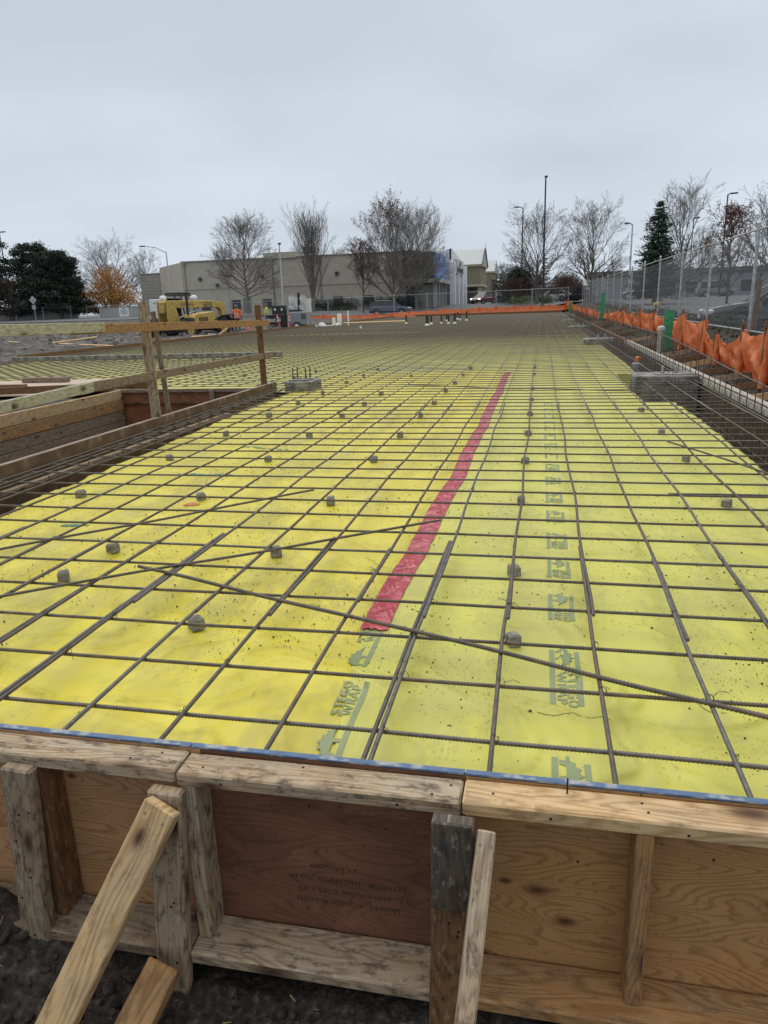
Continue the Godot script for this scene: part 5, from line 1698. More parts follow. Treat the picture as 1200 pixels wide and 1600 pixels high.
func site_machines() -> void:
	var yel := mottled("machine_yellow", [[0.2, lin(0.36, 0.235, 0.045)], [0.55, lin(0.52, 0.36, 0.085)], [0.85, lin(0.60, 0.45, 0.16)]], 0.8, 0.5)
	var blk: Material = mats["black_paint"]
	# local +x is the front of the machine; it points toward the left and the viewer
	var t := thing("telehandler", "yellow telehandler with lowered boom parked on the mud at left", "telehandler", Vector3(-18.65, -0.27, -37.7), deg_to_rad(78.0))
	var b := MB.new()
	b.box(Vector3(0, 0.72, 0), Vector3(4.2, 0.34, 0.85), Basis(), 0.03)
	b.box(Vector3(1.45, 0.56, 0), Vector3(0.3, 0.3, 1.7), Basis(), 0.03)
	b.box(Vector3(-1.45, 0.56, 0), Vector3(0.3, 0.3, 1.7), Basis(), 0.03)
	part("chassis", b.done(), blk, t)
	for q in [[1.45, 1.0], [1.45, -1.0], [-1.45, 1.0], [-1.45, -1.0]]:
		wheel(t, Vector3(q[0], 0.56, q[1]), 0.56, 0.42, Vector3(0, 0, signf(q[1])), yel, 14)
	# engine cover on the right-hand side (local +z)
	b = MB.new()
	b.prism(PackedVector2Array([Vector2(-1.0, 0.75), Vector2(0.95, 0.75), Vector2(0.95, 1.2), Vector2(0.7, 1.42), Vector2(-0.85, 1.3), Vector2(-1.0, 1.15)]), 0.42, 1.12)
	part("engine_cover", b.done(), yel, t)
	b = MB.new()
	for k in 5: b.box(Vector3(-0.6 + k * 0.16, 1.0, 1.125), Vector3(0.1, 0.3, 0.012))
	part("vent", b.done(), blk, t)
	# frame that carries the boom pivot at the rear
	b = MB.new()
	for s in [-0.3, 0.3]: b.prism(PackedVector2Array([Vector2(-2.15, 0.7), Vector2(-1.1, 0.7), Vector2(-1.55, 1.95), Vector2(-2.15, 2.0)]), s - 0.03, s + 0.03)
	part("boom_frame", b.done(), yel, t)
	# boom: outer and inner sections
	b = MB.new()
	b.box(Vector3(0.0, 1.84, 0), Vector3(4.0, 0.38, 0.40), Basis(Vector3(0, 0, 1), 0.0), 0.02)
	b.box(Vector3(-2.05, 1.68, 0), Vector3(0.35, 0.6, 0.34), Basis(), 0.04)
	var bm := part("boom", b.done(), yel, t)
	b = MB.new()
	b.box(Vector3(2.3, 1.80, 0), Vector3(1.0, 0.32, 0.29), Basis(), 0.015)
	part("inner_boom", b.done(), yel, bm)
	b = MB.new()
	b.prism(PackedVector2Array([Vector2(2.5, 1.98), Vector2(3.05, 1.9), Vector2(3.15, 1.1), Vector2(3.0, 0.85), Vector2(2.8, 0.95), Vector2(2.75, 1.5), Vector2(2.5, 1.62)]), -0.14, 0.14)
	part("boom_head", b.done(), yel, bm)
	var lt := MB.new()
	text_onto(lt, "GEHL", 0.26, func(p): return Vector3(p.x + 1.45, 1.80 + p.y, 0.2025), Vector3(0, 0, 1))
	part("lettering", lt.done(), blk, bm)
	var ls := MB.new()
	text_onto(ls, "STAR RENTALS", 0.13, func(p): return Vector3(p.x - 0.35, 1.82 + p.y, 0.2025), Vector3(0, 0, 1))
	part("lettering", ls.done(), flat("dark_red", lin(0.10, 0.02, 0.03), 0.5), bm)
	b = MB.new()
	b.rod(Vector3(-1.0, 1.1, 0.0), Vector3(0.8, 1.58, 0.0), 0.07, 10)
	b.rod(Vector3(0.2, 1.42, 0.0), Vector3(0.9, 1.6, 0.0), 0.045, 10)
	part("lift_cylinder", b.done(), mats["chrome"], t)
	# carriage and forks
	b = MB.new()
	b.box(Vector3(3.2, 0.78, 0), Vector3(0.08, 0.5, 1.3), Basis(), 0.01)
	b.box(Vector3(3.17, 1.2, 0), Vector3(0.07, 0.08, 1.3), Basis(), 0.01)
	for z in [-0.6, -0.2, 0.2, 0.6]: b.box(Vector3(3.19, 1.0, z), Vector3(0.06, 0.5, 0.06))
	part("carriage", b.done(), blk, t)
	for z in [-0.4, 0.4]:
		b = MB.new()
		b.box(Vector3(3.85, 0.33, z), Vector3(1.2, 0.05, 0.13), Basis(), 0.01)
		b.box(Vector3(3.27, 0.62, z), Vector3(0.05, 0.6, 0.13), Basis(), 0.01)
		part("fork", b.done(), blk, t)
	# open cab on the other side: dark frame and glass
	b = MB.new()
	for x in [-0.65, 0.75]:
		for z in [-1.05, -0.32]: b.rod(Vector3(x + (0.25 if x > 0.0 else 0.0), 0.9, z), Vector3(x, 2.28, z), 0.04, 6)
	b.box(Vector3(0.05, 2.31, -0.68), Vector3(1.55, 0.07, 0.86), Basis(), 0.02)
	for k in 5: b.box(Vector3(-0.5 + k * 0.27, 2.4, -0.68), Vector3(0.05, 0.1, 0.8))
	b.box(Vector3(0.2, 0.98, -0.68), Vector3(1.7, 0.4, 0.84), Basis(), 0.03)
	var cb := part("cab", b.done(), blk, t)
	b = MB.new()
	b.box(Vector3(-0.25, 1.28, -0.68), Vector3(0.45, 0.12, 0.5), Basis(), 0.04)
	b.box(Vector3(-0.48, 1.6, -0.68), Vector3(0.12, 0.6, 0.48), Basis(), 0.04)
	part("seat", b.done(), mats["rubber"], cb)
	b = MB.new()
	b.box(Vector3(0.05, 1.75, -1.07), Vector3(1.3, 0.85, 0.01))
	part("side_window", b.done(), mats["dark_glass"], cb)
	# fenders and lamps
	for q in [[1.45, 1.0], [1.45, -1.0]]:
		b = MB.new()
		b.prism(PackedVector2Array([Vector2(q[0] - 0.72, 1.0), Vector2(q[0] - 0.4, 1.22), Vector2(q[0] + 0.4, 1.22), Vector2(q[0] + 0.72, 1.0), Vector2(q[0] + 0.72, 0.97), Vector2(q[0] + 0.4, 1.19), Vector2(q[0] - 0.4, 1.19), Vector2(q[0] - 0.72, 0.97)]), q[1] - 0.22, q[1] + 0.22)
		part("fender", b.done(), blk, t)
	for q in [[-1.7, -0.25], [-0.2, 0.55]]:
		b = MB.new()
		b.lathe(Vector3(q[0], 2.06, q[1]), [Vector2(0.14, -0.02), Vector2(0.19, 0.06), Vector2(0.15, 0.2), Vector2(0, 0.24)], 12)
		part("air_filter", b.done(), mats["white_paint"], t)
	b = MB.new(); b.rod(Vector3(-0.9, 1.3, 0.62), Vector3(-0.9, 2.35, 0.62), 0.06, 8)
	part("exhaust", b.done(), blk, t)
	# trailer behind it
	var tr := thing("box_trailer", "white box trailer parked behind the yellow telehandler", "trailer", Vector3(-31.2, -0.1, -58.0), 0.2)
	b = MB.new(); b.box(Vector3(0, 1.35, 0), Vector3(1.3, 2.0, 2.0), Basis(), 0.04)
	part("box", b.done(), mats["white_paint"], tr)
	b = MB.new(); b.box(Vector3(0, 0.32, 0), Vector3(1.4, 0.12, 1.8), Basis(), 0.02); b.rod(Vector3(1.1, 0.35, 0), Vector3(2.0, 0.35, 0), 0.05, 6)
	part("frame", b.done(), blk, tr)
	for s in [-1.0, 1.0]: wheel(tr, Vector3(0.1, 0.33, s * 0.95), 0.33, 0.2, Vector3(0, 0, s), mats["galvanised"])
	b = MB.new(); b.rod(Vector3(-0.2, 2.05, 1.0), Vector3(-0.2, 2.05, 1.015), 0.05, 10)
	part("vent", b.done(), blk, tr)
	# light tower
	var lt2 := thing("light_tower", "grey portable light tower with four round lamps and white panel", "light tower", Vector3(-15.9, -0.22, -48.0), 0.12)
	b = MB.new(); b.box(Vector3(0.1, 0.75, 0), Vector3(1.25, 0.85, 1.1), Basis(), 0.04)
	var gm := flat("machine_grey", lin(0.27, 0.28, 0.29), 0.45, 0.2)
	part("generator_housing", b.done(), gm, lt2)
	b = MB.new()
	b.box(Vector3(-0.15, 1.22, 0.0), Vector3(0.7, 0.16, 1.0), Basis(), 0.01)
	b.box(Vector3(0.12, 1.3, 0.05), Vector3(0.16, 2.2, 0.16), Basis(), 0.01)
	b.box(Vector3(0.0, 0.24, 0), Vector3(1.5, 0.1, 0.9), Basis(), 0.01)
	part("mast", b.done(), blk, lt2)
	b = MB.new()
	for y in 5: b.box(Vector3(0.46, 0.72 + y * 0.075, 0.56), Vector3(0.34, 0.035, 0.02))
	part("grille", b.done(), blk, lt2)
	b = MB.new(); b.box(Vector3(0.1, 1.55, -0.42), Vector3(1.5, 0.86, 0.05), Basis(), 0.01)
	part("panel", b.done(), mats["white_paint"], lt2)
	for q in [[-0.32, 2.05], [0.42, 2.03], [-0.36, 1.52], [0.36, 1.48]]:
		b = MB.new()
		var tilt := Basis(Vector3.RIGHT, PI / 2 - 0.3)
		b.lathe(Vector3(q[0], q[1], 0.16), [Vector2(0.05, -0.2), Vector2(0.12, -0.16), Vector2(0.235, 0.0), Vector2(0.225, 0.01), Vector2(0.11, -0.13), Vector2(0, -0.15)], 20, tilt)
		b.rod(Vector3(q[0], q[1], 0.1), Vector3(0.12, q[1], 0.1), 0.025, 6)
		var lm := part("lamp", b.done(), mats["chrome"], lt2)
		b = MB.new()
		b.lathe(Vector3(q[0], q[1], 0.16), [Vector2(0.22, -0.004), Vector2(0.12, 0.014), Vector2(0, 0.02)], 20, tilt)
		var gl := flat("lamp_lens", lin(0.75, 0.75, 0.74, 0.3), 0.1)
		gl.transparency = BaseMaterial3D.TRANSPARENCY_ALPHA
		part("lens", b.done(), gl, lm)
	for s in [-1.0, 1.0]: wheel(lt2, Vector3(0.0, 0.26, s * 0.62), 0.28, 0.18, Vector3(0, 0, s), mats["white_paint"])
	for x in [-0.6, 0.75]:
		b = MB.new(); b.rod(Vector3(x, 0.0, 0.55), Vector3(x, 0.55, 0.55), 0.03, 6); b.box(Vector3(x, 0.02, 0.55), Vector3(0.16, 0.03, 0.16))
		part("jack", b.done(), mats["white_paint"], lt2)
	# black generator beside it
	var gb := thing("welding_generator", "black generator box with white lettering beside the light tower", "generator", Vector3(-17.2, -0.22, -47.4), 0.08)
	b = MB.new(); b.box(Vector3(0, 0.62, 0), Vector3(1.25, 0.85, 0.8), Basis(), 0.03); b.box(Vector3(0.2, 1.3, -0.05), Vector3(0.85, 0.62, 0.6), Basis(), 0.02)
	part("housing", b.done(), blk, gb)
	b = MB.new(); text_onto(b, "NoCal", 0.24, func(p): return Vector3(p.x - 0.1, 0.68 + p.y, 0.403), Vector3(0, 0, 1))
	part("lettering", b.done(), mats["white_paint"], gb)
	b = MB.new(); b.box(Vector3(-0.02, 1.36, 0.255), Vector3(0.14, 0.14, 0.01)); b.box(Vector3(0.44, 1.36, 0.255), Vector3(0.1, 0.16, 0.01)); b.box(Vector3(0.0, 0.36, 0.405), Vector3(0.7, 0.02, 0.01))
	part("decal_plate", b.done(), mats["white_paint"], gb)
	for s in [-1.0, 1.0]: wheel(gb, Vector3(0.1, 0.2, s * 0.42), 0.22, 0.14, Vector3(0, 0, s), mats["galvanised"])
	# delineators, cone, bags
	for q in [[Vector3(-16.75, -0.22, -46.7), 0.16, "leaning red delineator post in front of the black generator"], [Vector3(-16.05, -0.22, -46.6), 0.0, "upright red delineator post in front of the light tower"]]:
		var d := thing("delineator_post", q[2], "delineator", q[0], 0.0, "red delineator posts by the machines")
		d.rotation.z = q[1]
		b = MB.new(); b.lathe(Vector3.ZERO, [Vector2(0.17, 0), Vector2(0.17, 0.05), Vector2(0.06, 0.08), Vector2(0.055, 0.95), Vector2(0.07, 1.0), Vector2(0.04, 1.06), Vector2(0, 1.07)], 12)
		part("post", b.done(), flat("delineator_red", lin(0.65, 0.06, 0.045), 0.5), d)
		b = MB.new(); b.lathe(Vector3(0, 0.62, 0), [Vector2(0.059, 0), Vector2(0.059, 0.12)], 12); b.lathe(Vector3(0, 0.82, 0), [Vector2(0.059, 0), Vector2(0.059, 0.1)], 12)
		part("reflective_band", b.done(), mats["white_paint"], d)
	var cn := thing("traffic_cone", "small orange traffic cone left of the machines", "traffic cone", Vector3(-17.4, -0.22, -43.0))
	b = MB.new(); b.lathe(Vector3(0, 0.03, 0), [Vector2(0.15, 0), Vector2(0.14, 0.02), Vector2(0.035, 0.46), Vector2(0.02, 0.47), Vector2(0, 0.47)], 14)
	part("body", b.done(), flat("cone_orange", lin(0.85, 0.14, 0.03), 0.5), cn)
	b = MB.new(); b.box(Vector3(0, 0.015, 0), Vector3(0.36, 0.03, 0.36), Basis(), 0.008)
	part("base", b.done(), mats["rubber"], cn)
	# people
	person("person in an orange safety vest and white stripes seen from behind", Vector3(-19.0, -0.26, -45.0), PI + 0.1, Color(0.80, 0.14, 0.04), Color(0.03, 0.035, 0.05), lin(0.05, 0.05, 0.05), [[Vector3(-0.28, 1.13, -0.02), Vector3(-0.24, 0.92, 0.14)], [Vector3(0.28, 1.13, -0.02), Vector3(0.24, 0.92, 0.14)]], lin(0.7, 0.7, 0.62))
	person("person in a bright yellow-green safety jacket bending over by the guard post", Vector3(-18.85, -0.2, -50.0), PI / 2 + 0.3 + PI, Color(0.48, 0.66, 0.03), Color(0.02, 0.022, 0.03), lin(0.04, 0.04, 0.045), [[Vector3(-0.26, 1.15, 0.06), Vector3(-0.2, 1.0, 0.26)], [Vector3(0.26, 1.15, 0.06), Vector3(0.2, 1.02, 0.27)]], lin(0.66, 0.68, 0.6))

# ---------------------------------------------------------------- fences at the far side
func far_fences() -> void:
	# timber edge form closing the slab
	for k in 4:
		single("far_edge_form", boxmesh(Vector3(4.1, 0.35, 0.05), 0.004), mats["lumber_brown"], "far timber edge form closing the slab, %s length from the left" % nth(k), "formwork", Vector3(-12.4 + k * 4.12, 0.0, -75.45), 0.0, "far edge forms of the slab")
	for k in 2:
		single("left_edge_form", boxmesh(Vector3(28.0, 0.30, 0.05), 0.004), mats["lumber_brown"], ["left slab edge board, nearer half", "left slab edge board, farther half"][k] + " along the mud", "formwork", Vector3(-14.55, -0.03, -32.5 - k * 28.1), PI / 2, "left edge forms of the slab")
	# orange fence running along the far side
	var feet := []
	var tops := []
	var rng := RandomNumberGenerator.new()
	rng.seed = 44
	for k in 22:
		var f := k / 21.0
		var x := lerpf(-34.0, 2.5, f)
		var z := lerpf(-72.5, -77.6, f)
		feet.push_back(Vector3(x, lerpf(-0.15, 0.22, smoothstep(0.2, 1.0, f)), z)); tops.push_back(0.58 + rng.randf_range(-0.06, 0.08))
	orange_run("long low orange silt fence along the far side of the slab", feet, tops, 45, 0.04, 0.06)
	var xs := [-38.0, -34.2, -30.4, -26.7, -22.9, -19.2, -15.6, -12.0, -8.4, -4.6, -1.0, 2.6]
	for k in xs.size() - 1:
		var y := lerpf(0.15, 0.5, clampf((xs[k] + 38.0) / 40.0, 0, 1))
		chain_panel("far chain-link fence panel before the car park, %s from the left" % nth(k), Vector3(xs[k], y, -80.0 + 0.02 * k), 0.0, 3.68, 1.85, 0.11, "far chain-link fence panels", 0.0032)
	# left fences
	for k in 4:
		chain_panel("left chain-link fence panel in front of the dark pines, %s from the left" % nth(k), Vector3(-78.4 + k * 4.2, 0.55, -90.0), 0.0, 4.15, 1.8, 0.11, "left chain-link fence panels", 0.0022)
	for k in 3:
		chain_panel("left chain-link fence panel below the golden tree, %s from the left" % nth(k), Vector3(-60.2 + k * 3.5, 0.5, -91.5), 0.0, 3.45, 1.85, 0.11, "left chain-link fence panels", 0.0022)
	var sg := thing("notice_sign", "white notice board wired to the left chain-link fence", "sign", Vector3(-54.6, 0.9, -91.35))
	var b := MB.new(); b.box(Vector3(0, 0.55, 0), Vector3(1.4, 1.15, 0.02), Basis(), 0.002)
	part("board", b.done(), mats["white_paint"], sg)
	b = MB.new()
	b.box(Vector3(0, 0.98, 0.013), Vector3(0.4, 0.10, 0.006))
	for k in 5: b.box(Vector3(0.0, 0.8 - k * 0.13, 0.013), Vector3([1.1, 1.0, 1.15, 0.95, 0.8][k], 0.045, 0.006))
	part("print", b.done(), flat("sign_ink", lin(0.06, 0.06, 0.07), 0.6), sg)

# ---------------------------------------------------------------- buildings
func wallbox(parent: Node3D, called: String, cen: Vector3, size: Vector3, m: Material, bev := 0.0) -> MeshInstance3D:
	var b := MB.new()
	b.box(cen, size, Basis(), bev)
	return part(called, b.done(), m, parent)

func window_in(parent: Node3D, cen: Vector3, w: float, h: float, fm: Material, out := Vector3(0, 0, 1)) -> void:
	var b := MB.new()
	var bs := Basis(Vector3.UP.cross(out), Vector3.UP, out)
	var f := 0.07
	b.box(cen + bs * Vector3(0, h * 0.5, 0), Vector3(w + f, f, 0.12), bs)
	b.box(cen - bs * Vector3(0, h * 0.5, 0), Vector3(w + f, f, 0.12), bs)
	for s in [-0.5, 0.5]: b.box(cen + bs * Vector3(w * s, 0, 0), Vector3(f, h - f, 0.11), bs)
	var wn := part("window", b.done(), fm, parent)
	b = MB.new()
	b.box(cen + bs * Vector3(0, 0, 0.01), Vector3(w - f, h - f, 0.04), bs)
	part("pane", b.done(), mats["dark_glass"], wn)

func buildings() -> void:
	var st: Material = mats["stucco"]
	var dark := flat("door_dark", lin(0.05, 0.05, 0.05), 0.6)
	var w := thing("warehouse", "long beige windowless warehouse with flat parapet behind the bare trees", "building", Vector3(-32.3, 0.6, -98.0))
	# front wall and chamfered left end, in tilt-up panels with open joints
	for k in 5:
		var b := MB.new()
		var x0 := -16.6 + k * 6.64
		b.box(Vector3(x0 + 3.32, 3.6 + 0.02 * (k % 2), -12.0), Vector3(6.60, 7.2, 24.0), Basis(), 0.02)
		part("wall_panel", b.done(), st, w)
	var b := MB.new()
	b.prism(PackedVector2Array([Vector2(-16.62, 0.0), Vector2(-24.8, 9.0), Vector2(-24.8, 24.0), Vector2(-16.62, 24.0)]), 0.0, 7.2, Transform3D(Basis(Vector3(1, 0, 0), Vector3(0, 0, -1), Vector3(0, 1, 0)), Vector3.ZERO))
	part("wall_panel", b.done(), st, w)
	wallbox(w, "parapet_cap", Vector3(-0.0, 7.26, 0.02), Vector3(33.4, 0.12, 0.3), flat("cap_beige", lin(0.38, 0.36, 0.31), 0.8))
	wallbox(w, "belt_course", Vector3(0.0, 3.55, 0.03), Vector3(33.2, 0.10, 0.08), flat("belt", lin(0.37, 0.35, 0.30), 0.9))
	wallbox(w, "raised_parapet", Vector3(-2.2, 7.5, -0.5), Vector3(4.6, 0.8, 1.5), st, 0.02)
	wallbox(w, "rooftop_unit", Vector3(1.0, 8.2, -3.0), Vector3(1.5, 0.8, 1.4), dark, 0.04)
	for x in [-13.5, -9.0, -4.5, 5.6, 9.8, 13.6]:
		window_in(w, Vector3(x, 1.35, 0.02), 1.25, 1.15, dark)
	for q in [[-14.0, 4.9], [-4.9, 4.9], [5.6, 4.9], [-11.5, 4.0]]:
		var c := MB.new(); c.box(Vector3(q[0], q[1], 0.14), Vector3(0.42, 0.45, 0.28), Basis(), 0.03)
		part("wall_lamp", c.done(), dark, w)
	for x in [-16.2, -3.4, 3.3, 16.2]:
		var dp := MB.new(); dp.rod(Vector3(x, 0.1, 0.1), Vector3(x, 7.1, 0.1), 0.07, 8); dp.box(Vector3(x, 6.95, 0.12), Vector3(0.34, 0.3, 0.24), Basis(), 0.02)
		part("downpipe", dp.done(), flat("cap_grey", lin(0.28, 0.27, 0.24), 0.7), w)
	wallbox(w, "door", Vector3(-7.4, 1.1, 0.02), Vector3(1.1, 2.2, 0.08), flat("door_grey", lin(0.2, 0.2, 0.19), 0.6))
	var lw := thing("side_building", "low pale stone-faced annex left of the beige warehouse", "building", Vector3(-61.2, 1.0, -112.0))
	var bk := mottled("pale_block", [[0.2, lin(0.30, 0.285, 0.25)], [0.8, lin(0.46, 0.44, 0.4)]], 0.6, 0.9)
	for r in 12:
		for c in 3:
			var pb := MB.new()
			pb.box(Vector3(-1.15 + c * 1.15 + 0.1 * (r % 2), 0.26 + r * 0.51, 0), Vector3(1.13, 0.495, 2.0), Basis(), 0.02)
			part("block", pb.done(), bk, lw)
	wallbox(lw, "coping", Vector3(0.05, 6.2, 0), Vector3(3.8, 0.14, 2.2), flat("cap_grey", lin(0.28, 0.27, 0.24), 0.7))
	# blue shop corner
	var bl := thing("blue_shop", "blue-clad corner shop front at the right end of the warehouse", "building", Vector3(-15.0, 0.75, -95.0))
	wallbox(bl, "wall", Vector3(-0.6, 1.4, -6.0), Vector3(4.2, 2.8, 11.6), flat("shop_grey", lin(0.28, 0.275, 0.26), 0.85))
	wallbox(bl, "dark_cladding", Vector3(-0.35, 5.2, -1.0), Vector3(4.0, 3.1, 1.6), flat("navy", lin(0.035, 0.055, 0.10), 0.5), 0.03)
	wallbox(bl, "blue_cladding", Vector3(0.3, 5.2, -6.9), Vector3(2.9, 3.1, 10.0), flat("bright_blue", lin(0.07, 0.21, 0.58), 0.45), 0.03)
	wallbox(bl, "canopy", Vector3(0.2, 3.25, -4.8), Vector3(4.6, 0.5, 10.6), flat("canopy_grey", lin(0.42, 0.42, 0.4), 0.7), 0.03)
	for k in 4: wallbox(bl, "column", Vector3(1.75, 1.5, -0.2 - k * 3.2), Vector3(0.45, 3.0, 0.45), flat("canopy_grey", lin(0.42, 0.42, 0.4), 0.7), 0.03)
	for k in 3: window_in(bl, Vector3(1.52, 1.5, -1.8 - k * 3.2), 2.2, 2.6, dark, Vector3(1, 0, 0))
	window_in(bl, Vector3(-1.2, 1.4, -0.18), 1.4, 2.4, dark)
	for q in [[1.78, -3.0], [1.78, -7.4]]:
		var c := MB.new(); c.rod(Vector3(q[0], 4.2, q[1]), Vector3(q[0] + 0.4, 4.1, q[1]), 0.04, 6); c.lathe(Vector3(q[0] + 0.4, 3.85, q[1]), [Vector2(0.0, 0), Vector2(0.13, 0.02), Vector2(0.15, 0.2), Vector2(0.04, 0.28)], 10)
		part("wall_lamp", c.done(), mats["white_paint"], bl)
	# white gabled shop
	var ws := thing("white_shop", "white shop with gabled parapet, dark lettering and columns", "building", Vector3(-12.6, 0.85, -108.0))
	var wc := flat("shop_white", lin(0.80, 0.80, 0.80), 0.7)
	var sid := flat("siding_white", lin(0.70, 0.71, 0.72), 0.8)
	b = MB.new()
	b.prism(PackedVector2Array([Vector2(-4.6, 3.2), Vector2(-0.05, 3.2), Vector2(-0.05, 7.75), Vector2(-0.5, 7.7), Vector2(-4.6, 6.2)]), -0.3, 0.0)
	part("gable", b.done(), sid, ws)
	b = MB.new()
	b.prism(PackedVector2Array([Vector2(0.0, 3.2), Vector2(17.0, 3.2), Vector2(17.0, 6.4), Vector2(0.3, 7.75), Vector2(0.0, 7.75)]), -0.3, 0.05, Transform3D(Basis(Vector3(0, 0, -1), Vector3(0, 1, 0), Vector3(1, 0, 0)), Vector3.ZERO))
	part("gable", b.done(), wc, ws)
	for k in 14: wallbox(ws, "siding_board", Vector3(-2.3, 3.35 + k * 0.22, 0.012), Vector3(4.5, 0.2, 0.03), sid)
	wallbox(ws, "wall", Vector3(-2.4, 1.6, -8.5), Vector3(4.2, 3.2, 16.8), flat("shop_grey", lin(0.28, 0.275, 0.26), 0.85))
	wallbox(ws, "roof", Vector3(-2.6, 3.6, -8.6), Vector3(4.5, 0.6, 16.5), sid)
	for z in [0.0, -5.5, -11.0, -16.6]: wallbox(ws, "column", Vector3(0.15, 3.0, z), Vector3(0.8, 6.0, 0.8), wc, 0.04)
	for z in [-2.7, -8.2, -13.8]: window_in(ws, Vector3(-0.26, 1.5, z), 3.2, 2.7, mats["white_paint"], Vector3(1, 0, 0))
	for x in [-3.6, -1.6]: window_in(ws, Vector3(x, 1.5, -0.06), 1.4, 2.6, mats["white_paint"])
	b = MB.new(); b.box(Vector3(0.4, 5.5, -6.3), Vector3(0.3, 1.9, 9.5), Basis(), 0.03)
	var sp := part("sign_board", b.done(), flat("sign_back", lin(0.5, 0.5, 0.5), 0.6), ws)
	b = MB.new()
	b.prism(PackedVector2Array([Vector2(-0.6, 0.05), Vector2(0.6, 0.05), Vector2(0.0, 0.85)]), 0.0, 0.06, Transform3D(Basis(Vector3(0, 0, -1), Vector3(0, 1, 0), Vector3(1, 0, 0)), Vector3(0.56, 5.6, -6.3)))
	for k in 7: b.box(Vector3(0.58, 5.0, -2.6 - k * 1.2), Vector3(0.06, 0.62, 0.75 if k % 2 == 0 else 0.55))
	part("letter", b.done(), dark, sp)
	# olive buildings with grey gables
	var ol := flat("olive_wall", lin(0.235, 0.205, 0.135), 0.85)
	var tn := flat("tan_wall", lin(0.40, 0.37, 0.28), 0.85)
	var rf := mottled("metal_roof", [[0.2, lin(0.30, 0.315, 0.31)], [0.8, lin(0.40, 0.415, 0.41)]], 0.3, 0.55)
	var olb := thing("olive_shop", "olive and tan shop block with grey gabled roof", "building", Vector3(-12.6, 0.9, -132.0))
	wallbox(olb, "wall", Vector3(-1.0, 4.8, -6.0), Vector3(6.4, 3.1, 12.0), ol, 0.03)
	wallbox(olb, "tan_panel", Vector3(-1.6, 4.85, 0.05), Vector3(2.6, 2.6, 0.2), tn, 0.02)
	wallbox(olb, "cornice", Vector3(-0.9, 6.45, -5.9), Vector3(6.9, 0.4, 12.6), tn, 0.05)
	wallbox(olb, "base_course", Vector3(-0.9, 3.1, -5.9), Vector3(6.8, 0.4, 12.4), tn, 0.05)
	wallbox(olb, "dark_arcade", Vector3(-1.6, 1.4, -6.5), Vector3(5.0, 2.9, 11.0), dark)
	for k in 4: wallbox(olb, "column", Vector3(2.0, 1.4, -0.5 - k * 3.6), Vector3(0.6, 2.9, 0.6), tn, 0.03)
	b = MB.new()
	b.prism(PackedVector2Array([Vector2(-0.5, 6.6), Vector2(12.5, 6.6), Vector2(6.0, 9.4)]), -5.0, 2.5, Transform3D(Basis(Vector3(0, 0, -1), Vector3(0, 1, 0), Vector3(1, 0, 0)), Vector3.ZERO))
	part("roof", b.done(), rf, olb)
	b = MB.new()
	for s in [[-0.7, 6.6, 6.0, 9.55], [12.7, 6.6, 6.0, 9.55]]:
		b.rod(Vector3(2.55, s[1], -s[0]), Vector3(2.55, s[3], -s[2]), 0.14, 5)
	part("roof_trim", b.done(), dark, olb)
	var ob := thing("far_shop", "second olive gabled shop block farther along the street", "building", Vector3(-12.4, 0.9, -165.0))
	wallbox(ob, "wall", Vector3(-1.0, 4.2, -6.0), Vector3(6.4, 4.4, 16.0), ol, 0.03)
	wallbox(ob, "dark_arcade", Vector3(-1.4, 1.2, -6.0), Vector3(5.4, 2.0, 15.0), dark)
	wallbox(ob, "cornice", Vector3(-0.9, 6.4, -6.0), Vector3(6.8, 0.35, 16.4), tn, 0.05)
	b = MB.new()
	b.prism(PackedVector2Array([Vector2(-2.0, 6.6), Vector2(13.0, 6.6), Vector2(5.5, 9.2)]), -5.0, 2.5, Transform3D(Basis(Vector3(0, 0, -1), Vector3(0, 1, 0), Vector3(1, 0, 0)), Vector3.ZERO))
	part("roof", b.done(), rf, ob)
	# long low buildings at the right distance
	var gr := flat("far_grey", lin(0.27, 0.275, 0.285), 0.8)
	var rb := thing("far_warehouse", "long low grey warehouse beyond the right car park", "building", Vector3(30.0, 1.0, -135.0))
	wallbox(rb, "wall", Vector3(0, 1.9, 0), Vector3(44.0, 3.8, 12.0), gr, 0.05)
	wallbox(rb, "roof_band", Vector3(0, 4.0, 0.2), Vector3(44.6, 0.7, 12.6), flat("far_band", lin(0.12, 0.125, 0.135), 0.7), 0.05)
	for k in 10: window_in(rb, Vector3(-18.5 + k * 4.1, 1.5, 6.03), 2.4, 1.6, dark)
	var fw := thing("far_wall", "long grey wall behind the white cars at the street's end", "wall", Vector3(2.0, 0.8, -122.0))
	wallbox(fw, "wall", Vector3(0, 1.15, 0), Vector3(20.0, 2.3, 0.4), gr, 0.03)
	wallbox(fw, "coping", Vector3(0, 2.37, 0), Vector3(20.2, 0.14, 0.6), flat("cap_grey", lin(0.28, 0.27, 0.24), 0.7))
	for k in 2:
		var lwl := thing("low_wall", ["low pale wall behind the far left chain-link fence", "low pale wall piece behind the notice board fence"][k], "wall", Vector3([-74.0, -57.0][k], 0.9, -95.0))
		wallbox(lwl, "wall", Vector3(0, 0.55, 0), Vector3([20.0, 7.0][k], 1.3, 0.3), flat("pale_wall", lin(0.42, 0.42, 0.40), 0.85), 0.03)
		wallbox(lwl, "coping", Vector3(0, 1.25, 0), Vector3([20.2, 7.2][k], 0.1, 0.42), flat("cap_grey", lin(0.28, 0.27, 0.24), 0.7))
	var gh := thing("ticket_hut", "small dark hut with posted notices beyond the red car", "kiosk", Vector3(-5.2, 0.85, -118.0))
	wallbox(gh, "wall", Vector3(0, 1.2, 0), Vector3(4.6, 2.4, 2.0), flat("hut_grey", lin(0.11, 0.115, 0.12), 0.8), 0.03)
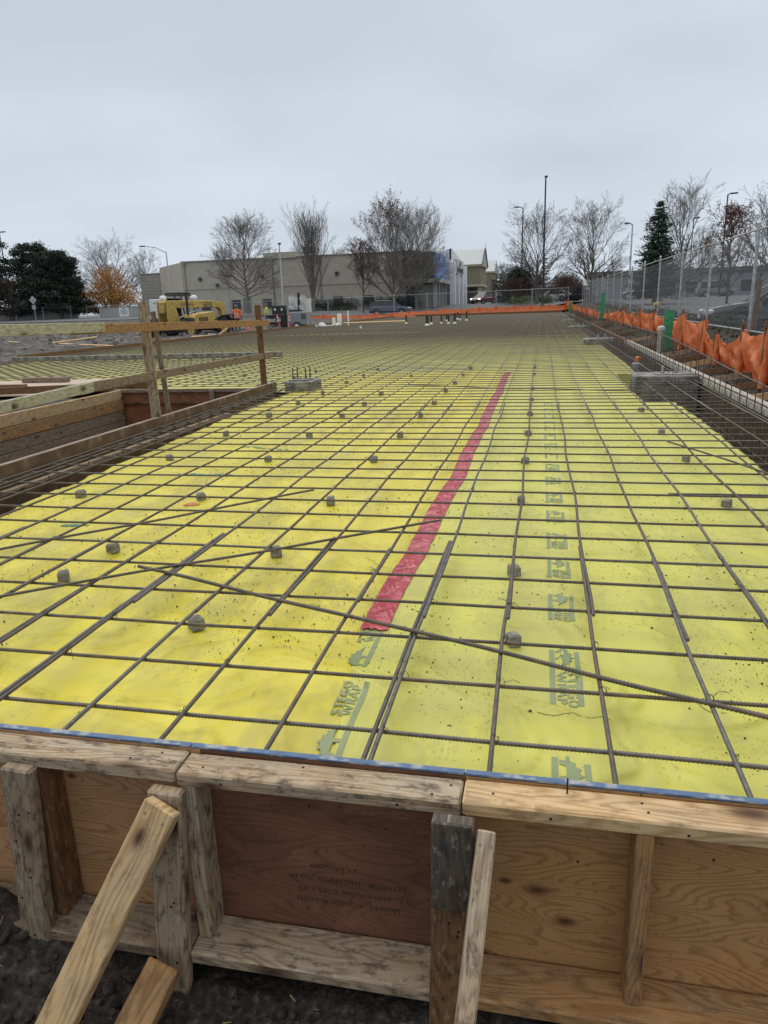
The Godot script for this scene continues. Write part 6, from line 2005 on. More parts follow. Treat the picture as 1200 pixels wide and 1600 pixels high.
	for k in 2: wallbox(gh, "notice", Vector3(-1.2 + k * 2.4, 1.5, 1.02), Vector3(0.9, 0.5, 0.05), mats["white_paint"])
	wallbox(gh, "bin", Vector3(-1.2, 0.55, 1.3), Vector3(0.8, 1.1, 0.5), flat("bin_blue", lin(0.04, 0.07, 0.12), 0.5), 0.05)

# ---------------------------------------------------------------- cars (local +x is the front)
func car(label: String, at: Vector3, turn: float, paint: Color, length := 4.5, height := 1.48, suv := false, lights := false) -> Node3D:
	var t := thing("parked_car", label, "car", at, turn, "cars around the site")
	var L := length
	var W := 0.89
	var b := MB.new()
	var belt := 0.92 if not suv else 1.02
	# lower body: sections along the length: x, half width, sill, belt height
	var secs := [[-0.5, 0.70, 0.42, belt - 0.20], [-0.488, 0.80, 0.30, belt - 0.03], [-0.44, 0.86, 0.24, belt + 0.02], [-0.2, 0.90, 0.20, belt], [0.1, 0.90, 0.20, belt - 0.02], [0.22, 0.89, 0.20, belt - 0.04], [0.36, 0.86, 0.22, belt - 0.12], [0.45, 0.80, 0.26, belt - 0.20], [0.49, 0.70, 0.32, belt - 0.28], [0.5, 0.62, 0.40, belt - 0.36]]
	var rings := []
	for s in secs:
		var w: float = s[1]
		var y0: float = s[2]
		var y1: float = s[3]
		rings.push_back([Vector3(s[0] * L, y0, -w * 0.9), Vector3(s[0] * L, lerpf(y0, y1, 0.3), -w), Vector3(s[0] * L, lerpf(y0, y1, 0.75), -w * 0.985), Vector3(s[0] * L, y1, -w * 0.9), Vector3(s[0] * L, y1 + 0.02, 0), Vector3(s[0] * L, y1, w * 0.9), Vector3(s[0] * L, lerpf(y0, y1, 0.75), w * 0.985), Vector3(s[0] * L, lerpf(y0, y1, 0.3), w), Vector3(s[0] * L, y0, w * 0.9)])
	loft(b, rings)
	var pm := flat("paint_%s" % paint.to_html(), paint, 0.3)
	pm.clearcoat_enabled = true
	pm.clearcoat = 0.8
	pm.clearcoat_roughness = 0.1
	part("body", b.done(), pm, t)
	# glasshouse
	b = MB.new()
	var rear := -0.46 if suv else -0.40
	var g := [[rear, 0.74, belt - 0.02, belt + 0.02], [rear + (0.03 if suv else 0.11), 0.70, belt - 0.02, height - 0.10], [-0.18, 0.69, belt - 0.02, height - 0.045], [0.02, 0.68, belt - 0.03, height - 0.05], [0.09, 0.68, belt - 0.04, height - 0.13], [0.235, 0.74, belt - 0.06, belt - 0.03]]
	var gr := []
	for s in g:
		var y1: float = s[3]
		var wt: float = s[1] * (0.86 if y1 > belt + 0.1 else 1.0)
		gr.push_back([Vector3(s[0] * L, s[2], -0.80), Vector3(s[0] * L, y1, -wt), Vector3(s[0] * L, y1 + 0.015, 0), Vector3(s[0] * L, y1, wt), Vector3(s[0] * L, s[2], 0.80)])
	loft(b, gr)
	part("window_glass", b.done(), mats["dark_glass"], t)
	# roof skin and pillars
	b = MB.new()
	var x0 := (rear + (0.03 if suv else 0.11)) * L
	b.prism(PackedVector2Array([Vector2(x0, height - 0.11), Vector2(-0.18 * L, height - 0.035), Vector2(0.02 * L, height - 0.04), Vector2(0.09 * L, height - 0.12), Vector2(0.09 * L, height - 0.095), Vector2(0.02 * L, height - 0.005), Vector2(-0.18 * L, height), Vector2(x0, height - 0.07)]), -0.62, 0.62)
	part("roof", b.done(), pm, t)
	b = MB.new()
	for s in [-1.0, 1.0]:
		b.rod(Vector3(0.235 * L, belt - 0.04, s * 0.77), Vector3(0.085 * L, height - 0.11, s * 0.60), 0.035, 5)
		b.rod(Vector3(-0.08 * L, belt - 0.02, s * 0.80), Vector3(-0.08 * L, height - 0.05, s * 0.61), 0.03, 5)
		b.rod(Vector3(rear * L, belt - 0.0, s * 0.77), Vector3(x0, height - 0.09, s * 0.61), 0.06, 5)
	part("pillar", b.done(), pm, t)
	for q in [[0.30, 1.0], [0.30, -1.0], [-0.30, 1.0], [-0.30, -1.0]]:
		b = MB.new()
		wheel(t, Vector3(q[0] * L, 0.33, q[1] * 0.80), 0.335, 0.22, Vector3(0, 0, q[1]), mats["galvanised"])
		b.lathe(Vector3(q[0] * L, 0.36, q[1] * 0.895), [Vector2(0.36, -0.01), Vector2(0.41, 0.0), Vector2(0.41, 0.012), Vector2(0.36, 0.012)], 18, Basis(Quaternion(Vector3.UP, Vector3(0, 0, q[1]))))
		part("wheel_arch", b.done(), mats["rubber"], t)
	var hl := flat("headlight", lin(0.7, 0.7, 0.68), 0.15)
	if lights:
		hl = flat("headlight_on", lin(0.9, 0.9, 0.85), 0.2)
		hl.emission_enabled = true
		hl.emission = Color(1.0, 0.97, 0.9)
		hl.emission_energy_multiplier = 4.0
	for s in [-1.0, 1.0]:
		b = MB.new(); b.box(Vector3(0.465 * L, belt - 0.30, s * 0.62), Vector3(0.26, 0.14, 0.3), Basis(Vector3.UP, -s * 0.35), 0.04)
		part("headlight", b.done(), hl, t)
		b = MB.new(); b.box(Vector3(-0.486 * L, belt - 0.12, s * 0.66), Vector3(0.1, 0.14, 0.26), Basis(), 0.03)
		part("tail_light", b.done(), flat("tail_red", lin(0.25, 0.01, 0.012), 0.2), t)
		b = MB.new(); b.box(Vector3(0.17 * L, belt + 0.05, s * 0.96), Vector3(0.12, 0.13, 0.2), Basis(), 0.04)
		part("mirror", b.done(), pm, t)
	b = MB.new(); b.box(Vector3(0.497 * L, 0.40, 0), Vector3(0.05, 0.2, 1.1), Basis(), 0.02); b.box(Vector3(-0.49 * L, 0.38, 0), Vector3(0.08, 0.2, 1.2), Basis(), 0.02)
	part("bumper_grille", b.done(), mats["black_paint"], t)
	b = MB.new(); b.box(Vector3(0.512 * L, 0.50, 0), Vector3(0.02, 0.11, 0.42)); b.box(Vector3(-0.503 * L, 0.62, 0), Vector3(0.02, 0.12, 0.4))
	part("number_plate", b.done(), mats["white_paint"], t)
	if suv:
		b = MB.new()
		for s in [-0.58, 0.58]: b.rod(Vector3(-0.36 * L, height + 0.03, s), Vector3(0.0, height + 0.03, s), 0.02, 5)
		part("roof_rail", b.done(), mats["chrome"], t)
	return t

func ground_at(x: float, z: float) -> float:
	return maxf(land(x, z), land(x + 2.5, z)) + 0.05

func cars() -> void:
	for q in [
		[-8.0, -106.0, -2.05, lin(0.17, 0.018, 0.028), 4.3, 1.50, false, true, "red hatchback with lit headlights in front of the shops"],
		[-16.7, -83.5, 0.02, lin(0.045, 0.055, 0.085), 4.7, 1.55, true, false, "dark blue estate car behind the far orange fence"],
		[1.7, -103.0, 2.72, lin(0.66, 0.67, 0.68), 4.6, 1.45, false, false, "white hatchback parked tail-on under the bare tree"],
		[5.0, -100.0, 2.5, lin(0.02, 0.021, 0.024), 4.6, 1.5, false, false, "black and white car beside the stacked fence panels"],
		[11.2, -95.0, 1.9, lin(0.55, 0.56, 0.57), 4.7, 1.72, true, false, "white sport utility car behind the right wire fence"],
		[20.5, -98.0, 0.1, lin(0.10, 0.105, 0.11), 4.3, 1.8, true, false, "boxy dark grey off-road car beyond the right fence"],
		[27.5, -96.0, 0.3, lin(0.4, 0.41, 0.42), 4.4, 1.48, false, false, "silver car far back in the right car park"],
		[7.25, -24.5, 3.10, lin(0.014, 0.016, 0.021), 4.9, 1.5, false, false, "large black car close behind the right wire fence"],
		[-2.0, -112.0, 3.0, lin(0.15, 0.16, 0.17), 4.4, 1.45, false, false, "grey car half hidden behind the bare tree trunk"],
	]:
		var y := ground_at(q[0], q[1])
		if q[1] > -30.0: y = 0.04
		car(q[8], Vector3(q[0], y, q[1]), q[2], q[3], q[4], q[5], q[6], q[7])

# ---------------------------------------------------------------- trees, hedges
func trees() -> void:
	var bark: Material = mats["bark"]
	var pale: Material = mats["bark_pale"]
	var redb: Material = mats["bark_red"]
	var street := {"bark": pale, "clear": 0.2, "limbs": 36, "kids": [10, 7, 3], "a0": 1.25, "a1": 0.3, "r0": 1.0, "r1": 0.5, "lift": 0.35, "fork": 1.0, "twig": 0.0085, "lead": 0.82}
	var vase := {"bark": pale, "clear": 0.12, "limbs": 28, "kids": [11, 7, 3], "a0": 0.95, "a1": 0.2, "r0": 1.0, "r1": 0.55, "lift": 0.45, "fork": 0.9, "twig": 0.0085, "lead": 0.6, "bunch": 1.3}
	var column := {"bark": pale, "clear": 0.10, "limbs": 34, "kids": [8, 5, 3], "a0": 0.36, "a1": 0.12, "r0": 1.0, "r1": 0.75, "lift": 0.9, "fork": 0.55, "twig": 0.0085, "lead": 0.72, "bunch": 1.1}
	var open := {"bark": bark, "clear": 0.15, "limbs": 20, "kids": [10, 7, 3], "a0": 1.05, "a1": 0.25, "r0": 1.0, "r1": 0.55, "lift": 0.4, "fork": 1.05, "twig": 0.0085, "lead": 0.65, "bunch": 1.2, "trunk": 0.017}
	bare_tree("round leafless tree behind the golden tree at left", Vector3(-69.0, 1.0, -112.0), 14.0, 13.0, open, 1)
	bare_tree("broad leafless tree in front of the warehouse behind the telehandler", Vector3(-35.6, 0.4, -88.0), 12.3, 9.6, street, 2)
	bare_tree("narrow column-shaped leafless tree in front of the warehouse", Vector3(-27.1, 0.4, -88.0), 13.5, 5.9, column, 3)
	var slim: Array = bare_tree("slim young tree with thin brown leaves beside the big tree", Vector3(-20.4, 0.35, -86.0), 8.6, 4.6, {"bark": redb, "clear": 0.3, "limbs": 20, "kids": [7, 4, 2], "a0": 0.8, "a1": 0.2, "r0": 1.0, "r1": 0.4, "lift": 0.9, "fork": 0.9, "twig": 0.009, "lead": 0.9, "trunk": 0.009}, 4)
	var big: Array = bare_tree("tallest leafless tree with red-brown leaves left in its top", Vector3(-17.1, 0.5, -88.0), 13.6, 10.5, vase, 5)
	bare_tree("leafless vase-shaped tree in front of the blue shop corner", Vector3(-14.9, 0.6, -91.0), 12.6, 9.0, vase, 6)
	bare_tree("wide leafless tree by the tall dark lamp pole", Vector3(-0.6, 0.7, -95.0), 12.2, 9.6, open, 7)
	bare_tree("wide leafless tree behind the far fence corner", Vector3(4.9, 0.55, -80.0), 10.8, 7.6, open, 8)
	bare_tree("leafless tree behind the dark green conifer", Vector3(12.6, 0.8, -75.0), 11.3, 8.4, open, 9)
	var rl: Array = bare_tree("small young tree with sparse dull red leaves behind the right fence", Vector3(7.6, 0.0, -34.0), 4.9, 2.3, {"bark": redb, "clear": 0.3, "limbs": 18, "kids": [7, 4, 2], "a0": 0.8, "a1": 0.25, "r0": 1.0, "r1": 0.5, "lift": 0.8, "fork": 0.9, "twig": 0.005, "lead": 0.9, "trunk": 0.011}, 10)
	bare_tree("dark forked leafless tree at the right picture edge", Vector3(12.6, 0.1, -45.0), 7.2, 5.8, {"bark": bark, "clear": 0.16, "limbs": 12, "kids": [8, 5, 3], "a0": 0.7, "a1": 0.2, "r0": 1.0, "r1": 0.5, "lift": 0.7, "fork": 1.0, "twig": 0.006, "lead": 0.5, "trunk": 0.022}, 11)
	bare_tree("faint leafless tree far behind the olive shops", Vector3(-6.5, 0.8, -150.0), 8.0, 8.0, open, 12)
	var rng := RandomNumberGenerator.new()
	rng.seed = 90
	var rust := [Color(0.10, 0.032, 0.022), Color(0.14, 0.05, 0.03), Color(0.08, 0.03, 0.02), Color(0.12, 0.06, 0.035)]
	part("leaves", leaf_cloud(big[1], 1, 0.10, 0.09, rng, rust, func(p): return p.x < 0.4 + (p.y - 9.0) * 0.35 and (rng.randf() < 0.6 or p.y > 10.5)), leafmat("leaves"), big[0])
	part("leaves", leaf_cloud(slim[1], 1, 0.08, 0.075, rng, rust), leafmat("leaves"), slim[0])
	part("leaves", leaf_cloud(rl[1], 2, 0.05, 0.035, rng, [Color(0.13, 0.035, 0.03), Color(0.17, 0.06, 0.045), Color(0.10, 0.035, 0.03)]), leafmat("leaves"), rl[0])
	# golden tree
	var gt := thing("golden_tree", "low round tree in orange-gold autumn leaf at left", "tree", Vector3(-60.6, 0.7, -98.0))
	var tk := MB.new()
	for k in 7:
		var a := k * 0.9
		tk.tube(PackedVector3Array([Vector3(0, -0.2, 0), Vector3(cos(a) * 0.4, 1.0, sin(a) * 0.4), Vector3(cos(a) * 2.0, 3.2, sin(a) * 2.0), Vector3(cos(a) * 3.0, 4.6, sin(a) * 3.0)]), PackedFloat32Array([0.14, 0.11, 0.07, 0.02]), 6)
	part("trunk", tk.done(), bark, gt)
	part("crown", clumps([[Vector3(0, 3.6, 0), Vector3(4.3, 2.4, 3.6)], [Vector3(-1.4, 2.6, 0.5), Vector3(3.3, 2.0, 3.2)], [Vector3(0.3, 5.2, 0), Vector3(2.4, 2.0, 2.2)], [Vector3(2.2, 2.5, 0.4), Vector3(2.6, 1.7, 2.6)]], 1500, 9, 0.26, 0.105, rng, [Color(0.46, 0.235, 0.035), Color(0.40, 0.17, 0.025), Color(0.50, 0.29, 0.06), Color(0.28, 0.12, 0.025)], 0.5), leafmat("leaves"), gt)
	# dark pines at left: irregular crowns made of many shelves
	var pg := [Color(0.012, 0.022, 0.014), Color(0.02, 0.034, 0.02), Color(0.03, 0.044, 0.026), Color(0.014, 0.026, 0.02)]
	for q in [
		[Vector3(-76.0, 0.8, -92.0), 12.2, 7.6, "tall dark pine at the left picture edge"],
		[Vector3(-71.0, 0.8, -97.0), 11.0, 6.4, "dark pine with a flat ragged top, second from left"],
		[Vector3(-65.6, 0.8, -93.5), 9.4, 6.0, "dark spreading pine beside the golden tree"],
		[Vector3(-69.0, 0.8, -98.0), 8.6, 6.4, "lower dark pine between the two ragged pines"],
	]:
		var t := thing("pine_tree", q[3], "tree", q[0], 0.0, "dark pines behind the left fence")
		var h: float = q[1]
		var r: float = q[2]
		var pt := MB.new()
		pt.tube(PackedVector3Array([Vector3(0, -0.3, 0), Vector3(0.15, h * 0.4, 0), Vector3(-0.1, h * 0.8, 0.1), Vector3(0.1, h * 0.97, 0)]), PackedFloat32Array([0.28, 0.22, 0.12, 0.03]), 7)
		var lobes := []
		for k in 40:
			var f := (k + rng.randf()) / 40.0
			var a := k * 2.4
			var rr := r * (1.0 - 0.7 * f) * rng.randf_range(0.3, 1.0)
			var c := Vector3(cos(a) * rr, h * lerpf(0.10, 0.93, f), sin(a) * rr)
			lobes.push_back([c, Vector3(r * 0.27 * (1.2 - 0.6 * f), h * 0.028 + 0.22, r * 0.27 * (1.2 - 0.6 * f))])
			pt.cone(Vector3(0, c.y - 0.3, 0), c, 0.07, 0.02, 5)
		part("trunk", pt.done(), bark, t)
		part("crown", clumps(lobes, 3000, 9, 0.24, 0.16, rng, pg, 0.55), leafmat("leaves"), t)
	# leafless thicket at the far left and the wood on the skyline
	var th: Dictionary = {"bark": redb, "clear": 0.05, "limbs": 34, "kids": [7, 4, 2], "a0": 1.0, "a1": 0.4, "r0": 1.0, "r1": 0.5, "lift": 0.5, "fork": 1.0, "twig": 0.012, "lead": 0.8}
	bare_tree("low tangled leafless bush at the left picture edge", Vector3(-71.5, 0.8, -90.6), 6.4, 7.5, th, 21, "leafless bushes")
	for k in 9:
		bare_tree("leafless tree in the brown wood on the left skyline", Vector3(-92.0 + k * 6.2, 1.0, -150.0 - 4.0 * (k % 3)), 12.0 + 2.5 * sin(k * 1.9), 9.0, th, 30 + k, "brown wood on the left skyline")
	for k in 3:
		bare_tree("leafless bush around the white cars' tree, %s from the left" % nth(k), Vector3(-3.8 + k * 3.4, 0.7, -98.0 - k), 3.8, 4.2, th, 50 + k, "leafless bushes")
	var dg := [Color(0.012, 0.018, 0.012), Color(0.022, 0.03, 0.018), Color(0.03, 0.036, 0.022)]
	shrub("dark_yew", "dark round evergreen bush left of the tall lamp pole", "evergreen tree", Vector3(-3.6, 0.7, -102.0), [[Vector3(0, 2.4, 0), Vector3(3.0, 2.4, 2.4)], [Vector3(0.8, 3.0, 0), Vector3(1.8, 2.0, 1.8)]], 1500, 8, 0.25, 0.13, dg, 61)
	shrub("dark_yew", "dark round evergreen bush behind the white hatchback", "evergreen tree", Vector3(3.6, 0.7, -112.0), [[Vector3(0, 2.0, 0), Vector3(2.4, 2.2, 2.2)]], 900, 8, 0.25, 0.13, dg, 62)
	shrub("red_bush", "dull red leafy bush above the white hatchback", "shrub", Vector3(3.0, 0.7, -107.0), [[Vector3(0, 2.6, 0), Vector3(1.9, 1.2, 1.5)]], 260, 7, 0.22, 0.09, [Color(0.13, 0.04, 0.035), Color(0.17, 0.06, 0.05), Color(0.08, 0.03, 0.025)], 63)
	shrub("lime_shrub", "low yellow-green shrub at the foot of the bare tree", "shrub", Vector3(-2.3, 0.75, -92.0), [[Vector3(0, 0.5, 0), Vector3(2.2, 0.65, 0.9)], [Vector3(3.0, 0.45, 0), Vector3(0.7, 0.7, 0.7)]], 500, 7, 0.14, 0.06, [Color(0.10, 0.12, 0.03), Color(0.16, 0.17, 0.05), Color(0.06, 0.08, 0.02)], 64)
	for k in 2:
		shrub("clipped_hedge", ["long dark clipped hedge under the warehouse wall", "second dark clipped hedge in front of the blue shop"][k], "hedge", Vector3([-26.2, -18.5][k], 0.55, -93.0), [[Vector3(-1.5, 0.85, 0), Vector3(2.6, 1.0, 0.8)], [Vector3(1.5, 0.85, 0), Vector3(2.6, 1.05, 0.8)]], 1300, 7, 0.16, 0.07, dg, 66 + k, "clipped hedges by the warehouse")
	conifer("conifer_tree", "dark green cone-shaped conifer behind the right wire fence", Vector3(8.3, 0.75, -60.0), 7.2, 2.2, [Color(0.012, 0.03, 0.017), Color(0.02, 0.045, 0.025), Color(0.03, 0.06, 0.032), Color(0.016, 0.036, 0.024)], 70, "", 52)
	for k in 6:
		conifer("far_conifer", "distant dark conifer on the right skyline", Vector3(-7.0 + [0, 3.2, 7.5, 34.0, 40.0, 47.0][k], 0.9, -185.0), 7.0 + 2.0 * (k % 3), 3.0, [Color(0.03, 0.04, 0.035), Color(0.045, 0.055, 0.05)], 72 + k, "distant conifers on the skyline", 20)
	for k in 5:
		bare_tree("distant leafless tree beyond the right car park", Vector3(16.0 + k * 6.5, 0.8, -112.0 - 6.0 * (k % 2)), 8.0 + 1.5 * (k % 3), 6.5, {"bark": bark, "clear": 0.15, "limbs": 18, "kids": [6, 4, 2], "a0": 0.9, "a1": 0.3, "r0": 1.0, "r1": 0.5, "lift": 0.8, "fork": 1.0, "twig": 0.013, "lead": 0.7}, 80 + k, "distant trees beyond the right car park")
	# stakes that hold young trees by the black car
	for q in [[4.35, -16.9, 1.42], [4.95, -17.2, 1.46]]:
		single("tree_stake", board(Vector3(q[0], 0.2, q[1]), Vector3(q[0] + 0.03, q[2], q[1]), 0.085, 0.07, Vector3(0, 0, 1), Vector2(q[0], 0.1)), mats["lumber_brown"], "brown tree stake before the black car, %s of two" % ("left" if q[0] < 4.6 else "right"), "wooden stake", Vector3.ZERO, 0.0, "tree stakes by the black car")

# ---------------------------------------------------------------- lamp posts and signs
func lamp_post(label: String, at: Vector3, h: float, arm: Vector3, m: Material, r := 0.09) -> void:
	var t := thing("lamp_post", label, "street lamp", at, 0.0, "lamp posts round the car parks")
	var b := MB.new()
	b.cone(Vector3(0, -0.2, 0), Vector3(0, h, 0), r, r * 0.6, 10)
	b.lathe(Vector3.ZERO, [Vector2(r * 2.0, -0.1), Vector2(r * 2.0, 0.25), Vector2(r, 0.3)], 12)
	part("pole", b.done(), m, t)
	b = MB.new()
	var e := Vector3(0, h, 0) + arm
	b.tube(PackedVector3Array([Vector3(0, h - 0.1, 0), Vector3(0, h, 0) + arm * Vector3(0.5, 0.75, 0.5), e]), PackedFloat32Array([r * 0.55, r * 0.45, r * 0.4]), 8)
	part("arm", b.done(), m, t)
	b = MB.new()
	var d := Vector3(arm.x, 0, arm.z).normalized()
	b.box(e + d * 0.3, Vector3(0.75, 0.14, 0.32), Basis(d, Vector3.UP, d.cross(Vector3.UP)), 0.04)
	part("lamp_head", b.done(), flat("lamp_dark", lin(0.07, 0.07, 0.075), 0.5), t)

func lamps_and_signs() -> void:
	var sil := flat("pole_silver", lin(0.52, 0.53, 0.54), 0.45, 0.2)
	var dk := flat("pole_dark", lin(0.035, 0.035, 0.04), 0.5)
	lamp_post("silver street lamp with long arm left of the warehouse", Vector3(-47.9, 0.8, -92.0), 8.0, Vector3(-2.6, 0.75, 0.6), sil, 0.12)
	lamp_post("silver street lamp with short arm before the warehouse", Vector3(-26.4, 0.1, -75.0), 6.7, Vector3(0.3, 0.7, 0.8), sil, 0.10)
	lamp_post("tallest dark lamp pole in the middle of the skyline", Vector3(0.1, 0.4, -85.0), 13.1, Vector3(0.02, 0.1, 0.35), dk, 0.13)
	lamp_post("dark lamp pole left of the tallest pole", Vector3(-2.6, 0.8, -100.0), 11.7, Vector3(-0.5, 0.05, 0.3), dk, 0.11)
	lamp_post("white lamp pole beside the dark conifer", Vector3(10.2, 0.9, -95.0), 8.5, Vector3(-0.4, 0.1, 0.3), sil, 0.13)
	lamp_post("dark lamp pole behind the red-leaved young tree", Vector3(18.2, 0.8, -85.0), 10.1, Vector3(0.25, 0.06, 0.1), dk, 0.11)
	lamp_post("dark lamp pole rising behind the leftmost pine", Vector3(-71.3, 0.8, -91.0), 11.4, Vector3(0.4, 0.05, 0.1), dk, 0.1)
	lamp_post("thin dark lamp pole right of the conifer", Vector3(16.0, 0.8, -90.0), 8.4, Vector3(0.1, 0.05, 0.2), dk, 0.07)
	var fp := thing("flag_pole", "thin bare flag pole behind the olive shops", "flag pole", Vector3(-11.6, 0.9, -160.0))
	var b := MB.new()
	b.cone(Vector3.ZERO, Vector3(0, 11.8, 0), 0.10, 0.05, 8)
	part("pole", b.done(), sil, fp)
	b = MB.new(); b.lathe(Vector3(0, 11.8, 0), [Vector2(0, 0), Vector2(0.12, 0.1), Vector2(0, 0.22)], 10)
	part("finial", b.done(), sil, fp)
	var sg := thing("road_sign", "grey back of a diamond road sign before the left pines", "road sign", Vector3(-59.6, 0.3, -80.0))
	b = MB.new(); b.rod(Vector3(0, -0.2, 0), Vector3(0, 3.2, 0), 0.035, 8)
	part("post", b.done(), mats["galvanised"], sg)
	b = MB.new(); b.box(Vector3(0, 2.85, 0.05), Vector3(0.72, 0.72, 0.01), Basis(Vector3(0, 0, 1), PI / 4), 0.003)
	part("diamond_plate", b.done(), mats["galvanised"], sg)
	b = MB.new(); b.box(Vector3(0, 2.0, 0.05), Vector3(0.5, 0.45, 0.01), Basis(), 0.003)
	part("small_plate", b.done(), mats["galvanised"], sg)

# ---------------------------------------------------------------- small site things
func small_things() -> void:
	var rng := RandomNumberGenerator.new()
	rng.seed = 71
	# capped plumbing stubs standing out of the far mat
	var pipes := [[-8.45, -47.3], [-6.3, -42.0], [-6.4, -44.3], [-5.9, -45.1], [-5.4, -44.6], [-5.0, -44.3], [-6.3, -51.0], [-6.1, -56.0], [-5.6, -53.0], [-5.0, -51.5]]
	var words := ["lone black plumbing stub left of the main cluster", "nearest thick black plumbing stub of the cluster", "black plumbing stub second from left in the cluster", "thin black plumbing stub in the middle of the cluster", "black plumbing stub right of the cluster's middle", "rightmost front black plumbing stub with wide white foot", "left black stub in the back row of plumbing", "farthest black stub in the back row of plumbing", "middle black stub in the back row of plumbing", "right black stub in the back row of plumbing"]
	for k in pipes.size():
		var h: float = [0.52, 0.56, 0.48, 0.5, 0.5, 0.6, 0.45, 0.5, 0.45, 0.6][k]
		var t := thing("plumbing_stub", words[k], "pipe", Vector3(pipes[k][0], -0.09, pipes[k][1]), 0.0, "capped plumbing stubs in the slab")
		var b := MB.new()
		var r: float = [0.055, 0.09, 0.06, 0.05, 0.06, 0.07, 0.05, 0.06, 0.05, 0.06][k]
		b.lathe(Vector3.ZERO, [Vector2(r * 1.6, 0), Vector2(r * 1.6, 0.10), Vector2(r * 1.25, 0.14), Vector2(r * 1.05, 0.2)], 14)
		part("foot", b.done(), mats["white_paint"], t)
		b = MB.new()
		b.lathe(Vector3(0, 0.16, 0), [Vector2(r, 0), Vector2(r, h - 0.16), Vector2(r * 1.1, h - 0.15), Vector2(r * 1.1, h - 0.06), Vector2(r * 0.7, h - 0.04), Vector2(0, h - 0.04)], 14)
		part("pipe", b.done(), mats["black_paint"], t)
	for q in [[-12.2, -47.0, 1.0, 0.05, "tall thin white pipe standing right of the light tower"], [-13.6, -50.0, 0.8, 0.16, "white wrapped pipe bundle right of the light tower"], [-9.7, -40.0, 0.2, 0.05, "short white pipe stub lying low in the far mat"], [-13.9, -49.6, 0.55, 0.12, "second lower white wrapped pipe by the light tower"]]:
		var b := MB.new()
		b.lathe(Vector3.ZERO, [Vector2(q[3], 0), Vector2(q[3], q[2]), Vector2(q[3] * 0.8, q[2] + 0.02), Vector2(0, q[2] + 0.02)], 12)
		single("white_pipe", b.done(), mats["white_paint"], q[4], "pipe", Vector3(q[0], -0.1, q[1]), 0.0, "white pipes near the light tower")
	# bags and rubble near the machines
	for k in 6:
		var b := MB.new()
		var n := noise(1.3, 500 + k, 3)
		var s := Vector3(0.35, 0.2, 0.25) * rng.randf_range(0.7, 1.3)
		b.grid(15, 11, func(i, j):
			var a = TAU * i / 14.0
			var e = PI * (j / 10.0 - 0.5)
			var d := Vector3(cos(a) * cos(e), sin(e), sin(a) * cos(e))
			return d * s * (1.0 + n.get_noise_3dv(d * 1.4) * 0.5) + Vector3(0, s.y * 0.7, 0))
		single("white_sack", b.done(), mottled("sack", [[0.2, lin(0.42, 0.41, 0.38)], [0.8, lin(0.66, 0.65, 0.62)]], 1.5, 0.7), "%s crumpled pale sack beside the light tower" % nth(k), "sack", Vector3(-14.9 + k * 0.33, -0.22, -47.0 - 0.4 * (k % 3)), rng.randf() * 3.0, "pale sacks by the light tower")
	var rock := MB.new()
	var rn := noise(1.1, 9, 2)
	rock.grid(11, 8, func(i, j):
		var a = TAU * i / 10.0
		var e = PI * (j / 7.0 - 0.5)
		var d := Vector3(cos(a) * cos(e), sin(e) * 0.7, sin(a) * cos(e))
		return d * (1.0 + 0.5 * rn.get_noise_3dv(d * 1.7)))
	var rm := rock.done()
	var mound := noise(0.16, 51, 4)
	var at_rock := func(_k):
		var x := -14.8 - 26.0 * pow(rng.randf(), 1.3)
		var z := rng.randf_range(-16.0, -58.0)
		var r := 0.02 + 0.13 * pow(rng.randf(), 4.0)
		return [Vector3(x, land(x, z) + 0.02 + maxf(0.0, mound.get_noise_2d(x * 1.2, z * 0.7) + 0.1) * 0.55 * smoothstep(-15.0, -18.0, x) * (1.0 - smoothstep(-50.0, -62.0, z)) + r * 0.3, z), r]
	scatter("rubble", rm, mats["gravel"], 2600, at_rock, rng, "grey stones and rubble strewn over the left mud", "rubble")
	for q in [[-16.3, -35.2, 0.42, "larger pale concrete chunk under the telehandler"], [-15.6, -35.6, 0.3, "smaller pale concrete chunk beside the telehandler wheel"], [-14.9, -38.0, 0.3, "pale concrete chunk right of the telehandler"], [-21.0, -30.0, 0.35, "pale concrete lump on the left mud bank"]]:
		var o := single("concrete_chunk", rm, mats["concrete"], q[3], "concrete chunk", Vector3(q[0], -0.12, q[1]), q[0], "concrete chunks by the telehandler")
		o.scale = Vector3(q[2], q[2] * 0.6, q[2] * 0.8)
	for q in [[Vector3(-16.6, 0.0, -33.5), Vector3(-14.6, 0.02, -34.5), 0.14, "long plank on the ground before the telehandler"], [Vector3(-16.4, -0.15, -35.8), Vector3(-15.7, 0.45, -36.4), 0.12, "short pale plank leaning near the telehandler wheel"], [Vector3(-19.5, 0.1, -26.5), Vector3(-17.6, 0.3, -27.2), 0.12, "pale plank lying on the left mud bank"], [Vector3(-24.0, 0.1, -30.0), Vector3(-15.0, 0.0, -25.0), 0.1, "long thin timber along the left mud bank"], [Vector3(-14.0, 0.05, -52.5), Vector3(-9.6, 0.05, -53.5), 0.2, "low timber kerb right of the light tower"]]:
		single("plank", board(q[0], q[1], q[2], 0.04, Vector3(0, 1, 0.3), Vector2(rng.randf(), 0.2)), mats["lumber_tan"], q[3], "plank", Vector3.ZERO, 0.0, "planks left on the mud")
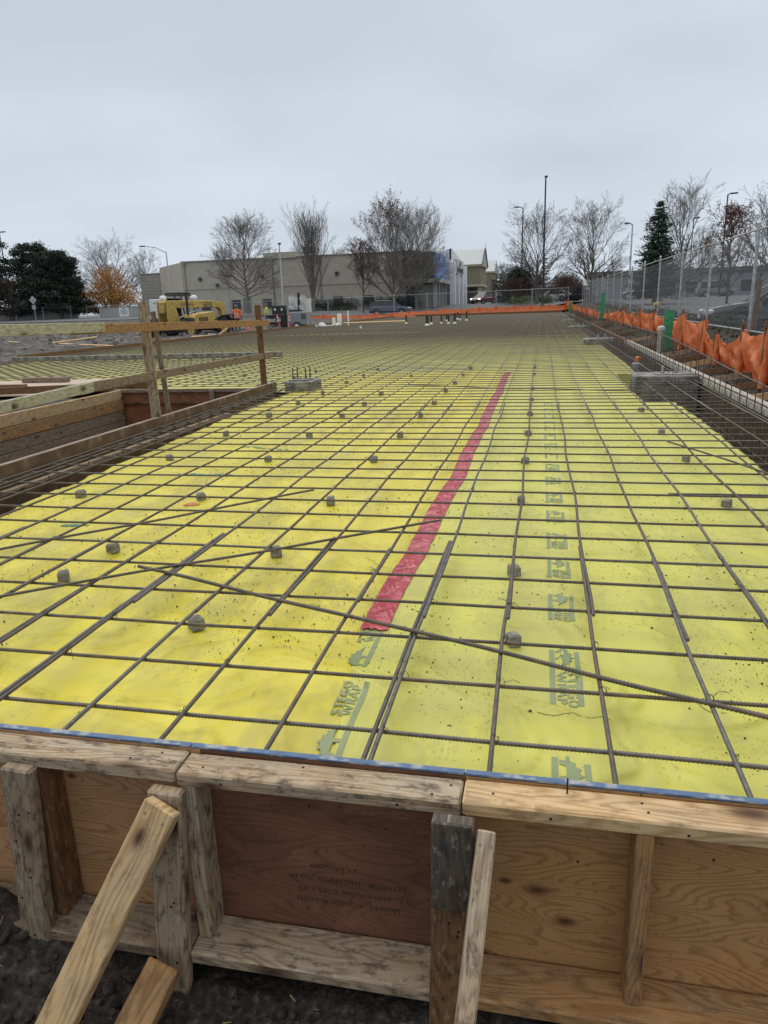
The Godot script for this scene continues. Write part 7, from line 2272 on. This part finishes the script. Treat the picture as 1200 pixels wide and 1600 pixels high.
	var gp := single("green_post", boxmesh(Vector3(0.24, 1.1, 0.03), 0.003), mats["green_board"], "short leaning green post on the left mud", "marker board", Vector3(-27.6, 0.22, -36.5))
	gp.rotation.z = 0.09
	var vb := thing("valve_box", "pale valve box with pipe stubs on the left mud", "valve box", Vector3(-29.8, -0.1, -36.0))
	var b2 := MB.new(); b2.box(Vector3(0, 0.3, 0), Vector3(0.5, 0.6, 0.45), Basis(), 0.03)
	part("box", b2.done(), mats["concrete"], vb)
	b2 = MB.new()
	for x in [-0.3, 0.0, 0.3]: b2.rod(Vector3(x, 0.5, 0), Vector3(x + 0.05, 0.85, 0), 0.06, 8)
	b2.rod(Vector3(-1.4, 0.35, 0.1), Vector3(1.4, 0.35, 0.1), 0.03, 6)
	part("pipe", b2.done(), mats["white_paint"], vb)
	# bright paint marks sprayed on the left sheet
	for q in [[Vector3(-2.55, 0, -5.15), 0.5, 0.03, Color(0.05, 0.35, 0.28), "long teal spray line on the left yellow sheet"], [Vector3(-2.25, 0, -4.3), 0.12, 0.07, Color(0.85, 0.25, 0.06), "orange-red spray blot on the left yellow sheet"], [Vector3(-2.75, 0, -3.75), 0.2, 0.05, Color(0.04, 0.33, 0.26), "short teal spray dab near the left sheet edge"], [Vector3(-2.45, 0, -6.2), 0.5, 0.03, Color(0.05, 0.35, 0.28), "farther teal spray line on the left yellow sheet"]]:
		var b := MB.new()
		var n := noise(9.0, int(q[1] * 100), 3)
		b.grid(26, 4, func(i, j):
			var u = i / 25.0 - 0.5
			var half: float = q[2] * (0.5 + n.get_noise_1d(u * 3.0) * 0.8) * sqrt(maxf(0.0, 1.0 - 4.0 * u * u))
			var x: float = q[0].x + u * q[1]
			var z: float = q[0].z + n.get_noise_1d(u * 2.0 + 7.0) * 0.04 + half * (j / 1.5 - 1.0)
			return Vector3(x, sheet_y(x, z) + 0.0005, z))
		single("spray_mark", b.done(), flat("spray_%s" % (q[3] as Color).to_html(), lin(q[3].r * 0.6, q[3].g * 0.6, q[3].b * 0.6), 0.6), q[4], "paint mark", Vector3.ZERO, 0.0, "spray paint marks on the plastic")
